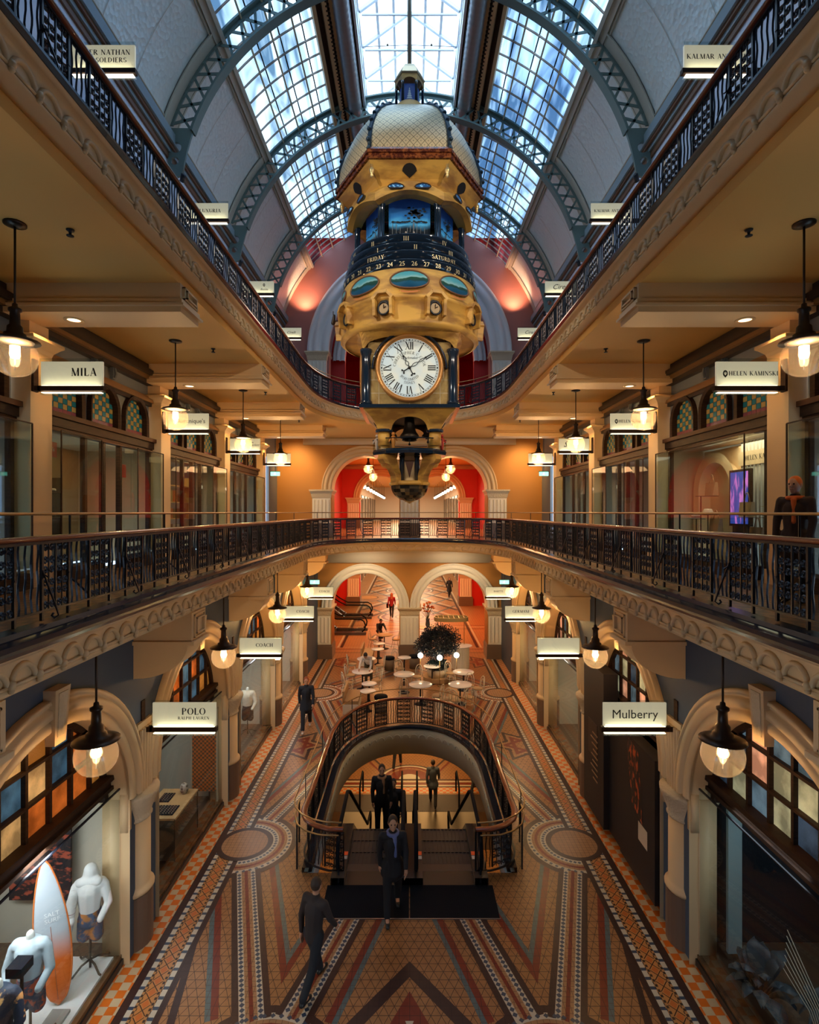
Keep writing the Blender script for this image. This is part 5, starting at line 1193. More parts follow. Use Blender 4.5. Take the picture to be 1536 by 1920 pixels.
# crown with the arched canopies and blue lights
def hp(r, th):      # point on hexagon of circumradius r at angle th (deg)
    k = int((th % 360)//60); a0, a1_ = math.radians(60*k), math.radians(60*k+60); f = ((th % 360)-60*k)/60
    return (r*(cos(a0)*(1-f)+cos(a1_)*f), CY+r*(sin(a0)*(1-f)+sin(a1_)*f))
mb = MB()
def crown(i, j):
    th = 360*i/144; f = (th % 60)/60; bulge = sin(PI*f); 
    r = (1.26, 1.34, 1.42, 1.43, 1.30, 1.12)[j]+.0+(.10, .12, .13, .13, .12, 0)[j]*bulge
    zb_ = 6.40+.16*bulge
    z = (6.80+.04*bulge, zb_+.25, zb_+.20, zb_+.02, zb_, zb_+.05)[j]
    x, y = hp(r, th); return (x, y, z7(z))
mb.grid(crown, 144, 6, cI=True); mb.build('arched_canopy', sand, clk, False)
for k in range(6):
    for sg_ in (-1, 1):
        th = 60*k+30+sg_*10.5; mb = MB(); r = 1.46; pts = []
        for q in range(12):
            u = 2*PI*q/12; x, y = hp(1.575, th+6.2*cos(u)); zz = 6.66+.050*sin(u)-.02*abs(cos(u)); pts.append((x, y, z7(zz)))
        mb.add(pts, [tuple(range(12))]); 
        mb.build('blue_light', mat('blue_leaded_glass', (.02, .08, .22), .1, noise=(16, (.25, .55, .85), .52, .62), emit=.25), clk)
        mb = MB(); mb.tube(pts, .015, 5, closed=True); mb.build('light_surround', mat('dark_surround', (.05, .03, .02), .4), clk)
# painted stage with columns and figures
skyp, t_, b_ = nodes_of('painted_night_sky')
tc = t_.nodes.new('ShaderNodeTexCoord'); sp = t_.nodes.new('ShaderNodeSeparateXYZ'); t_.links.new(tc.outputs['Object'], sp.inputs[0])
rp = t_.nodes.new('ShaderNodeValToRGB'); e = rp.color_ramp.elements
e[0].position = 0; e[0].color = (.004, .008, .015, 1); e[1].position = 1; e[1].color = (.004, .012, .06, 1)
for p_, c_ in ((.30, (.006, .012, .02, 1)), (.36, (.03, .12, .22, 1)), (.42, (.08, .42, .75, 1)), (.58, (.02, .16, .45, 1)), (.8, (.006, .03, .13, 1))): q = e.new(p_); q.color = c_
nn = t_.nodes.new('ShaderNodeTexNoise'); nn.inputs['Scale'].default_value = 5; t_.links.new(tc.outputs['Object'], nn.inputs['Vector'])
hh = mathn(t_, 'ADD', mathn(t_, 'DIVIDE', mathn(t_, 'SUBTRACT', sp.outputs[2], z7(5.72)), .95), mathn(t_, 'MULTIPLY', mathn(t_, 'SUBTRACT', nn.outputs['Fac'], .5), .18))
t_.links.new(hh, rp.inputs[0]); t_.links.new(rp.outputs[0], b_.inputs['Base Color']); b_.inputs['Roughness'].default_value = .4
t_.links.new(rp.outputs[0], b_.inputs['Emission Color']); b_.inputs['Emission Strength'].default_value = .22  # emission puts a glow into the painted scene itself
orgp = mat('painted_orange_scene', (.50, .20, .03), .4, noise=(9, (.04, .05, .12), .5, .6), emit=.15)  # this scene's paint glows by emission too
for k in range(6):
    th0, th1 = 60*k+4, 60*k+56; mb = MB()
    mb.grid(lambda i, j: (*hp(1.02, th0+(th1-th0)*i/8), z7(5.70+1.0*j)), 9, 2)
    o = mb.build('painted_scene', skyp, clk)
    # painted gum trees
    mb = MB(); rr = random.Random(k+4)
    for q in range(9):
        th = th0+6+(th1-th0-12)*q/8+rr.uniform(-2, 2); big = q in (5,) ; h = rr.uniform(.28, .45)+(.12 if big else 0); w = .006+(.006 if big else 0)
        x, y = hp(1.04, th); tx, ty = hp(1.04, th+.4); mb.tube([(x, y, z7(5.72)), (tx, ty, z7(5.72+h))], w, 4)
    mb.build('painted_trunks', mat('pale_trunk_paint', (.30, .33, .36), .5), o)
    mb = MB()
    for q in range(60):
        big = q > 14; th = 60*k+37+rr.gauss(0, 4.5) if big else th0+6+(th1-th0-12)*q/14; x, y = hp(1.05, th); z = 5.72+(.62+.06*rr.gauss(0, 1) if big else .42+.03*rr.random()); r = .022+.02*rr.random()
        nx_, ny_ = cos(2*PI*(k+.5)/6), sin(2*PI*(k+.5)/6); n_ = 7; mb.add([(x+nx_*.004-ny_*r*cos(2*PI*i/n_), y+ny_*.004+nx_*r*cos(2*PI*i/n_), z7(z+r*.6*sin(2*PI*i/n_))) for i in range(n_)], [tuple(range(n_))])
    mb.build('painted_foliage', mat('dark_foliage_paint', (.012, .02, .03), .6), o)
    mb = MB(); mb.lathe([(0, 5.68), (.085, 5.68), (.085, 5.74), (.07, 5.76), (.065, 6.40), (.09, 6.46), (.09, 6.52), (0, 6.52)], hp(1.19, 60*k), 12, z0=CZ); mb.build('stage_column', navy, clk, True)
mb = MB(); [mb.grid(lambda i, j: (*hp(1.015, 304+(52)*i/8), z7(5.70+(.22+.0*i)*j)), 9, 2)]; mb.build('painted_scene', orgp, clk, label='painted orange crowd scene')
fgc = [('red_coat', (.5, .03, .02)), ('orange_coat', (.55, .2, .03)), ('white_coat', (.6, .5, .45)), ('dark_coat', (.02, .02, .03))]
for q, (th, ci) in enumerate(((222, 1), (214, 3), (258, 3), (266, 2), (270, 3), (275, 2), (281, 3), (309, 0), (314, 3), (319, 1), (324, 3), (330, 3), (236, 3))):
    mb = MB(); x, y = hp(1.12, th); mb.cap((x, y, z7(5.72)), (x, y, z7(5.84)), .022, .035, 8); mb.sphere((x, y, z7(5.90)), .022, 8, 6); mb.cap((x-.03, y, z7(5.84)), (x-.045, y-.02, z7(5.76)), .012, .010, 6)
    mb.build('little_figure', mat(fgc[ci][0], fgc[ci][1], .5), clk, True)
# calendar rings
rz = [(1.33, 5.70), (1.39, 5.50), (1.44, 5.31), (1.485, 5.11), (1.52, 4.92)]
for i in range(4):
    r0_, z0_ = rz[i]; r1_, z1_ = rz[i+1]; mb = MB()
    mb.lathe([(r0_-.3, z0_), (r0_+.012, z0_), (r0_+.02, z0_-.015), (r0_+.008, z0_-.03), (r0_+.008, z1_+.0), (r0_-.1, z1_)], (0, CY), 72, z0=CZ); mb.build('calendar_ring', navy, clk, True)
def on_ring(r, zc, am):   # plane -> cylinder surface, angle am (deg) measured from facing the camera, + to the right
    return lambda a, b: (r*sin(math.radians(am)+a/r), CY-r*cos(math.radians(am)+a/r), z7(zc+b))
for txt, am, i, sz in (('II', -35, 0, .09), ('III', -3, 0, .09), ('IV', 33, 0, .09), ('I', -28, 1, .09), ('II', 5, 1, .09), ('III', 38, 1, .09), ('FRIDAY', -29, 2, .082), ('SATURDAY', 30, 2, .082), ('XII', -64, 0, .08), ('V', 66, 0, .08), ('XI', -62, 1, .08), ('IV', 70, 1, .08)):
    r = rz[i][0]+.012; zc = rz[i][1]-.15 if i < 2 else rz[i][1]-.14; mb = MB(); serif_text(mb, txt, sz, on_ring(r, zc, am), thick=1.15); mb.build('gilt_numeral', mat('gilt_letter', (.80, .66, .38), .4, .2), clk)
for q, num in enumerate(range(18, 36)):
    am = (num-25.6)*9.6; s_ = str(num if num < 32 else num-31); r = rz[3][0]+.010; zc = rz[3][1]-.105
    if abs(am) > 84: continue
    cu = bpy.data.curves.new('date_numeral', 'FONT'); cu.body = s_; cu.size = .125; cu.extrude = .002; cu.align_x = 'CENTER'; cu.align_y = 'CENTER'; cu.resolution_u = 3; cu.materials.append(MATS['gilt_letter'])
    o = meshed('date_numeral', cu); an = math.radians(am)
    o.matrix_world = Matrix.Translation((r*sin(an), CY-r*cos(an), z7(zc))) @ Matrix.Rotation(an, 4, 'Z') @ XZ; link(o, clk)
# drum with oval paintings
mb = MB(); mb.lathe([(1.45, 4.93), (1.50, 4.92), (1.55, 4.66), (1.575, 4.40), (1.60, 4.36), (1.62, 4.33), (1.60, 4.28), (1.555, 4.26), (1.56, 4.05), (1.52, 3.90), (1.56, 3.86), (1.55, 3.80), (1.46, 3.76)], (0, CY), 72, z0=CZ)
mb.build('drum', sand, clk, True)
pnt = []
for nm_, c_ in (('painted_bay', (.03, .22, .36)), ('painted_isles', (.03, .16, .26))):
    m_, t_, b_ = nodes_of(nm_); tc = t_.nodes.new('ShaderNodeTexCoord'); sp = t_.nodes.new('ShaderNodeSeparateXYZ'); t_.links.new(tc.outputs['Object'], sp.inputs[0])
    nn = t_.nodes.new('ShaderNodeTexNoise'); nn.inputs['Scale'].default_value = 4; t_.links.new(tc.outputs['Object'], nn.inputs['Vector'])
    rp = t_.nodes.new('ShaderNodeValToRGB'); e = rp.color_ramp.elements; e[0].position = 0; e[0].color = (.005, .05, .12, 1); e[1].position = 1; e[1].color = (.08, .38, .50, 1)
    for p_, cc in ((.38, (.01, .09, .17, 1)), (.44, (.012, .05, .045, 1)), (.60, (.02, .09, .06, 1)), (.64, (.30, .55, .58, 1)), (.8, (.10, .42, .52, 1))): q = e.new(p_); q.color = cc
    hh = mathn(t_, 'ADD', mathn(t_, 'DIVIDE', mathn(t_, 'SUBTRACT', sp.outputs[2], z7(4.48)), .36), mathn(t_, 'MULTIPLY', mathn(t_, 'SUBTRACT', nn.outputs['Fac'], .5), .5))
    t_.links.new(hh, rp.inputs[0]); t_.links.new(rp.outputs[0], b_.inputs['Base Color']); b_.inputs['Roughness'].default_value = .3; pnt.append(m_)
for k, am in enumerate((-112, -76, -38, 0, 38, 76, 112, 150, 180, -150)):
    mb = MB(); f = lambda a, b, am=am, o=.02: ((1.545-(b)*.25+o)*sin(math.radians(am)+a/1.55), CY-(1.545-b*.25+o)*cos(math.radians(am)+a/1.55), z7(4.665+b))
    n = 28
    for q in range(n): pass
    mb.add([f(0, 0)]+[f(.38*cos(2*PI*q/n), .185*sin(2*PI*q/n)) for q in range(n)], [(0, 1+q, 1+(q+1) % n) for q in range(n)]); o = mb.build('oval_painting', pnt[k % 2], clk)
    mb = MB(); mb.tube([f(.39*cos(2*PI*q/n), .195*sin(2*PI*q/n), o=.018) for q in range(n)], .018, 6, closed=True); mb.build('oval_frame', mat('copper_frame', (.22, .10, .05), .4, .4), o, True)
    mb = MB(); 
    mb.grid(lambda i, j: f(-.16+.32*i/10, -.262+.018*sin(PI*(i/10))*-1.2+(-.018, .018)[j], o=.03), 11, 2)
    for e_ in (-1, 1): mb.add([f(e_*.16, -.255, o=.025), f(e_*.21, -.235, o=.025), f(e_*.19, -.252, o=.025), f(e_*.21, -.275, o=.025)], [(0,1,2,3)])
    mb.build('scroll_banner', mat('orange_banner', (.62, .20, .05), .5), clk)
# little niche clocks
for k in range(8):
    am = -19+38*k if k < 8 else 0; am = -19+45*k if k not in (1,) else 19
    am = (-19, 19, 57, -57, 100, -100, 140, -140)[k]; r = 1.58
    F_ = lambda a, b, o=0, am=am: ((r+o)*sin(math.radians(am))+a*cos(math.radians(am)), CY-(r+o)*cos(math.radians(am))+a*sin(math.radians(am)), z7(4.13+b))
    mb = MB()
    for e_ in (-1, 1): mb.add([F_(e_*.15, -.18, -.05), F_(e_*.21, -.18, -.05), F_(e_*.21, -.18, .10), F_(e_*.15, -.18, .10), F_(e_*.15, .14, -.05), F_(e_*.21, .14, -.05), F_(e_*.21, .14, .13), F_(e_*.15, .14, .13)], [(0,3,2,1),(4,5,6,7),(0,1,5,4),(1,2,6,5),(2,3,7,6),(3,0,4,7)])
    for (ax, az), (bx, bz) in (((-.22, .14), (-.10, .27)), ((-.10, .27), (.10, .27)), ((.10, .27), (.22, .14))): mb.bar(F_(ax, az, .05), F_(bx, bz, .05), .06, .16, up=(sin(math.radians(am)), -cos(math.radians(am)), 0))
    h = mb.build('niche_hood', sand, clk)
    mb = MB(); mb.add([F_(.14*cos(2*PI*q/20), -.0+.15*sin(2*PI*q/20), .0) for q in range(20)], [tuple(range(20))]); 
    mb.build('niche_shadow', MATS['hollow_shade_paint'], h)  # dark disc paints the shade inside the niche
    mb = MB(); mb.add([F_(.105*cos(2*PI*q/20), -.03+.11*sin(2*PI*q/20), .015) for q in range(20)], [tuple(range(20))]); d_ = mb.build('small_dial', mat('amber_dial', (.45, .27, .09), .4), h)
    mb = MB(); mb.tube([F_(.12*cos(2*PI*q/20), -.03+.125*sin(2*PI*q/20), .02) for q in range(20)], .02, 5, closed=True)
    mb.bar(F_(0, -.03, .03), F_(.0, .05, .03), .012, .006); mb.bar(F_(0, -.03, .03), F_(.05, .0, .03), .012, .006); mb.build('small_dial_ring', iron, h, True)
# square storey
FY = CY-1.01
def pend(i, j):      # square with arched faces opening to the round drum
    th = 2*PI*i/96; c_, s_ = cos(th), sin(th); rs = .98/max(abs(c_), abs(s_)); rr_ = 1.50; f = (0, .18, .4, .65, .85, 1)[j]
    u = abs(abs(c_)-abs(s_))  # 0 at corners
    lift = .50*math.sqrt(max(0, 1-(min(abs(c_), abs(s_))/max(abs(c_), abs(s_)))**2))**.9 if True else 0
    fl = f; r = rs*(1-fl)+(rr_)*fl; z = (3.44+lift*(1-fl)*.80)*(1-fl)+3.80*fl if False else 3.42+lift*(1-fl)**.5*.62+(3.80-3.42-0)*fl**1.0*(1 if True else 0)
    z = min(z, 3.80) if fl < 1 else 3.80
    return (r*c_, CY+r*s_, z7(z))
mb = MB(); mb.grid(pend, 96, 6, cI=True); mb.build('vaulted_corbel', sand, clk)
mb = MB(); mb.box(-.88, .88, CY-.92, CY+.92, z7(2.26), z7(3.60)); mb.build('stone_body', sandrough, clk)
mb = MB(); T = lambda k: None
for k in range(4):
    R_ = Matrix.Rotation(PI/2*k, 3, 'Z'); f = lambda a, z, o: tuple(R_ @ Vector((a, -(.922+o), 0))+Vector((0, CY, z7(z))))
    for z in (2.52, 2.80, 3.08, 3.36): mb.add([f(-.88, z-.006, 0), f(.88, z-.006, 0), f(.88, z+.006, 0), f(-.88, z+.006, 0)], [(0,1,2,3)])
    for a, z0, z1 in ((-.65, 2.27, 2.8), (.65, 2.27, 2.8), (-.24, 2.27, 2.52), (.24, 2.27, 2.52), (0, 2.27, 2.52), (-.65, 3.08, 3.36), (.65, 3.08, 3.36), (.72, 2.8, 3.08), (-.75, 2.8, 3.08)): mb.add([f(a-.006, z0, 0), f(a+.006, z0, 0), f(a+.006, z1, 0), f(a-.006, z1, 0)], [(0,1,2,3)])
mb.build('mortar_joints', mat('pale_mortar', (.62, .50, .34), .6), clk)
for sx in (-1, 1):
    for sy in (-1, 1):
        mb = MB(); mb.lathe([(0, 2.27), (.13, 2.27), (.13, 2.33), (.105, 2.37), (.095, 3.30), (.125, 3.38), (.13, 3.44), (0, 3.44)], (.92*sx, CY+.92*sy), 18, z0=CZ); mb.build('corner_column', navy, clk, True)
mb = MB(); mb.box(-1.06, 1.06, CY-1.06, CY+1.06, z7(2.19), z7(2.265)); mb.build('base_slab', navy, clk)
dialm = mat('white_dial', (.58, .70, .76), .25, noise=(2.5, (.70, .74, .68), .4, .6), emit=.22)
for k in range(4):
    rot = Matrix.Rotation(PI/2*k, 4, 'Z'); f = lambda a, b, o=0: tuple(Vector((0, CY, 0))+rot.to_3x3() @ Vector((a, -(.93+o), z7(3.03)+b)))
    mb = MB(); n = 48
    mb.add([f(0, 0, .09)]+[f(.635*cos(2*PI*q/n), .635*sin(2*PI*q/n), .09) for q in range(n)], [(0, 1+q, 1+(q+1) % n) for q in range(n)]); d = mb.build('dial', dialm, clk)
    mb = MB(); pr = [(.62, .09), (.63, .12), (.66, .125), (.67, .15), (.70, .14), (.715, .10), (.715, 0)]
    mb.grid(lambda i, j: f(pr[j][0]*cos(2*PI*i/n), pr[j][0]*sin(2*PI*i/n), pr[j][1]), n, len(pr), cI=True); mb.build('bezel', mat('copper_gilt_bezel', (.75, .36, .12), .3, .5), clk, True)
    if k: continue
    mb = MB(); pr = [(.76, -.02), (.80, -.02), (.80, .06), (.76, .06)]
    mb.grid(lambda i, j: f(pr[j][0]*cos(PI*i/24), pr[j][0]*sin(PI*i/24), pr[j][1]), 25, 4, cJ=True); mb.build('hood_moulding', navy, clk, True)
    mb = MB()
    for q in range(60):
        a = 2*PI*q/60; w = .006 if q % 5 else .015; mb.add([f(r_*sin(a+sg_*w/r_), r_*cos(a+sg_*w/r_), .093) for r_, sg_ in ((.575, -1), (.575, 1), (.60, 1), (.60, -1))], [(0,1,2,3)])
    for r_ in (.572, .60): mb.grid(lambda i, j: f((r_+(-.003, .003)[j])*cos(2*PI*i/96), (r_+(-.003, .003)[j])*sin(2*PI*i/96), .0935), 96, 2, cI=True)
    for h in range(12):
        nm_ = ('XII', 'I', 'II', 'III', 'IIII', 'V', 'VI', 'VII', 'VIII', 'IX', 'X', 'XI')[h]; a = 2*PI*h/12
        g = lambda u, v, a=a: f(cos(a)*u*.72+sin(a)*(.385+v), -sin(a)*u*.72+cos(a)*(.385+v), .094); serif_text(mb, nm_, .165, g, track=-.08, thick=1.2)
    mb.build('roman_numerals', inkm, d)
    mb = MB()
    def curved(txt, r, sz, up=True):
        tot = sum(GL[c][0]+.06 for c in txt)*sz*.9; pos = -tot/2
        for c in txt:
            w = (GL[c][0]+.06)*sz*.9; m_ = (pos+w/2)/r; a = m_ if up else -m_
            if up: g = lambda u, v: f(sin(a)*(r+v)+cos(a)*u*.9, cos(a)*(r+v)-sin(a)*u*.9, .094)
            else: g = lambda u, v: f(-sin(a)*(r-v)+cos(a)*u*.9, -cos(a)*(r-v)-sin(a)*u*.9, .094)
            serif_text(mb, c, sz, g); pos += w
    curved('CHRISTOPHER C COOK', .29, .062); curved('IPOH LIMITED', .27, .055, False); curved('SYDNEY', .345, .055, False)
    mb.build('dial_lettering', inkm, d)
    font_text('dial_script', 'Clockmaker', .075, inkm, Matrix.Translation(f(0, .21, .095)) @ XZ, d, ext=.0005, shear=.3)
    for nm_, an, L, w in (('hour_hand', math.radians(-28), .38, .035), ('minute_hand', math.radians(58), .56, .03)):
        mb = MB(); dx, dz = sin(an), cos(an); P = lambda l, o: f(dx*l+dz*o, dz*l-dx*o, .105 if nm_ == 'hour_hand' else .112)
        for q in (0, 1): mb.tube([P(.05+L*.62*v/8, (1 if q else -1)*w*abs(sin(PI*2*v/8))*(1.1-v/16)) for v in range(9)], .007, 4)
        mb.tube([P(.62*L+.04, 0), P(L, 0)], .009, 5); mb.tube([P(-.17, -.03), P(-.13, 0), P(.06, 0)], .012, 5); mb.tube([P(-.17, .03), P(-.13, 0)], .012, 5); mb.sphere(P(0, 0), .035, 8, 6); mb.sphere(P(L*.72, 0), .022, 6, 5); mb.sphere(P(-.16, .035), .02, 6, 5); mb.sphere(P(-.16, -.035), .02, 6, 5)
        mb.build(nm_, inkm, clk)
# inverted pyramid with bell openings
mb = MB()
def pyr(i, j):
    k, f = divmod(i, 24); a = -1+2*f/24; t = j/5; w = .98*(1-t)+.62*t; R_ = Matrix.Rotation(PI/2*k, 3, 'Z')
    ap = .56; zbot = 1.78+.26*(max(0, 1-(abs(a)/ap)**2.2)**.6 if abs(a) < ap else 0)
    z = 2.19*(1-t)+zbot*t; w = .98-(2.19-z)/(2.19-1.78)*.30-(.05*sin(PI*(2.19-z)/(.41)))
    return tuple(R_ @ Vector((a*w, -w, 0))+Vector((0, CY, z7(z))))
mb.grid(pyr, 96, 6, cI=True); mb.build('arched_cone', sand, clk)
mb = MB(); mb.box(-.85, .85, CY-.85, CY+.85, z7(2.10), z7(2.19)); mb.build('bell_chamber_ceiling', MATS['hollow_shade_paint'], clk)  # near-black colour paints the dark around the bell tops
for sx in (-1, 1):
    for sy in (-1, 1):
        mb = MB(); mb.lathe([(0, 1.45), (.135, 1.45), (.13, 1.74), (0, 1.74)], (.56*sx, CY+.56*sy), 14, z0=CZ); mb.build('stub_column', sand, clk, True)
        mb = MB(); mb.lathe([(0, 1.735), (.18, 1.735), (.19, 1.77), (.18, 1.80), (0, 1.80)], (.56*sx, CY+.56*sy), 14, z0=CZ); mb.build('column_cap', navy, clk, True)
for x, y, q in ((0, -.35, 1.0), (-.42, 0, .62), (.42, 0, .62), (0, .42, .8)):
    mb = MB(); mb.lathe([(0, .46), (.10, .45), (.115, .38), (.12, .25), (.15, .14), (.21, .06), (.225, .02), (.20, 0), (.17, .03), (.10, .2), (0, .3)], (0, 0), 20)
    mb.v = [(x+vx*q, CY+y+vy*q, z7(1.64+(1-q)*.2)+vz*q) for vx, vy, vz in mb.v]; bl = mb.build('bell', mat('dark_bell_bronze', (.05, .035, .025), .4, .7), clk, True)
    mb = MB(); mb.tube([(x, CY+y, z7(1.75)), (x, CY+y, z7(1.60))], .012, 5); mb.sphere((x, CY+y, z7(1.60)), .03, 8, 6); mb.build('clapper', iron, bl)
mb = MB(); mb.lathe([(0, 1.38), (.84, 1.38), (.87, 1.33), (.85, 1.27), (0, 1.25)], (0, CY), 10, z0=CZ, rot=PI/10); mb.build('platform', navy, clk)
mb = MB(); mb.lathe([(.86, 1.36), (.86, 1.60)], (0, CY), 10, z0=CZ, rot=PI/10); mb.build('platform_glass', void_glass, clk)
mb = MB(); mb.tube([(.86*cos(PI/10+2*PI*k/10), CY+.86*sin(PI/10+2*PI*k/10), z7(1.60)) for k in range(10)], .012, 5, closed=True); mb.build('platform_rail', iron, clk)
for (x, y, c_) in ((-.72, -.35, 2), (.72, -.35, 0), (-.35, -.7, 1)):
    mb = MB(); mb.cap((x, CY+y, z7(1.40)), (x, CY+y, z7(1.60)), .035, .055, 8); mb.sphere((x, CY+y, z7(1.69)), .04, 8, 6); mb.cap((x-.05, CY+y, z7(1.60)), (x-.09, CY+y-.04, z7(1.52)), .018, .014, 6); mb.cap((x+.05, CY+y, z7(1.60)), (x+.08, CY+y-.04, z7(1.54)), .018, .014, 6)
    mb.build('little_figure', MATS[fgc[c_][0]], clk, True)
# four scrolled buttresses, core and checkered bowl
for k in range(4):
    R_ = Matrix.Rotation(PI/4+PI/2*k, 3, 'Z'); prof_o = [(.88, 1.25), (.90, 1.15), (.84, 1.07), (.70, 1.04), (.60, .94), (.52, .80), (.50, .66), (.52, .60)]; prof_i = [(.36, .60), (.34, .70), (.36, .85), (.42, 1.0), (.48, 1.12), (.50, 1.25)]
    mb = MB(); mb.prism([p for p in prof_o+prof_i], lambda a, b, d: tuple(R_ @ Vector((a, d, 0))+Vector((0, CY, z7(b)))), -.09, .09); mb.build('scroll_buttress', sand, clk)
mb = MB(); mb.box(-.115, .115, CY-.22, CY+.22, z7(.62), z7(1.26)); mb.box(-.22, .22, CY-.12, CY+.12, z7(.62), z7(1.26)); mb.build('core', mat('cream_core', (.72, .52, .28), .5), clk)
mb = MB(); mb.add([(-.105, CY-.222, z7(1.16)), (.105, CY-.222, z7(1.16)), (0, CY-.222, z7(.76))], [(0,1,2)]); mb.build('inlay_triangle', mat('chestnut_inlay', (.14, .05, .03), .4), clk)
for sx in (-1, 1):
    for sy in (-1, 1): mb = MB(); mb.lathe([(0, .66), (.06, .66), (.055, 1.2), (.07, 1.25), (0, 1.25)], (.17*sx, CY+.26*sy), 12, z0=CZ); mb.build('slim_column', navy, clk, True)
mb = MB(); mb.lathe([(0, .60), (.46, .60), (.47, .66), (.42, .70), (0, .70)], (0, CY), 24, z0=CZ); mb.build('bowl_rim', sand, clk, True)
mb = MB()
for j in range(7):
    for i in range(24):
        a0, a1_ = 2*PI*i/24, 2*PI*(i+1)/24; p0, p1 = PI/2*j/7, PI/2*(j+1)/7; q = lambda a, p: (.43*cos(p)*cos(a), CY+.43*cos(p)*sin(a), z7(.60-.36*sin(p)))
        mb.add([q(a0, p0), q(a1_, p0), q(a1_, p1), q(a0, p1)], [(0,1,2,3)], ((i//2+j) % 2) if (i*7+j*3) % 5 else 2)
mb.build('checkered_bowl', [mat('dark_checker', (.02, .018, .016), .2), mat('olive_checker', (.10, .08, .05), .2), mat('gold_checker', (.30, .20, .08), .2)], clk)
mb = MB(); mb.lathe([(0, .26), (.10, .26), (.11, .235), (.05, .22), (.03, .20), (0, .19)], (0, CY), 14, z0=CZ); mb.build('bottom_knob', gilt, clk, True)
# lantern and suspension pipe
mb = MB(); hexlathe(mb, [(.22, 9.19), (.22, 9.66)]); mb.build('lantern_core', mat('cobalt_panel', (.008, .03, .16), .3, emit=.12, ecol=(.02, .08, .4)), clk)
for k in range(6):
    a = 2*PI*k/6; mb = MB(); mb.lathe([(0, 9.19), (.035, 9.19), (.028, 9.62), (.04, 9.66), (0, 9.66)], (.30*cos(a), CY+.30*sin(a)), 8, z0=CZ); mb.build('lantern_column', navy, clk, True)
mb = MB()
for k in range(6):
    n = 10
    for q in range(n):
        f0, f1 = q/n, (q+1)/n; P = lambda f, z: (*hp(.33, 60*k+60*f), z7(z)); za = lambda f: 9.64+.10*math.sqrt(max(0, 1-((f-.5)/.42)**2)) if abs(f-.5) < .42 else 9.58
        mb.add([P(f0, za(f0)), P(f1, za(f1)), P(f1, 9.82), P(f0, 9.82)], [(0,1,2,3)])
mb.build('lantern_arches', sand, clk)
mb = MB(); hexlathe(mb, [(.34, 9.82), (.36, 9.85), (.335, 9.87), (.27, 10.02), (.20, 10.12), (.05, 10.16)]); mb.build('lantern_roof', mat('pale_gilt', (.75, .60, .38), .35, .6), clk)
mb = MB(); z_ = 9.52
for dz, w in ((.0, .07), (.05, .055), (.10, .04), (.15, .028), (.20, .015)): mb.add([(-w, CY-.193, z7(9.32+dz)), (w, CY-.193, z7(9.32+dz)), (w*.5, CY-.193, z7(9.365+dz)), (-w*.5, CY-.193, z7(9.365+dz))], [(0,1,2,3)])
mb.build('white_crest', mat('white_crest_paint', (.7, .75, .8), .5), clk)
mb = MB(); mb.tube([(0, CY, z7(10.1)), (0, CY, ZR-.05)], .05, 14); mb.build('suspension_pipe', mat('pale_brass_pipe', (.62, .55, .42), .3, .7), clk, True)
# sail ship circling the clock
t = thing('model_ship', 'tiny dark model figure riding on an arm at the left of the clock drum', 'model', (-1.70, CY-.2, z7(4.35)))
mb = MB(); mb.cap((-1.72, CY-.2, z7(4.25)), (-1.70, CY-.2, z7(4.42)), .045, .03, 8); mb.cap((-1.72, CY-.2, z7(4.3)), (-1.62, CY-.2, z7(4.3)), .02, .015, 6); mb.tube([(-1.72, CY-.2, z7(4.42)), (-1.72, CY-.2, z7(4.52))], .01, 5); mb.tube([(-1.70, CY-.2, z7(4.3)), (-1.5, CY-.2, z7(4.3))], .01, 5); mb.build('rider', bronze, t, True)
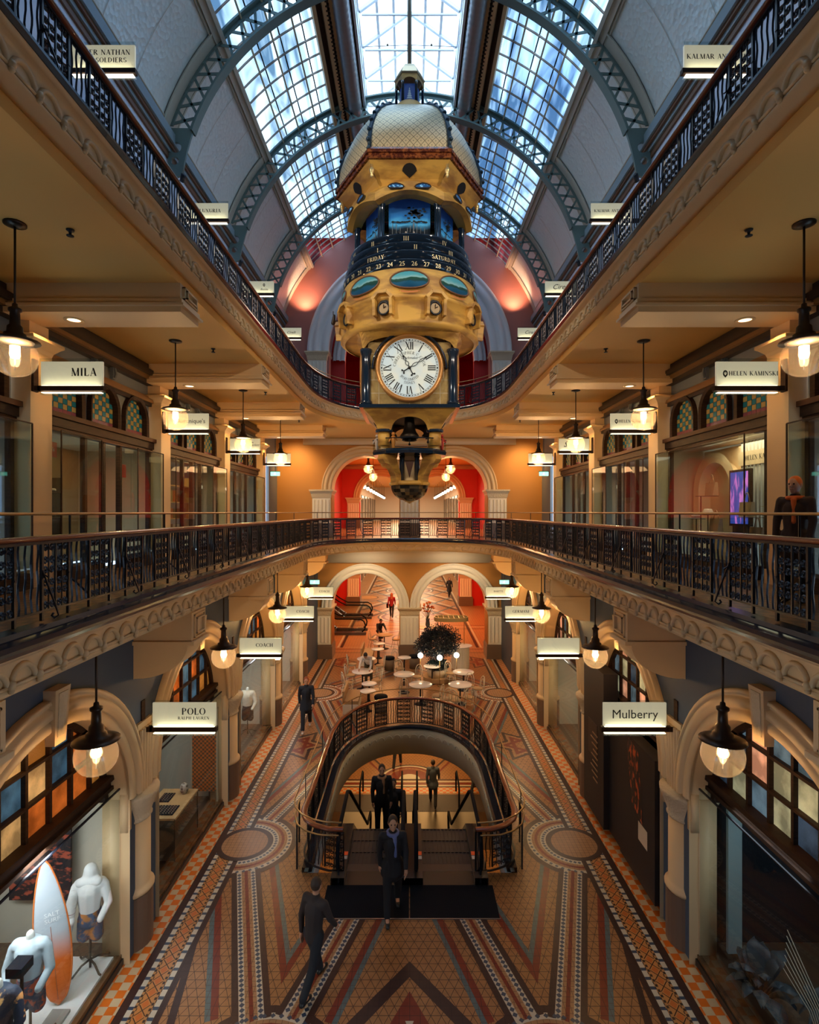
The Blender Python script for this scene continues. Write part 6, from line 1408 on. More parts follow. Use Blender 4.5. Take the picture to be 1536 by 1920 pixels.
# ================================================================ ESCALATORS IN THE WELL
cleat = mat('escalator_cleat', (.05, .055, .065), .4, .6); dksteel = mat('dark_steel', (.12, .125, .14), .3, .8)
redst = mat('red_sticker', (.75, .10, .02), .5, emit=.1); paper = mat('white_sticker', (.75, .75, .75), .5)
def escalator(name, label, x, w, y0, z0, y1, z1, M=None, side=True):
    """steps from (y0,z0) down to (y1,z1) along +y"""
    t = thing(name, label, 'escalator', (x, y0, z0)); T = (lambda a, b, c: tuple(M @ Vector((a, b, c)))) if M else None
    if M: t.location = M @ Vector((x, y0, z0))
    L = y1-y0; n = int(abs(L)/.40); dz = (z1-z0)/n; mb = MB(T)
    for k in range(n):
        ya = y0+L*k/n; za = z0 if k < 3 else z0+(z1-z0)*(k-2)/(n-2)
        mb.box(x-w/2, x+w/2, ya, ya+L/n+.02, za-.26, za)
        for g in range(12): mb.box(x-w/2+w*(g+.1)/12, x-w/2+w*(g+.5)/12, ya, ya+L/n-.02, za, za+.012)
        mb.box(x-w/2, x+w/2, ya+L/n-.03, ya+L/n, za, za+.014)
    mb.build('steps', cleat, t)
    mb = MB(T); mb.box(x-w/2, x+w/2, y0-.30, y0, z0-.02, z0+.012); mb.build('comb_plate', MATS['dark_steel'], t); mb = MB(T); mb.box(x-w/2, x+w/2, y1, y1+1.4, z1-.02, z1+.012); mb.build('lower_comb_plate', MATS['dark_steel'], t)
    for s in (-1, 1):
        xs = x+s*(w/2+.13); sl = (z1-z0)/L
        F0 = 1.1
        mb = MB(T)
        hand = [(y0-.42, z0+.18), (y0-.58, z0+.32), (y0-.62, z0+.55), (y0-.52, z0+.80), (y0-.3, z0+.92), (y0+F0, z0+.93), (y0+F0+.5, z0+.93+sl*.45), (y1-.5, z1+.93-sl*.4), (y1+.4, z1+.93), (y1+.8, z1+.85), (y1+.95, z1+.6), (y1+.85, z1+.32), (y1+.7, z1+.2)]
        mb.tube([(xs, a, b) for a, b in hand], .04, 8); mb.build('handrail', black, t, True)
        mb = MB(T); P = [(a, b-.0) for a, b in hand]+[(y1+.4, z1+.05), (y1-.4, z1+.12), (y0+F0, z0+.12), (y0-.2, z0+.06)]
        mb.add([(xs, a, b) for a, b in P], [tuple(range(len(P)))]); mb.build('glass_balustrade', mat('smoked_glass', (.03, .035, .04), .08) if side else clear, t)
        mb = MB(T); Q = [(y0-.65, z0+.0), (y0+.1, z0), (y0+F0+.1, z0), (y1-.4, z1-.1), (y1+1.0, z1)]
        for o_ in (0,):
            mb.grid(lambda i, j: (x+s*(w/2+(.0, .0, .26, .26)[j]), Q[i][0], Q[i][1]+(-.35, .16, .16, -.35)[j]), 5, 4)
        mb.build('skirt_panel', dksteel, t)
        mb = MB(T); mb.add([(x+s*(w/2+.01), y0+.05, z0+.165), (x+s*(w/2+.09), y0+.05, z0+.165), (x+s*(w/2+.09), y0+.17, z0+.165), (x+s*(w/2+.01), y0+.17, z0+.165)], [(0,1,2,3)]); mb.build('warning_sticker', redst, t)
        mb = MB(T); mb.add([(x+s*(w/2+.01), y0-.08, z0+.165), (x+s*(w/2+.09), y0-.08, z0+.165), (x+s*(w/2+.09), y0+.03, z0+.165), (x+s*(w/2+.01), y0+.03, z0+.165)], [(0,1,2,3)]); mb.build('white_sticker', paper, t)
    return t
for s, nm in ((-1, 'left'), (1, 'right')):
    escalator('escalator', 'dark escalator in the well descending from the ground floor, %s of the pair' % nm, s*.76, 1.0, 11.15, .0, 18.6, -4.3)
t = thing('floor_plate', 'brushed steel landing plate at the head of the two escalators', 'plate', (0, 10.75, 0))
mb = MB(); mb.box(-1.50, -.005, 10.52, 10.93, .0, .014); mb.box(.005, 1.50, 10.52, 10.93, .0, .014); mb.build('plate', mat('blue_grey_steel', (.12, .15, .20), .25, 1), t)
mb = MB(); mb.box(-1.50, 1.50, 10.925, 11.15, -.05, .006); mb.build('inner_plate', dksteel, t)
t = thing('entrance_mat', 'black ribbed rubber entrance mat in front of the escalators', 'mat', (0, 10.1, 0))
mb = MB()
for a, b in ((-1.58, -.01), (.01, 1.60)):
    mb.box(a, b, 9.66, 10.52, .0, .012)
    for k in range(42): mb.box(a+(b-a)*(k+.2)/42, a+(b-a)*(k+.6)/42, 9.68, 10.50, .012, .016)
mb.build('rubber_ribs', black, t)
mb = MB(); mb.box(-1.60, 1.62, 9.645, 9.66, 0, .016); mb.build('metal_edge', steel, t)
t = thing('lower_landing', 'shiny brass-toned landing plate at the foot of the escalators with dark grooved mat', 'plate', (0, 20.6, zb))
mb = MB(); mb.box(-3.2, 3.2, 18.6, 20.9, zb, zb+.02); mb.box(-3.2, 3.2, 19.2, 19.27, zb+.02, zb+.03); mb.build('plate', mat('brassy_steel', (.20, .165, .12), .3, .9), t)
mb = MB(); mb.box(-3.2, 3.2, 20.9, 22.2, zb, zb+.02)
for k in range(80): mb.box(-3.2+k*.08, -3.2+k*.08+.035, 20.95, 22.15, zb+.02, zb+.028)
mb.build('grooved_mat', mat('dark_groove_mat', (.05, .035, .03), .5), t)
for i, x in enumerate((-1.9, -.3, .3, 1.9)):
    t = thing('guide_post', 'short black handrail post on the lower landing, %s from the left' % ('first', 'second', 'third', 'fourth')[i], 'post', (x, 21.5, zb), 'lower landing posts')
    mb = MB(); mb.box(x-.06, x+.06, 20.9, 22.2, zb+.0, zb+.9) if False else None
    mb.tube([(x, 20.9, zb+.1), (x, 20.9, zb+.92), (x, 21.2, zb+1.0), (x, 22.1, zb+1.0), (x, 22.3, zb+.85), (x, 22.3, zb+.1)], .035, 8); mb.build('rail', black, t, True)
light('AREA', 'lower_floor_light', (0, 22.5, -.95), 95, WARM2, 3.5); light('AREA', 'lower_floor_light', (0, 28, -.95), 130, WARM2, 4)
light('AREA', 'lower_floor_light', (-3.6, 16, -.95), 60, WARM2, 2); light('AREA', 'lower_floor_light', (3.6, 16, -.95), 60, WARM2, 2)
# escalators in the hall behind the left arch
for k, (yy, q) in enumerate(((32.6, 'nearer'), (37.4, 'farther'))):
    M = Matrix(((0,1,0,-2.3),(1,0,0,yy),(0,0,1,0),(0,0,0,1)))
    M = Matrix.Translation((-2.9, yy, 0)) @ Matrix.Rotation(PI/2, 4, 'Z')
    escalator('escalator', 'escalator rising to the left behind the left ground floor arch, %s of the two' % q, 0, .9, .3, .0, 7.2, 4.0, M=M, side=False)
# ================================================================ CAFE
marble = mat('white_marble_top', (.75, .74, .72), .2); tanlth = mat('tan_upholstery', (.42, .27, .13), .6); chairp = mat('pale_green_grey_paint', (.72, .70, .58), .4)
def table(x, y, r, label, h=.74, top=None, grp='cafe tables'):
    t = thing('cafe_table', label, 'table', (x, y, 0), grp)
    mb = MB(); mb.lathe([(0, h-.03), (r-.01, h-.03), (r, h-.02), (r, h-.006), (r-.008, h), (0, h)], (x, y), 32); mb.build('tabletop', top or marble, t, True)
    mb = MB(); mb.lathe([(0, h-.03), (.12, h-.03), (.03, h-.06), (.028, .12), (.05, .08), (0, .08)], (x, y), 12); mb.build('stem', iron, t, True)
    mb = MB(); mb.lathe([(0, .03), (r*.55, .0), (r*.55, .015), (.06, .07), (0, .09)], (x, y), 20); mb.build('foot', iron, t, True)
TB = [(-1.91, 22.2, .43, 'round white marble table the leaning waiter wipes'), (-.22, 21.8, .42, 'round white table left of the tree planter, in front of the central pier'), (2.18, 22.1, .43, 'round white table right of the tree planter, farther of two'),
      (.41, 20.5, .44, 'round white table in front of the planter close to the well railing'), (1.9, 20.5, .44, 'round white table in the front right of the cafe beside the well railing'), (-1.52, 20.6, .29, 'small round white table by the front left bench, farther of two'),
      (-1.5, 19.75, .29, 'small round white table by the front left bench, nearest the railing'), (-1.9, 24.1, .42, 'round white table behind the leaning waiter'), (-.23, 24.3, .30, 'small round white table standing alone left of the central pier'),
      (-1.5, 25.8, .30, 'small round white table by the rear left bench, nearer of two'), (-1.5, 26.9, .30, 'small round white table by the rear left bench, farther of two'), (.95, 22.95, .36, 'round white table half hidden behind the planter')]
for x, y, r, l in TB: table(x, y, r, l)
table(-1.33, 28.8, .45, 'round tan-topped table under the left arch', top=tanlth)
table(1.0, 30.0, .62, 'large round pale table carrying the flower vase behind the central pier', h=.9)
def chair0():
    t = thing('bentwood_chair', '', 'chair', (0, 0, 0))
    mb = MB(); mb.lathe([(0, .44), (.19, .44), (.205, .455), (.2, .47), (0, .475)], n=20); mb.build('seat', tanlth, t, True)
    mb = MB(); mb.tube([(.18*cos(a), .18*sin(a)+.0, .43) for a in [2*PI*k/20 for k in range(20)]], .016, 5, closed=True); mb.tube([(.155*cos(a), .155*sin(a), .22) for a in [2*PI*k/16 for k in range(16)]], .009, 5, closed=True); mb.build('hoop_frame', chairp, t, True)
    for sx in (-1, 1):
        for sy in (-1, 1): mb = MB(); mb.tube([(sx*.12, sy*.12, .44), (sx*.15, sy*.15, .22), (sx*.19, sy*.20, .0)], .013, 5); mb.build('leg', chairp, t, True)
    mb = MB(); mb.tube([(.175*cos(PI*k/12), .17+.07*sin(PI*k/12)*1.0, .44+.46*sin(PI*k/12)**.6) for k in range(13)], .014, 6)
    mb.tube([(.10*cos(PI*k/12), .17+.055*sin(PI*k/12), .44+.36*sin(PI*k/12)**.6) for k in range(13)], .011, 6); mb.build('backrest', chairp, t, True)
    return t
ch = chair0(); CH = [(-2.55, 24.2, 90, 'at the far left of the table behind the leaning waiter'), (-2.45, 22.6, 80, 'at the far left of the table the waiter wipes, rear one'), (-2.45, 21.6, 115, 'at the front left of the table the waiter wipes'),
     (-1.30, 24.0, -80, 'right of the table behind the waiter'), (-1.33, 21.9, -70, 'right of the table the waiter wipes'), (-.60, 24.95, 20, 'behind the small table left of the central pier'), (-.42, 23.55, 170, 'in front of the small table left of the central pier'),
     (.28, 22.4, -35, 'behind the table left of the planter'), (-.22, 20.95, 185, 'in front of the table left of the planter'), (1.30, 19.75, 200, 'in front of the planter table beside the railing, left of two'), (1.02, 20.1, -120, 'between the two front tables by the railing'),
     (1.65, 19.6, 150, 'at the front of the right table beside the railing'), (2.3, 21.25, -20, 'behind the front right table'), (2.62, 20.9, -70, 'to the right of the front right table, outermost'), (1.72, 22.9, 30, 'behind the farther right table'), (2.15, 19.9, 190, 'at the near right corner of the front right table'),
     (-1.95, 29.0, 70, 'left of the tan table under the arch'), (-.72, 28.9, -70, 'right of the tan table under the arch')]
for i, (x, y, r, l) in enumerate(CH):
    o = ch if i == 0 else dup(ch); o.location = (x, y, 0); o.rotation_euler = (0, 0, math.radians(r)); o['label'] = 'pale hoop-backed bentwood chair '+l; o['group'] = 'bentwood cafe chairs'
for x, y, L, l in ((-2.05, 20.1, 1.3, 'tan upholstered bench on white base at the front left of the cafe'), (-1.95, 26.3, 1.5, 'tan upholstered bench by the two small rear tables')):
    t = thing('bench', l, 'bench', (x, y, 0)); mb = MB(); mb.box(x-.30, x+.22, y-L/2, y+L/2, .34, .46); mb.box(x-.34, x-.27, y-L/2, y+L/2, .34, .80); mb.build('cushion', tanlth, t)
    mb = MB(); mb.box(x-.33, x+.22, y-L/2-.02, y+L/2+.02, .0, .34); mb.build('base', white_cream, t)
for x, y, l in ((-.92, 24.9, 'round black-topped drum stool left of the central pier'), (.22, 25.2, 'round black-topped drum stool right of the central pier'), (-1.03, 19.65, 'round black-topped drum stool beside the front railing')):
    t = thing('drum_stool', l, 'stool', (x, y, 0), 'drum stools'); mb = MB(); mb.lathe([(0, .50), (.24, .50), (.25, .56), (.22, .60), (0, .61)], (x, y), 20); mb.build('cushion', black, t, True)
    mb = MB(); mb.lathe([(0, 0), (.22, 0), (.24, .25), (.23, .50), (0, .5)], (x, y), 20); mb.build('drum', mat('woven_taupe', (.22, .15, .09), .7), t, True)
# planter with tree
t = thing('planter', 'octagonal white planter on a dark step in the middle of the cafe', 'planter', (1.2, 23.4, 0))
mb = MB(); mb.lathe([(0, 0), (.62, 0), (.66, .03), (.66, .20), (0, .20)], (1.2, 23.4), 8, rot=PI/8); mb.build('step', tanlth, t)
mb = MB(); mb.lathe([(0, .2), (.42, .2), (.46, .5), (.42, .52), (.40, .46), (0, .46)], (1.2, 23.4), 24); mb.build('drum', white_cream, t, True)
leafm = mat('dark_leaf', (.004, .012, .024), .45, noise=(3, (.008, .022, .034), .4, .65))
def leaves(cx, cy, cz, rx, ry, rz_, n, ln, rnd, up=.3):
    mb = MB()
    for _ in range(n):
        a = rnd.uniform(0, 2*PI); b = math.acos(rnd.uniform(-1, 1)); q = rnd.uniform(.35, 1)**.6*(1+.22*sin(3*a+2*b)*cos(2*a))
        x, y, z = cx+rx*q*sin(b)*cos(a), cy+ry*q*sin(b)*sin(a), cz+rz_*q*cos(b)
        d = Vector((rnd.uniform(-1, 1), rnd.uniform(-1, 1), rnd.uniform(-1, 1)+up)).normalized(); w = d.orthogonal().normalized(); w = (Matrix.Rotation(rnd.uniform(0, 6.3), 3, d) @ w)*ln*.24; p = Vector((x, y, z))
        mb.add([p, p+d*ln*.5+w, p+d*ln, p+d*ln*.5-w], [(0,1,2,3)])
    return mb
tr = thing('olive_tree', 'dark bushy indoor tree in the white planter in the cafe', 'tree', (1.2, 23.4, .46)); rnd = random.Random(3)
mb = MB()
for k in range(7):
    a = k*.9; mb.tube([(1.2, 23.4, .45), (1.2+.05*cos(a), 23.4+.05*sin(a), .9), (1.2+.35*cos(a), 23.4+.3*sin(a), 1.35), (1.2+.65*cos(a), 23.4+.6*sin(a), 1.8+.1*(k % 3))], .02, 5, rr=[.03, .025, .015, .007])
mb.build('trunk', mat('grey_bark', (.09, .06, .04), .8), tr, True)
leaves(1.2, 23.4, 1.62, .92, .85, .70, 9500, .085, rnd).build('foliage', leafm, tr)
sh = thing('leafy_plant', 'low blue-green broad-leaved plant at the foot of the cafe tree', 'plant', (1.2, 23.4, .5)); leaves(1.2, 23.4, .66, .48, .48, .2, 900, .13, rnd).build('foliage', mat('blue_green_leaf', (.015, .04, .05), .5), sh)
for x, y, l in ((.46, 22.95, 'left'), (1.25, 22.6, 'middle'), (1.98, 23.0, 'right')):
    t = thing('globe_lamp', 'lit white globe lamp on a thin post beside the cafe tree, %s of three' % l, 'lamp', (x, y, 0), 'planter globe lamps')
    mb = MB(); mb.tube([(x, y, 0), (x, y, 1.06)], .014, 6); mb.lathe([(0, 0), (.10, 0), (.10, .015), (0, .02)], (x, y), 12); mb.build('post', brass, t, True)
    mb = MB(); mb.sphere((x, y, 1.17), .115, 16, 12); mb.build('globe', mat('lit_white_globe', (1, .95, .85), .4, emit=5, ecol=(1, .90, .68)), t, True)
    light('POINT', 'globe_light', (x, y-.16, 1.17), 5, WARM2, .1, parent=t)
t = thing('service_counter', 'rounded fluted white service counter right of the cafe tree', 'counter', (2.3, 25.2, 0))
mb = MB(); mb.grid(lambda i, j: (2.35+(.40+.02*(i % 2))*cos(2*PI*i/48), 25.3+(.42+.015*(i % 2))*sin(2*PI*i/48), (0, .98)[j]), 48, 2, cI=True); mb.build('fluted_front', white_cream, t)
mb = MB(); mb.grid(lambda i, j: (2.35+(.1, .45, .55, .1)[j]*cos(2*PI*i/36), 25.3+(0, .47, .47, 0)[j]*sin(2*PI*i/36), (.98, .98, 1.02, 1.02)[j]), 36, 4, cI=True); mb.build('worktop', marble, t)
t = thing('counter_canopy', 'oval gold-edged slatted canopy on a thin pole above the service counter', 'canopy', (1.9, 26.0, 2.2))
loop = lambda rx, ry, z: [(1.95+rx*abs(cos(a))**.7*(1 if cos(a) > 0 else -1), 25.6+ry*abs(sin(a))**.7*(1 if sin(a) > 0 else -1), z) for a in [2*PI*k/40 for k in range(40)]]
mb = MB(); A_, B_ = loop(.80, .42, 2.12), loop(.80, .42, 2.30); C_, D_ = loop(.76, .38, 2.30), loop(.76, .38, 2.12); mb.grid(lambda i, j: (A_, B_, C_, D_)[j][i], 40, 4, cI=True, cJ=True); mb.build('rim', mat('pale_gold_rim', (.50, .36, .16), .4, .3), t)
mb = MB()
for k in range(6): mb.tube([(1.95-.6+.24*k, 25.6-.36, 2.28), (1.95-.6+.24*k, 25.6+.36, 2.28)], .014, 5)
mb.build('slats', brass, t); mb = MB(); mb.tube([(2.55, 25.5, 1.02), (2.55, 25.5, 2.2)], .014, 6); mb.tube([(1.45, 25.5, 0), (1.45, 25.5, 2.2)], .014, 6); mb.build('pole', brass, t)
# vase of flowers
t = thing('flower_vase', 'slim dark blue-grey vase with orange and red flowers on the large pale table', 'vase', (1.0, 30.0, .9))
mb = MB(); mb.lathe([(0, .9), (.09, .9), (.13, 1.0), (.10, 1.25), (.12, 1.36), (.10, 1.36), (0, 1.2)], (1.0, 30), 16); mb.build('vessel', mat('slate_glaze', (.05, .08, .10), .2), t, True)
mb = MB(); ff = MB()
for k in range(22):
    a = k*2.4; r = .10+.34*((k*37) % 10)/10; z = 1.75+.55*((k*53) % 10)/10; p = (1+r*cos(a), 30+r*sin(a)*.7, z); mb.tube([(1, 30, 1.3), (1+r*.4*cos(a), 30+r*.3*sin(a), z-.3), p], .008, 4); ff.sphere(p, (.07, .07, .055), 8, 5, mi=k % 3)
mb.build('stems', mat('green_stem', (.06, .10, .03), .6), t); ff.build('blossoms', [mat('orange_petal', (.70, .24, .05), .5), mat('peach_petal', (.75, .45, .22), .5), mat('red_petal', (.45, .05, .03), .5)], t, True)
# ================================================================ SHOP GOODS
t = thing('surfboard', 'tall surfboard fading from pale grey to orange, leaning in the nearest left shop window', 'surfboard', (-5.0, 7.7, .2))
sbm, t_, b_ = nodes_of('surfboard_fade'); tc = t_.nodes.new('ShaderNodeTexCoord'); sp = t_.nodes.new('ShaderNodeSeparateXYZ'); t_.links.new(tc.outputs['Object'], sp.inputs[0])
rp = t_.nodes.new('ShaderNodeValToRGB'); e = rp.color_ramp.elements; e[0].position = .38; e[0].color = (.85, .17, .02, 1); e[1].position = .56; e[1].color = (.55, .60, .66, 1); t_.links.new(mathn(t_, 'DIVIDE', sp.outputs[2], 2.3), rp.inputs[0]); t_.links.new(rp.outputs[0], b_.inputs['Base Color']); b_.inputs['Roughness'].default_value = .25
SB = Matrix.Translation((-4.97, 7.75, .22)) @ Matrix.Rotation(math.radians(24), 4, 'Z') @ Matrix.Rotation(math.radians(-5), 4, 'Y')
mb = MB(lambda x, y, z: tuple(SB @ Vector((x, y, z)))); 
mb.grid(lambda i, j: (.215*sin(PI*min(1, (j/24)**.8))**.62*cos(2*PI*i/24)+.0, .035*sin(PI*j/24)**.5*sin(2*PI*i/24), 2.1*j/24), 24, 25, cI=True); mb.build('board', sbm, t, True)
mb = MB(lambda x, y, z: tuple(SB @ Vector((x, y, z)))); mb.tube([(.22*sin(PI*min(1, (j/24)**.8))**.62*s_, 0, 2.1*j/24) for s_, rng in ((1, range(25)), (-1, range(24, -1, -1))) for j in rng], .012, 5, closed=True); mb.build('rail_edge', mat('orange_edge', (.8, .2, .04), .4), t, True)
mb = MB(lambda x, y, z: tuple(SB @ Vector((x, y, z)))); mb.box(-.003, .003, -.038, -.034, .1, 1.15); mb.build('stringer', mat('dark_orange', (.4, .1, .02), .4), t)
font_text('board_logo', 'SALT\nSURF', .085, mat('white_print2', (.9, .9, .9), .4), SB @ Matrix.Translation((.03, -.039, 1.28)) @ XZ, t, ext=.0005)
t = thing('window_platform', 'bright white display platform inside the nearest left shop window', 'platform', (-5.05, 7.2, .16)); mb = MB(); mb.box(-5.75, -4.66, 5.0, 8.6, .155, .20); mb.build('board', mat('white_laminate', (.82, .84, .84), .3), t)
t = thing('foot_plate_display', 'small grey sloped plate under the surfboard', 'stand', (-4.85, 7.5, .2)); mb = MB(); mb.box(-5.0, -4.75, 7.1, 7.65, .20, .24); mb.build('plate', mat('grey_plate', (.35, .36, .34), .4), t)
def rmesh(mb, name, m, parent, vox=.012, sm=4, **tags):
    o = mb.build(name, m, parent, True, **tags); r = o.modifiers.new('r', 'REMESH'); r.mode = 'VOXEL'; r.voxel_size = vox; r.use_smooth_shade = True
    s = o.modifiers.new('s', 'SMOOTH'); s.iterations = sm; s.factor = .5; return o
def mannequin(x, y, label, top, skirt, rot=0, hood=True, striped=None):
    t = thing('mannequin', label, 'mannequin', (x, y, .2)); c, s = cos(rot), sin(rot)
    T = lambda a, b, z: (x+a*c-b*s, y+a*s+b*c, z+.2)
    mb = MB(T); mb.cap((0, 0, .78), (0, 0, .98), .13, .12); mb.cap((0, 0, .98), (0, 0, 1.22), .12, .15); mb.cap((-.12, 0, 1.30), (.12, 0, 1.30), .075, .075); mb.cap((0, 0, 1.3), (0, 0, 1.44), .06, .05)
    rmesh(mb, 'body', mat('mannequin_body', (.7, .68, .64), .4), t)
    mb = MB(T); mb.cap((0, 0, .92), (0, 0, 1.22), .15, .185); mb.cap((-.15, 0, 1.30), (.15, 0, 1.30), .09, .09)
    for e_ in (-1, 1): mb.cap((e_*.2, 0, 1.27), (e_*.27, -.04, 1.02), .07, .06); mb.cap((e_*.27, -.04, 1.02), (e_*.2, -.18, .86), .055, .05)
    rmesh(mb, 'top', top, t, .014)
    mb = MB(T)
    if hood: mb.cap((0, .05, 1.38), (0, .02, 1.50), .13, .10); mb.cap((-.12, -.05, 1.36), (.12, -.05, 1.36), .07, .07); rmesh(mb, 'hood', top, t, .014)
    mb = MB(T); mb.cap((0, 0, .90), (0, 0, .78), .155, .16); mb.cap((-.08, 0, .78), (-.09, 0, .52), .10, .10); mb.cap((.08, 0, .78), (.09, 0, .52), .10, .10); rmesh(mb, 'shorts', skirt, t, .014)
    if striped:
        mb = MB(T)
        mb.cap((-.20, -.10, 1.22), (-.24, -.16, .72), .065, .055); rmesh(mb, 'draped_sleeve', striped, t, .014)
    mb = MB(T); mb.tube([(0, 0, .02), (0, 0, .8)], .018, 8); 
    for k in range(4):
        a = PI/4+k*PI/2; mb.tube([(0, 0, .14), (.13*cos(a), .13*sin(a), .12), (.26*cos(a), .26*sin(a), .03), (.30*cos(a), .30*sin(a), .04)], .016, 6)
    mb.build('stand', mat('iron_stand', (.12, .10, .08), .4, .7), t, True); return t
strp = mat('striped_knit', (.8, .78, .76), .8, noise=(6, (.25, .06, .08), .60, .62, (.2, .2, 6)))
mannequin(-4.90, 8.38, 'torso mannequin in white hooded top and draped striped knit beside the surfboard', mat('white_hoodie', (.86, .86, .86), .7), mat('orange_blue_shorts', (.10, .14, .24), .7, noise=(8, (.6, .25, .08), .5, .6)), .2, True, strp)
mannequin(-5.0, 7.2, 'torso mannequin in a light grey-blue hooded sweatshirt and patterned shorts in front of the surfboard', mat('grey_blue_hoodie', (.42, .50, .56), .8), mat('red_print_shorts', (.06, .07, .12), .7, noise=(12, (.5, .10, .05), .5, .58)), .1, False)
flor = mat('floral_shirt_cloth', (.012, .025, .055), .7, noise=(7, (.70, .36, .12), .60, .64), bump=(30, .3))
mannequin(-4.86, 6.45, 'torso mannequin in a dark floral shirt at the bottom left corner', flor, mat('black_trousers', (.01, .012, .016), .7), .1, False)
t = thing('display_box', 'black box-shaped display lamp in front of the shop window mannequins', 'lamp', (-4.95, 6.85, 1.5)); mb = MB(); mb.box(-5.02, -4.82, 6.78, 7.0, 1.40, 1.52); mb.build('housing', black, t); mb = MB(); mb.tube([(-4.9, 6.9, .2), (-4.9, 6.9, 1.42)], .02, 6); mb.build('stem', black, t)
# shelves with stock in the nearest left shop
t = thing('shop_shelving', 'cream wall shelving behind the surfboard', 'shelf', (-6.6, 7.2, 0)); mb = MB()
for y in (5.2, 6.6, 8.0): mb.box(-6.88, -6.5, y-.04, y+.04, 0.02, 2.6)
for z in (.5, .9, 1.3, 1.7, 2.1): mb.box(-6.88, -6.5, 5.2, 8.0, z-.02, z+.02)
mb.build('frame', shopcream, t)
rnd = random.Random(11)
stc = [mat('stock_navy', (.03, .05, .10), .7), mat('stock_white', (.6, .6, .58), .7), mat('stock_tan', (.35, .22, .12), .7), mat('stock_red', (.35, .06, .04), .7)]; stn = ('navy', 'white', 'tan', 'red')
for z, zn in ((.52, 'lowest'), (.92, 'second'), (1.32, 'third')):
    for k in range(4):
        y = 5.55+.62*k+(0.14 if k > 1 else 0); c = (k+int(z*10)) % 4; mb = MB()
        for q in range(3): mb.box(-6.82, -6.55, y-.16+.01*q, y+.16-.01*q, z+.05*q+.001, z+.05*q+.045)
        tag(mb.build('folded_clothes', stc[c]), 'stack of folded %s clothes on the %s shelf behind the surfboard, %s from the front' % (stn[c], zn, ('first', 'second', 'third', 'fourth')[k]), 'clothes', 'folded clothes in the left shop')
t = thing('hanging_clothes', 'dark red and black patterned garments hanging behind the surfboard', 'clothes', (-6.3, 8.3, 1.2)); mb = MB(); mb.box(-6.5, -5.5, 8.86, 8.90, .9, 2.5); mb.build('garments', mat('dark_pattern_cloth', (.02, .015, .018), .7, noise=(6, (.42, .08, .04), .52, .6, (1, 1, 2))), t); mb = MB(); mb.tube([(-6.7, 8.85, 2.52), (-5.4, 8.85, 2.52)], .015, 6); mb.build('rail', iron, t)
# jewellery counter in the second left bay
t = thing('display_counter', 'tan-topped glass jewellery counter in the second left shop window', 'counter', (-5.3, 11.6, 0)); mb = MB(); mb.box(-5.5, -4.72, 11.0, 12.2, .98, 1.02); mb.build('top', mat('tan_laminate', (.5, .3, .13), .4), t)
mb = MB(); mb.box(-5.48, -4.74, 11.02, 12.18, .55, .98); mb.build('glass_case', clear, t); mb = MB(); mb.box(-5.48, -4.74, 11.02, 12.18, .16, .55)
for a, b in ((-5.5, 11.0), (-4.73, 11.0), (-5.5, 12.19), (-4.73, 12.19)): mb.box(a-.01, a+.01, b-.01, b+.01, .16, 1.0)
mb.build('base', mat('dark_base', (.03, .025, .02), .3), t)
for k, (x, y, l) in enumerate(((-5.2, 11.3, 'left'), (-4.95, 11.3, 'near'), (-5.25, 11.8, 'far'))):
    o = MB(); o.box(x-.12, x+.12, y-.18, y+.18, 1.021, 1.04)
    q = thing('jewellery_tray', 'black tray of small bright jewellery on the counter, %s one' % l, 'tray', (x, y, 1.02), 'jewellery trays'); o.build('tray', black, q); mb = MB()
    for a in range(4):
        for b in range(6): mb.sphere((x-.09+.06*a, y-.14+.056*b, 1.05), .012, 5, 4)
    mb.build('jewels', mat('jewel_bits', (.6, .45, .35), .2, .5), q)
o = MB(); o.sphere((-4.95, 12.0, 1.13), (.09, .09, .12), 14, 10); o.lathe([(0, 0), (.05, 0), (.03, .05), (0, .05)], (-4.95, 12.0), 10, z0=1.02); tag(o.build('glass_ornament', mat('speckled_ceramic', (.5, .42, .36), .3, noise=(20, (.08, .06, .05), .5, .6)), None, True), 'speckled round ornament on the tan jewellery counter', 'ornament')
t = thing('bead_screen', 'orange and brown beaded screen hanging beside the second left shop window', 'screen', (-4.8, 12.9, 1.4)); mb = MB(); mb.box(-5.3, -4.7, 13.3, 13.34, .4, 2.4); mb.build('beads', checkmat('bead_pattern', (.55, .14, .03), (.12, .07, .04), .05), t, kind='stuff'); mb = MB(); 
for a in (-5.32, -4.70): mb.box(a, a+.03, 13.28, 13.36, .16, 2.45)
mb.build('frame', mat('pale_frame', (.5, .42, .3), .5), t)
# mannequins in the third left bay and counters along the left
for k, (x, y, l) in enumerate(((-5.0, 15.0, 'nearer'), (-5.1, 17.2, 'farther'))):
    mannequin(x, y, 'pale mannequin in a cream jacket in the third left shop window, %s of two' % l, mat('cream_jacket', (.62, .55, .44), .7), mat('black_skirt', (.012, .012, .016), .7), 0, False)
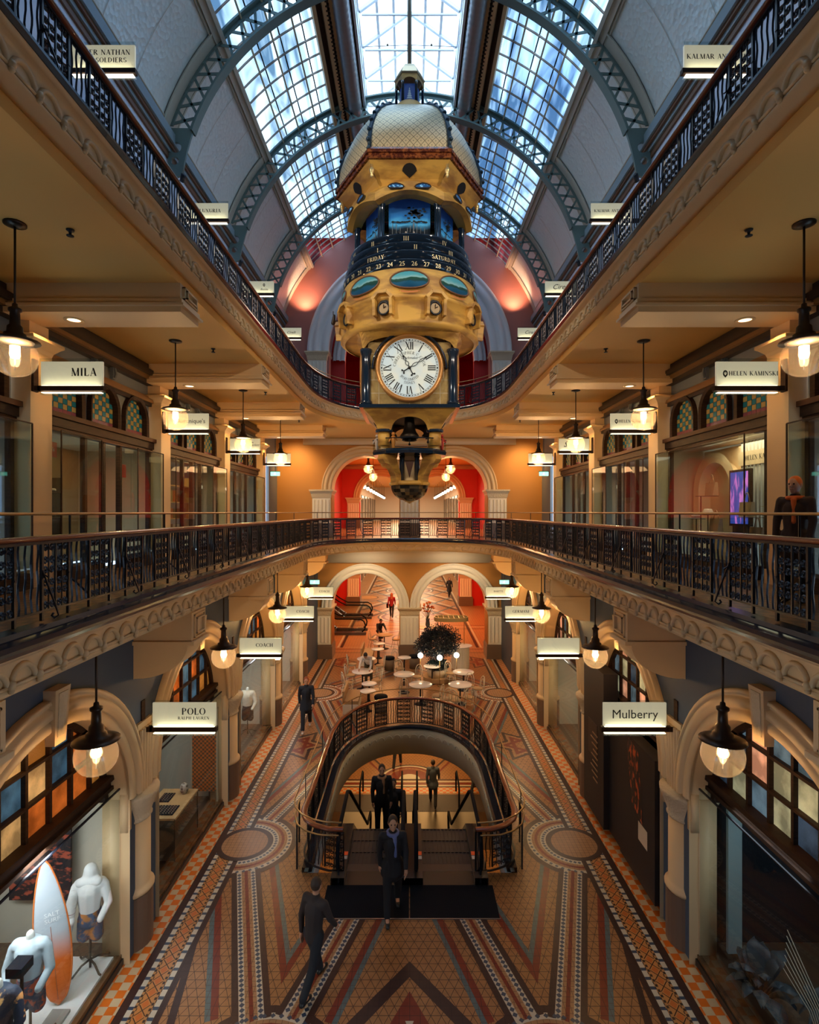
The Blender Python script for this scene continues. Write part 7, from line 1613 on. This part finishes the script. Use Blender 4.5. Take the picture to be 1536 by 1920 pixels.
# plants in the nearest right window
dkleaf = mat('dim_blue_leaf', (.022, .036, .052), .5, noise=(5, (.05, .07, .085), .4, .65))
def bigplant(name, label, x, y, z, n, L, seed):
    t = thing(name, label, 'plant', (x, y, z)); rnd = random.Random(seed); mb = MB(); st = MB()
    for k in range(n):
        a = rnd.uniform(0, 2*PI); el = rnd.uniform(.1, 1.1); l = L*rnd.uniform(.6, 1); h = Vector((cos(a)*cos(el), sin(a)*cos(el), sin(el))); side = h.cross(Vector((0, 0, 1))).normalized()
        base = Vector((x, y, z+.05)); mid = base+h*l*.5+Vector((0, 0, .08)); tip = base+h*l+Vector((0, 0, -.06)); st.tube([base, base+h*l*.25], .01, 4)
        pts = []; 
        mb.grid(lambda i, j: tuple((base+h*l*(.2+.8*i/6)+Vector((0, 0, .16*sin(PI*i/6)-.05*abs(j-1)))+side*((j-1)*l*.17*sin(PI*(i+.3)/6.6)))), 7, 3)
    mb.build('leaves', dkleaf, t, True); st.build('stems', dkleaf, t); return t
bigplant('broadleaf_plant', 'dark broad-leaved plant in the corner of the nearest right shop window', 5.05, 7.9, .16, 26, .75, 1)
bigplant('fan_palm', 'small dark fan-leaved plant farther along the nearest right shop window', 5.35, 7.1, .5, 16, .42, 2)
bigplant('fern', 'dark drooping fern at the bottom right corner shop window', 5.1, 6.5, .16, 20, .6, 5)
t = thing('dried_stems', 'bundle of thin pale dried stems arching in the nearest right shop window', 'plant', (5.1, 6.7, .2)); mb = MB()
for k in range(7): mb.tube([(5.1, 6.4, .2), (5.05+.03*k, 6.9, .9), (5.0+.05*k, 7.3+.06*k, 1.1+.04*k)], .006, 4)
mb.build('stems', mat('pale_stem', (.35, .32, .26), .6), t)
t = thing('neon_reflection', 'glowing white letters Mulberry England, a neon reflection built as lettering in the nearest right shop', 'sign', (6.3, 6.2, 2.3))  # letters and backing stand in for a reflected neon
RN = Matrix(((0,0,-1,0),(-1,0,0,0),(0,1,0,0),(0,0,0,1)))
font_text('lettering', 'Mulberry', .34, whiteneon, Matrix.Translation((5.75, 6.6, 2.25)) @ RN, t, ext=.015); font_text('small_lettering', 'England', .15, whiteneon, Matrix.Translation((5.75, 6.4, 1.98)) @ RN, t, ext=.01)
mb = MB(); mb.box(5.77, 5.80, 5.4, 7.9, 1.85, 2.5); mb.build('backing', shopdark, t)
t = thing('corner_post', 'pale grey-green vertical post inside the nearest right shop window', 'post', (5.15, 8.75, .16)); mb = MB(); mb.box(5.08, 5.30, 8.70, 8.76, .16, 2.9); mb.build('post', mat('pale_teal_paint', (.32, .42, .42), .5), t)
light('AREA', 'shop_light', (5.4, 7.2, 2.9), 12, COOL, 1.5)
# gallery goods: hats and bags on the right, shoes and books on the left
t = thing('niche_with_reflection', 'cream arched display niche, partly a modelled reflection, in the nearest right gallery shop', 'niche', (7.2, 12.85, FM)); mb = MB(lambda u, o, z: (7.45-o, u, z)); mb.grid(lambda i, j: (12.85+((.66, .90)[j % 2])*cos(PI*i/24), .3, 7.70+((.66, .90)[j % 2])*sin(PI*i/24)), 25, 2)  # arch shape partly stands in for a reflection in the glass
mb.grid(lambda i, j: (12.85+.66*cos(PI*i/24), .3-.3*j, 7.70+.66*sin(PI*i/24)), 25, 2); [mb.box(12.85+e*.78-.12, 12.85+e*.78+.12, 0, .3, FM, 7.70) for e in (-1, 1)]; mb.box(11.9, 13.8, -.02, .0, FM, 8.7); mb.build('arch', cream, t)
t = thing('shop_fascia', 'cream fascia lettered HELEN KAMINSKI over fluted panels inside the right gallery shop', 'sign', (7.3, 11.2, 8.4)); mb = MB(); mb.box(7.2, 7.26, 10.3, 11.95, 8.2, 8.5); mb.build('band', cream, t); mb = MB(); serif_text(mb, 'HELEN KAMINSKI', .10, lambda u, v: (7.195, 11.15-u, 8.3+v)); mb.build('lettering', inkm, t); mb = MB()
for k in range(14): mb.box(7.24, 7.30, 10.3+.12*k, 10.36+.12*k, FM, 8.72)
mb.build('fluted_panel', MATS['shop_cream_wall'], t)
t = thing('video_screen', 'tall lit screen with purple and blue streaks in the nearest right gallery shop', 'screen', (7.0, 11.5, 6.9))
mb = MB(); mb.box(6.98, 7.05, 11.2, 11.92, 6.9, 8.1); mb.box(6.98, 7.05, 11.3, 11.8, FM, 6.9); mb.build('bezel', dkwood, t); mb = MB(); mb.add([(6.975, 11.25, 6.95), (6.975, 11.87, 6.95), (6.975, 11.87, 8.05), (6.975, 11.25, 8.05)], [(0,1,2,3)]); mb.build('picture', mat('screen_picture', (.02, .05, .30), .3, noise=(3.2, (.60, .16, .55), .52, .60, (1, 2.6, .6), (.6, 0, 0)), emit=.75), t)
bagm = mat('woven_straw', (.42, .28, .14), .7, bump=(60, .6)); hatm = mat('cream_felt', (.66, .58, .44), .7)
def bag(x, y, z, label, m, q=1):
    t = thing('handbag', label, 'bag', (x, y, z), 'handbags in the right gallery shop'); mb = MB(); mb.add([(x-.07*q, y-.17*q, z), (x+.07*q, y-.17*q, z), (x+.07*q, y+.17*q, z), (x-.07*q, y+.17*q, z), (x-.03*q, y-.2*q, z+.3*q), (x+.03*q, y-.2*q, z+.3*q), (x+.03*q, y+.2*q, z+.3*q), (x-.03*q, y+.2*q, z+.3*q)], [(0,3,2,1),(4,5,6,7),(0,1,5,4),(1,2,6,5),(2,3,7,6),(3,0,4,7)]); mb.build('body', m, t)
    mb = MB(); mb.tube([(x, y-.1*q+.2*q*k/8, z+.29*q+.2*q*sin(PI*k/8)) for k in range(9)], .01, 5); mb.build('handle', m, t, True)
def hat(x, y, z, label, m):
    t = thing('hat', label, 'hat', (x, y, z), 'hats in the right gallery shop'); mb = MB(); mb.lathe([(.19, .0), (.20, .005), (.11, .02), (.10, .08), (.08, .12), (0, .125)], (x, y), 20, z0=z); mb.build('crown', m, t, True); mb = MB(); mb.lathe([(.113, .025), (.108, .045)], (x, y), 20, z0=z); mb.build('band', black, t)
for b in ((7.0, 12.65, 7.58, 'square straw handbag hanging high in the nearest right gallery shop', bagm), (6.85, 12.2, 6.75, 'tan handbag on the lower stand of the right gallery shop', bagm), (6.85, 10.75, 6.6, 'brown bucket bag near the right gallery pilaster', mat('brown_leather', (.2, .09, .03), .5)), (6.8, 11.0, 7.1, 'small brown bag hanging beside the lit screen', bagm)): bag(*b)
for b in ((6.75, 12.35, 7.15, 'wide cream hat with black band in the right gallery shop', hatm), (6.75, 12.85, 7.05, 'grey-cream hat left of the banded hat', mat('grey_felt', (.4, .4, .38), .7)), (6.75, 10.15, 7.3, 'yellow-cream bucket hat on a stand near the pilaster', mat('straw_yellow', (.6, .45, .22), .7)), (6.75, 10.4, 6.6, 'cream hat low down near the pilaster', hatm)):
    hat(*b)
for k, (y, z) in enumerate(((12.35, 7.14), (12.85, 7.04), (10.15, 7.29), (10.4, 6.59), (12.2, 6.74), (10.75, 6.59), (12.65, 7.57), (11.0, 7.09))):
    x = 6.75; t = thing('display_stand', 'thin metal stand in the right gallery shop carrying the %s' % ('banded hat', 'grey-cream hat', 'bucket hat', 'low cream hat', 'tan handbag', 'bucket bag', 'square straw bag', 'small brown bag')[k] , 'stand', (x, y, FM), 'gallery display stands'); mb = MB(); mb.tube([(x, y, FM), (x, y, z)], .012, 6); mb.build('pole', bronze, t); mb = MB(); mb.box(x-.08, x+(.36 if z in (7.57, 7.09) else .16), y-.1, y+.1, z-.01, z); mb.build('tray', bronze, t)
def shelf_unit(x, y0, y1, label, zs, m):
    t = thing('display_shelves', label, 'shelves', (x, (y0+y1)/2, FM)); mb = MB()
    for z in zs: mb.box(x-.17, x+.17, y0, y1, z-.015, z+.015)
    mb.build('shelf_boards', m, t); mb = MB()
    for yy in (y0, y1): mb.box(x-.17, x+.17, yy-.02, yy+.02, FM, max(zs)+.3)
    mb.build('uprights', m, t)
shelf_unit(-7.3, 9.6, 11.2, 'dark shelves of shoes in the nearest left gallery shop', (6.6, 7.1, 7.6), dkwood); shelf_unit(-7.3, 14.3, 17.8, 'tan bookshelves in the second left gallery shop', (6.5, 7.0, 7.5, 8.0), mat('tan_shelf', (.4, .25, .1), .5))
rnd = random.Random(21)
for z, q in ((6.615, 'bottom'), (7.115, 'middle'), (7.615, 'top')):
    for k in range(5):
        y = 9.8+.3*k; x = -7.25; t = thing('shoe', '%s shoe on the %s shelf of the left gallery shop, %s from the camera' % (('black', 'tan', 'red', 'black', 'white')[k], q, ('first', 'second', 'third', 'fourth', 'fifth')[k]), 'shoe', (x, y, z), 'shoes on the left gallery shelves'); m = (black, bagm, stc[3], black, stc[1])[k]
        mb = MB(); mb.cap((x-.1, y, z+.035), (x+.1, y, z+.03), .035, .03, 8); mb.cap((x-.1, y, z+.04), (x-.09, y, z+.09), .034, .036, 8); mb.build('upper', m, t, True); mb = MB(); mb.box(x-.135, x+.13, y-.03, y+.03, z, z+.012); mb.build('sole', black, t)
bkc = [mat('book_%s' % n, c, .6) for n, c in (('tan', (.45, .28, .12)), ('rust', (.42, .13, .04)), ('cream', (.55, .45, .3)), ('dark', (.06, .04, .03)), ('olive', (.2, .17, .07)))]; bkn = ('tan', 'rust', 'cream', 'dark', 'olive')
for z, q in ((6.515, 'bottom'), (7.015, 'second'), (7.515, 'third')):
    for k in range(10):
        y = 14.5+.33*k; h = .24+.12*rnd.random(); w = .05+.05*rnd.random(); c = rnd.randrange(5); mb = MB(); mb.box(-7.4, -7.18, y-w, y+w, z, z+h); tag(mb.build('book', bkc[c]), '%s book on the %s bookshelf of the left gallery, %s from the camera' % (bkn[c], q, ('first', 'second', 'third', 'fourth', 'fifth', 'sixth', 'seventh', 'eighth', 'ninth', 'tenth')[k]), 'book', 'books in the left gallery')
t = thing('poster', "small red poster reading Dominique's hung inside the nearest left gallery window", 'poster', (-6.62, 9.9, 8.3)); mb = MB(); mb.box(-6.63, -6.62, 9.6, 10.25, 8.22, 8.5); mb.build('sheet', mat('poster_red', (.55, .03, .02), .5), t); font_text('lettering', "Dominique's", .1, mat('white_letter', (.8, .75, .7), .5), Matrix.Translation((-6.615, 9.92, 8.36)) @ RL, t, ext=.001)
t = thing('poster', 'small red square poster inside the nearest left gallery window, farther one', 'poster', (-6.62, 12.6, 8.1)); mb = MB(); mb.box(-6.63, -6.62, 12.45, 12.75, 8.0, 8.3); mb.build('sheet', MATS['poster_red'], t)
# ================================================================ PEOPLE
skin = mat('skin', (.50, .27, .17), .5); hairm = {k: mat(k+'_hair', c, .6) for k, c in (('black', (.012, .010, .010)), ('dark', (.035, .02, .012)), ('red', (.30, .07, .02)), ('grey', (.16, .13, .11)), ('copper', (.75, .17, .02)))}
def person(label, loc, face, h=1.74, lean=0, legL=(0, 0), legR=(0, 0), armL=(5, 10), armR=(5, 10), head=0, top=('jacket', (.02, .02, .03)), bot=('trousers', (.012, .013, .018)), shoes=(.01, .01, .01), hair='black', hairlong=False, coat=0, bag=False, sit=0, vox=.012, inner=None, scarf=None, z=None, crouch=False):
    """face: heading in degrees, 0 = towards the camera (-y). legs/arms: (swing forward, bend) in degrees"""
    t = thing('person', label, 'person', loc); k = h/1.74; a = math.radians(face); ca, sa = cos(a), sin(a)
    R = math.radians; base = Vector(loc)
    T = lambda x, f, z_: (base.x+(x*ca+f*sa)*k, base.y+(x*sa-f*ca)*k, base.z+z_*k)      # f = forward
    def leg(s, sw, bd):
        hip = (s*.09, 0, .92); th, sh = R(sw), R(sw-bd); kn = (s*.10, .43*sin(th), .92-.43*cos(th)); an = (s*.10, kn[1]+.41*sin(sh), kn[2]-.41*cos(sh)); return [hip, kn, an]
    L, Rr = leg(-1, *legL), leg(1, *legR)
    low = min(L[2][2], Rr[2][2])-.08; dz = -low
    mv = lambda p: (p[0], p[1], p[2]+dz)
    L, Rr = [mv(p) for p in L], [mv(p) for p in Rr]; pz = .92+dz
    ln = R(lean); S = lambda d, x=0, f=0: (x, d*sin(ln)+f*cos(ln), pz+d*cos(ln)-f*sin(ln))
    chest, neck = S(.36), S(.56); hd = R(lean*.6+head); HC = (0, neck[1]+.14*sin(hd)+.02, neck[2]+.15*cos(hd))
    H = lambda x, f, z_: (x, HC[1]+f*cos(hd)+z_*sin(hd), HC[2]+z_*cos(hd)-f*sin(hd))
    def arm(s, sw, bd):
        sh = S(.49, s*.18); u = R(sw); l = R(sw+bd); el = (s*.225, sh[1]+.28*sin(u), sh[2]-.28*cos(u)); wr = (s*.215, el[1]+.25*sin(l), el[2]-.25*cos(l)); return [sh, el, wr, l]
    AL, AR = arm(-1, *armL), arm(1, *armR)
    def hand(mb, s, A):
        wr, l = A[2], A[3]; d = lambda n, x=0, f=0: (wr[0]+x, wr[1]+n*sin(l)+f*cos(l), wr[2]-n*cos(l)+f*sin(l))
        mb.cap(d(0), d(.05), .026, .034, 8); mb.cap(d(.04, 0, -.02), d(.085, 0, -.02), .02, .02, 8); mb.cap(d(.04, 0, .02), d(.085, 0, .02), .02, .018, 8)
        for q, ll in ((-.034, .065), (-.012, .08), (.012, .075), (.033, .055)):
            mb.cap(d(.08, 0, q), d(.08+ll*.55, -s*.012, q), .0105, .0095, 6); mb.cap(d(.08+ll*.55, -s*.012, q), d(.08+ll, -s*.032, q), .0095, .008, 6)
        mb.cap(d(.02, -s*.01, .03), d(.055, -s*.03, .055), .012, .0105, 6); mb.cap(d(.055, -s*.03, .055), d(.085, -s*.035, .06), .0105, .009, 6)
    mb = MB(T); mb.cap((0, 0, pz), S(.12), .125, .12); mb.cap(S(.1), chest, .12, .14); mb.cap(S(.46, -.12), S(.46, .12), .07, .07); mb.cap(S(.5), (HC[0], HC[1]-.02, HC[2]-.06), .055, .05)
    mb.sphere(HC, (.075, .092, .115), 16, 12); mb.cap(H(0, .045, -.07), H(0, .06, -.085), .045, .03); mb.cap(H(0, .085, .01), H(0, .108, -.022), .011, .016, 8)
    for s in (-1, 1): mb.cap(H(s*.076, -.005, .015), H(s*.08, -.01, -.02), .014, .011, 6)
    mb.cap(H(-.02, .088, -.055), H(.02, .088, -.055), .009, .009, 6)
    for P, s in ((L, -1), (Rr, 1)): mb.cap(P[0], P[1], .085, .055); mb.cap(P[1], P[2], .054, .036); mb.cap(P[2], (P[2][0], P[2][1]+.13, P[2][2]-.045), .036, .03)
    for A, s in ((AL, -1), (AR, 1)): mb.cap(A[0], A[1], .05, .038); mb.cap(A[1], A[2], .038, .026); hand(mb, s, A)
    b = rmesh(mb, 'body', skin, t, .0085, 2)
    mb = MB(T)
    for s in (-1, 1): mb.sphere(H(s*.03, .083, .012), .011, 8, 6)
    mb.build('eyes', black, t, True)
    cm = mat('cloth_%02d%02d%02d' % tuple(int(c*99) for c in top[1]), top[1], .8); bm_ = mat('cloth_%02d%02d%02d' % tuple(int(c*99) for c in bot[1]), bot[1], .8)
    mb = MB(T); mb.cap((0, 0, pz-.02), S(.12), .145, .14); mb.cap(S(.1), S(.36), .14, .16); mb.cap(S(.47, -.14), S(.47, .14), .082, .082); mb.cap(S(.50), S(.54), .08, .075)
    for A in (AL, AR): mb.cap(A[0], A[1], .066, .054); mb.cap(A[1], (A[2][0], A[2][1]*.93+A[1][1]*.07, A[2][2]*.93+A[1][2]*.07), .052, .042)
    if coat: mb.cap((0, 0, pz), (0, -.02, pz-coat), .15, .19, 14); mb.cap((-.06, 0, pz), (-.08, 0, pz-coat), .13, .14); mb.cap((.06, 0, pz), (.08, 0, pz-coat), .13, .14)
    rmesh(mb, top[0], cm, t, .013, 4)
    mb = MB(T); mb.cap((0, 0, pz), (0, 0, pz-.06), .135, .13)
    for P in (L, Rr): mb.cap(P[0], P[1], .10, .075); mb.cap(P[1], (P[2][0], P[2][1], P[2][2]+.03), .072, .062)
    rmesh(mb, bot[0], bm_, t, .013, 4)
    sm_ = mat('shoe_%02d%02d%02d' % tuple(int(c*99) for c in shoes), shoes, .4)
    for P in (L, Rr):
        mb = MB(T); p = P[2]; mb.cap((p[0], p[1]-.03, p[2]-.035), (p[0], p[1]+.16, p[2]-.048), .043, .036); mb.cap((p[0], p[1], p[2]-.03), (p[0], p[1], p[2]+.03), .045, .045); rmesh(mb, 'shoe', sm_, t, .012, 3)
    mb = MB(T); mb.sphere(H(0, -.018, .025), (.086, .094, .108), 14, 10); 
    if hairlong: mb.cap(H(0, -.05, .0), S(.42, 0, -.10), .085, .07); mb.cap(H(-.06, -.02, 0), S(.46, -.08, -.04), .04, .03); mb.cap(H(.06, -.02, 0), S(.46, .08, -.04), .04, .03)
    rmesh(mb, 'hair', hairm[hair], t, .012, 3)
    if inner: mb = MB(T); mb.cap(S(.2, 0, .10), S(.5, 0, .06), .05, .05); rmesh(mb, 'shirt', mat('inner_shirt', inner, .7), t, .012, 3)
    if scarf: mb = MB(T); mb.tube([S(.53, .09*cos(q), .09*sin(q)) for q in [2*PI*i/12 for i in range(12)]], .035, 6, closed=True); mb.cap(S(.5, .03, .11), S(.2, .04, .13), .035, .03); rmesh(mb, 'scarf', mat('scarf_%02d%02d%02d' % tuple(int(c*99) for c in scarf), scarf, .8), t, .012, 3)
    if bag:
        mb = MB(T); mb.box(.24, .36, -.02, .22, pz-.22, pz+.06); mb.build('shoulder_bag', black, t); mb = MB(T); mb.tube([(.30, .1, pz+.05), S(.5, .20, 0), (.30, 0, pz+.05)], .012, 5); mb.build('bag_strap', black, t)
    return t
W1 = dict(legL=(24, 6), legR=(-18, 14), armL=(-16, 14), armR=(18, 18)); W2 = dict(legL=(-18, 16), legR=(22, 6), armL=(18, 20), armR=(-14, 12)); ST = dict(legL=(3, 2), legR=(-3, 3))
person('person in dark coat and jeans walking forward on the left of the ground floor', (-3.42, 18.1, 0), 8, 1.80, lean=4, top=('coat', (.012, .016, .028)), bot=('trousers', (.015, .018, .03)), shoes=(.7, .6, .55), hair='red', coat=.18, **W1)
person('person in dark suit and blue scarf on the black mat before the escalators', (-.30, 9.75, .016), 5, 1.80, lean=3, top=('suit_jacket', (.008, .009, .014)), bot=('trousers', (.008, .008, .012)), hair='dark', coat=.14, scarf=(.10, .14, .34), legL=(14, 4), legR=(-14, 10), armL=(-8, 10), armR=(10, 12))
person('tall person in dark clothes stepping off the left escalator behind the person in the suit', (-.66, 13.0, -.52), 6, 1.72, lean=2, top=('jacket', (.008, .008, .011)), hair='dark', scarf=(.25, .16, .10), **ST)
person('person in a black cap and dark jacket riding up the left escalator', (-.42, 14.3, -1.45), 0, 1.66, top=('jacket', (.015, .014, .022)), bot=('jeans', (.03, .06, .12)), hair='black', **ST)
person('person in a grey suit jacket walking away on the lower floor beyond the right escalator', (.92, 21.4, zb+.03), 176, 1.80, top=('suit_jacket', (.07, .09, .12)), bot=('trousers', (.015, .015, .02)), hair='dark', coat=.1, **W2)
person('person in black half hidden by the well rim on the lower floor', (-.55, 24.6, zb), 170, 1.76, bot=('trousers', (.01, .01, .012)), shoes=(.4, .1, .06), **W1)
person('person in black mostly hidden at the right edge of the lower floor', (2.62, 22.6, zb), 150, 1.74, **W2)
person('dark blurred-looking person in a grey-brown top walking at the bottom left of the ground floor', (-1.45, 8.25, 0), 150, 1.68, lean=5, top=('jacket', (.03, .022, .022)), bot=('trousers', (.01, .012, .018)), hair='dark', **W2)
person('waiter in a white shirt with dark hair leaning over a round table to wipe it', (-1.72, 22.95, 0), -8, 1.74, lean=58, head=10, top=('shirt', (.62, .60, .58)), bot=('trousers', (.06, .05, .03)), hair='black', legL=(4, 3), legR=(-4, 3), armL=(42, 12), armR=(30, 20))
person('person in black kneeling by the foot of the escalators behind the left arch', (-1.72, 30.9, 0), 20, 1.72, lean=30, top=('jacket', (.012, .012, .016)), hair='black', legL=(95, 100), legR=(40, 120), armL=(40, 20), armR=(50, 20))
person('person with long red hair and a dark red top walking away behind the left arch', (-1.22, 37.3, 0), 175, 1.72, top=('top', (.28, .012, .03)), bot=('trousers', (.012, .012, .02)), hair='red', hairlong=True, bag=True, **W2)
person('distant person in a long dark coat walking towards the camera beyond the right arch', (3.35, 46, 0), 10, 1.74, top=('coat', (.02, .012, .02)), hair='dark', hairlong=True, coat=.3, **W1)
person('person in a long dark brown coat bending forward beside the right ground floor pier', (4.72, 26.0, 0), 40, 1.70, lean=62, top=('coat', (.045, .022, .015)), hair='dark', coat=.32, legL=(4, 4), legR=(-6, 6), armL=(20, 15), armR=(25, 15))
person('person with bright orange hair on the right gallery at the picture edge', (5.30, 7.5, FM), -60, 1.72, top=('coat', (.03, .014, .01)), hair='copper', hairlong=False, coat=.2, scarf=(.6, .12, .02), **ST)
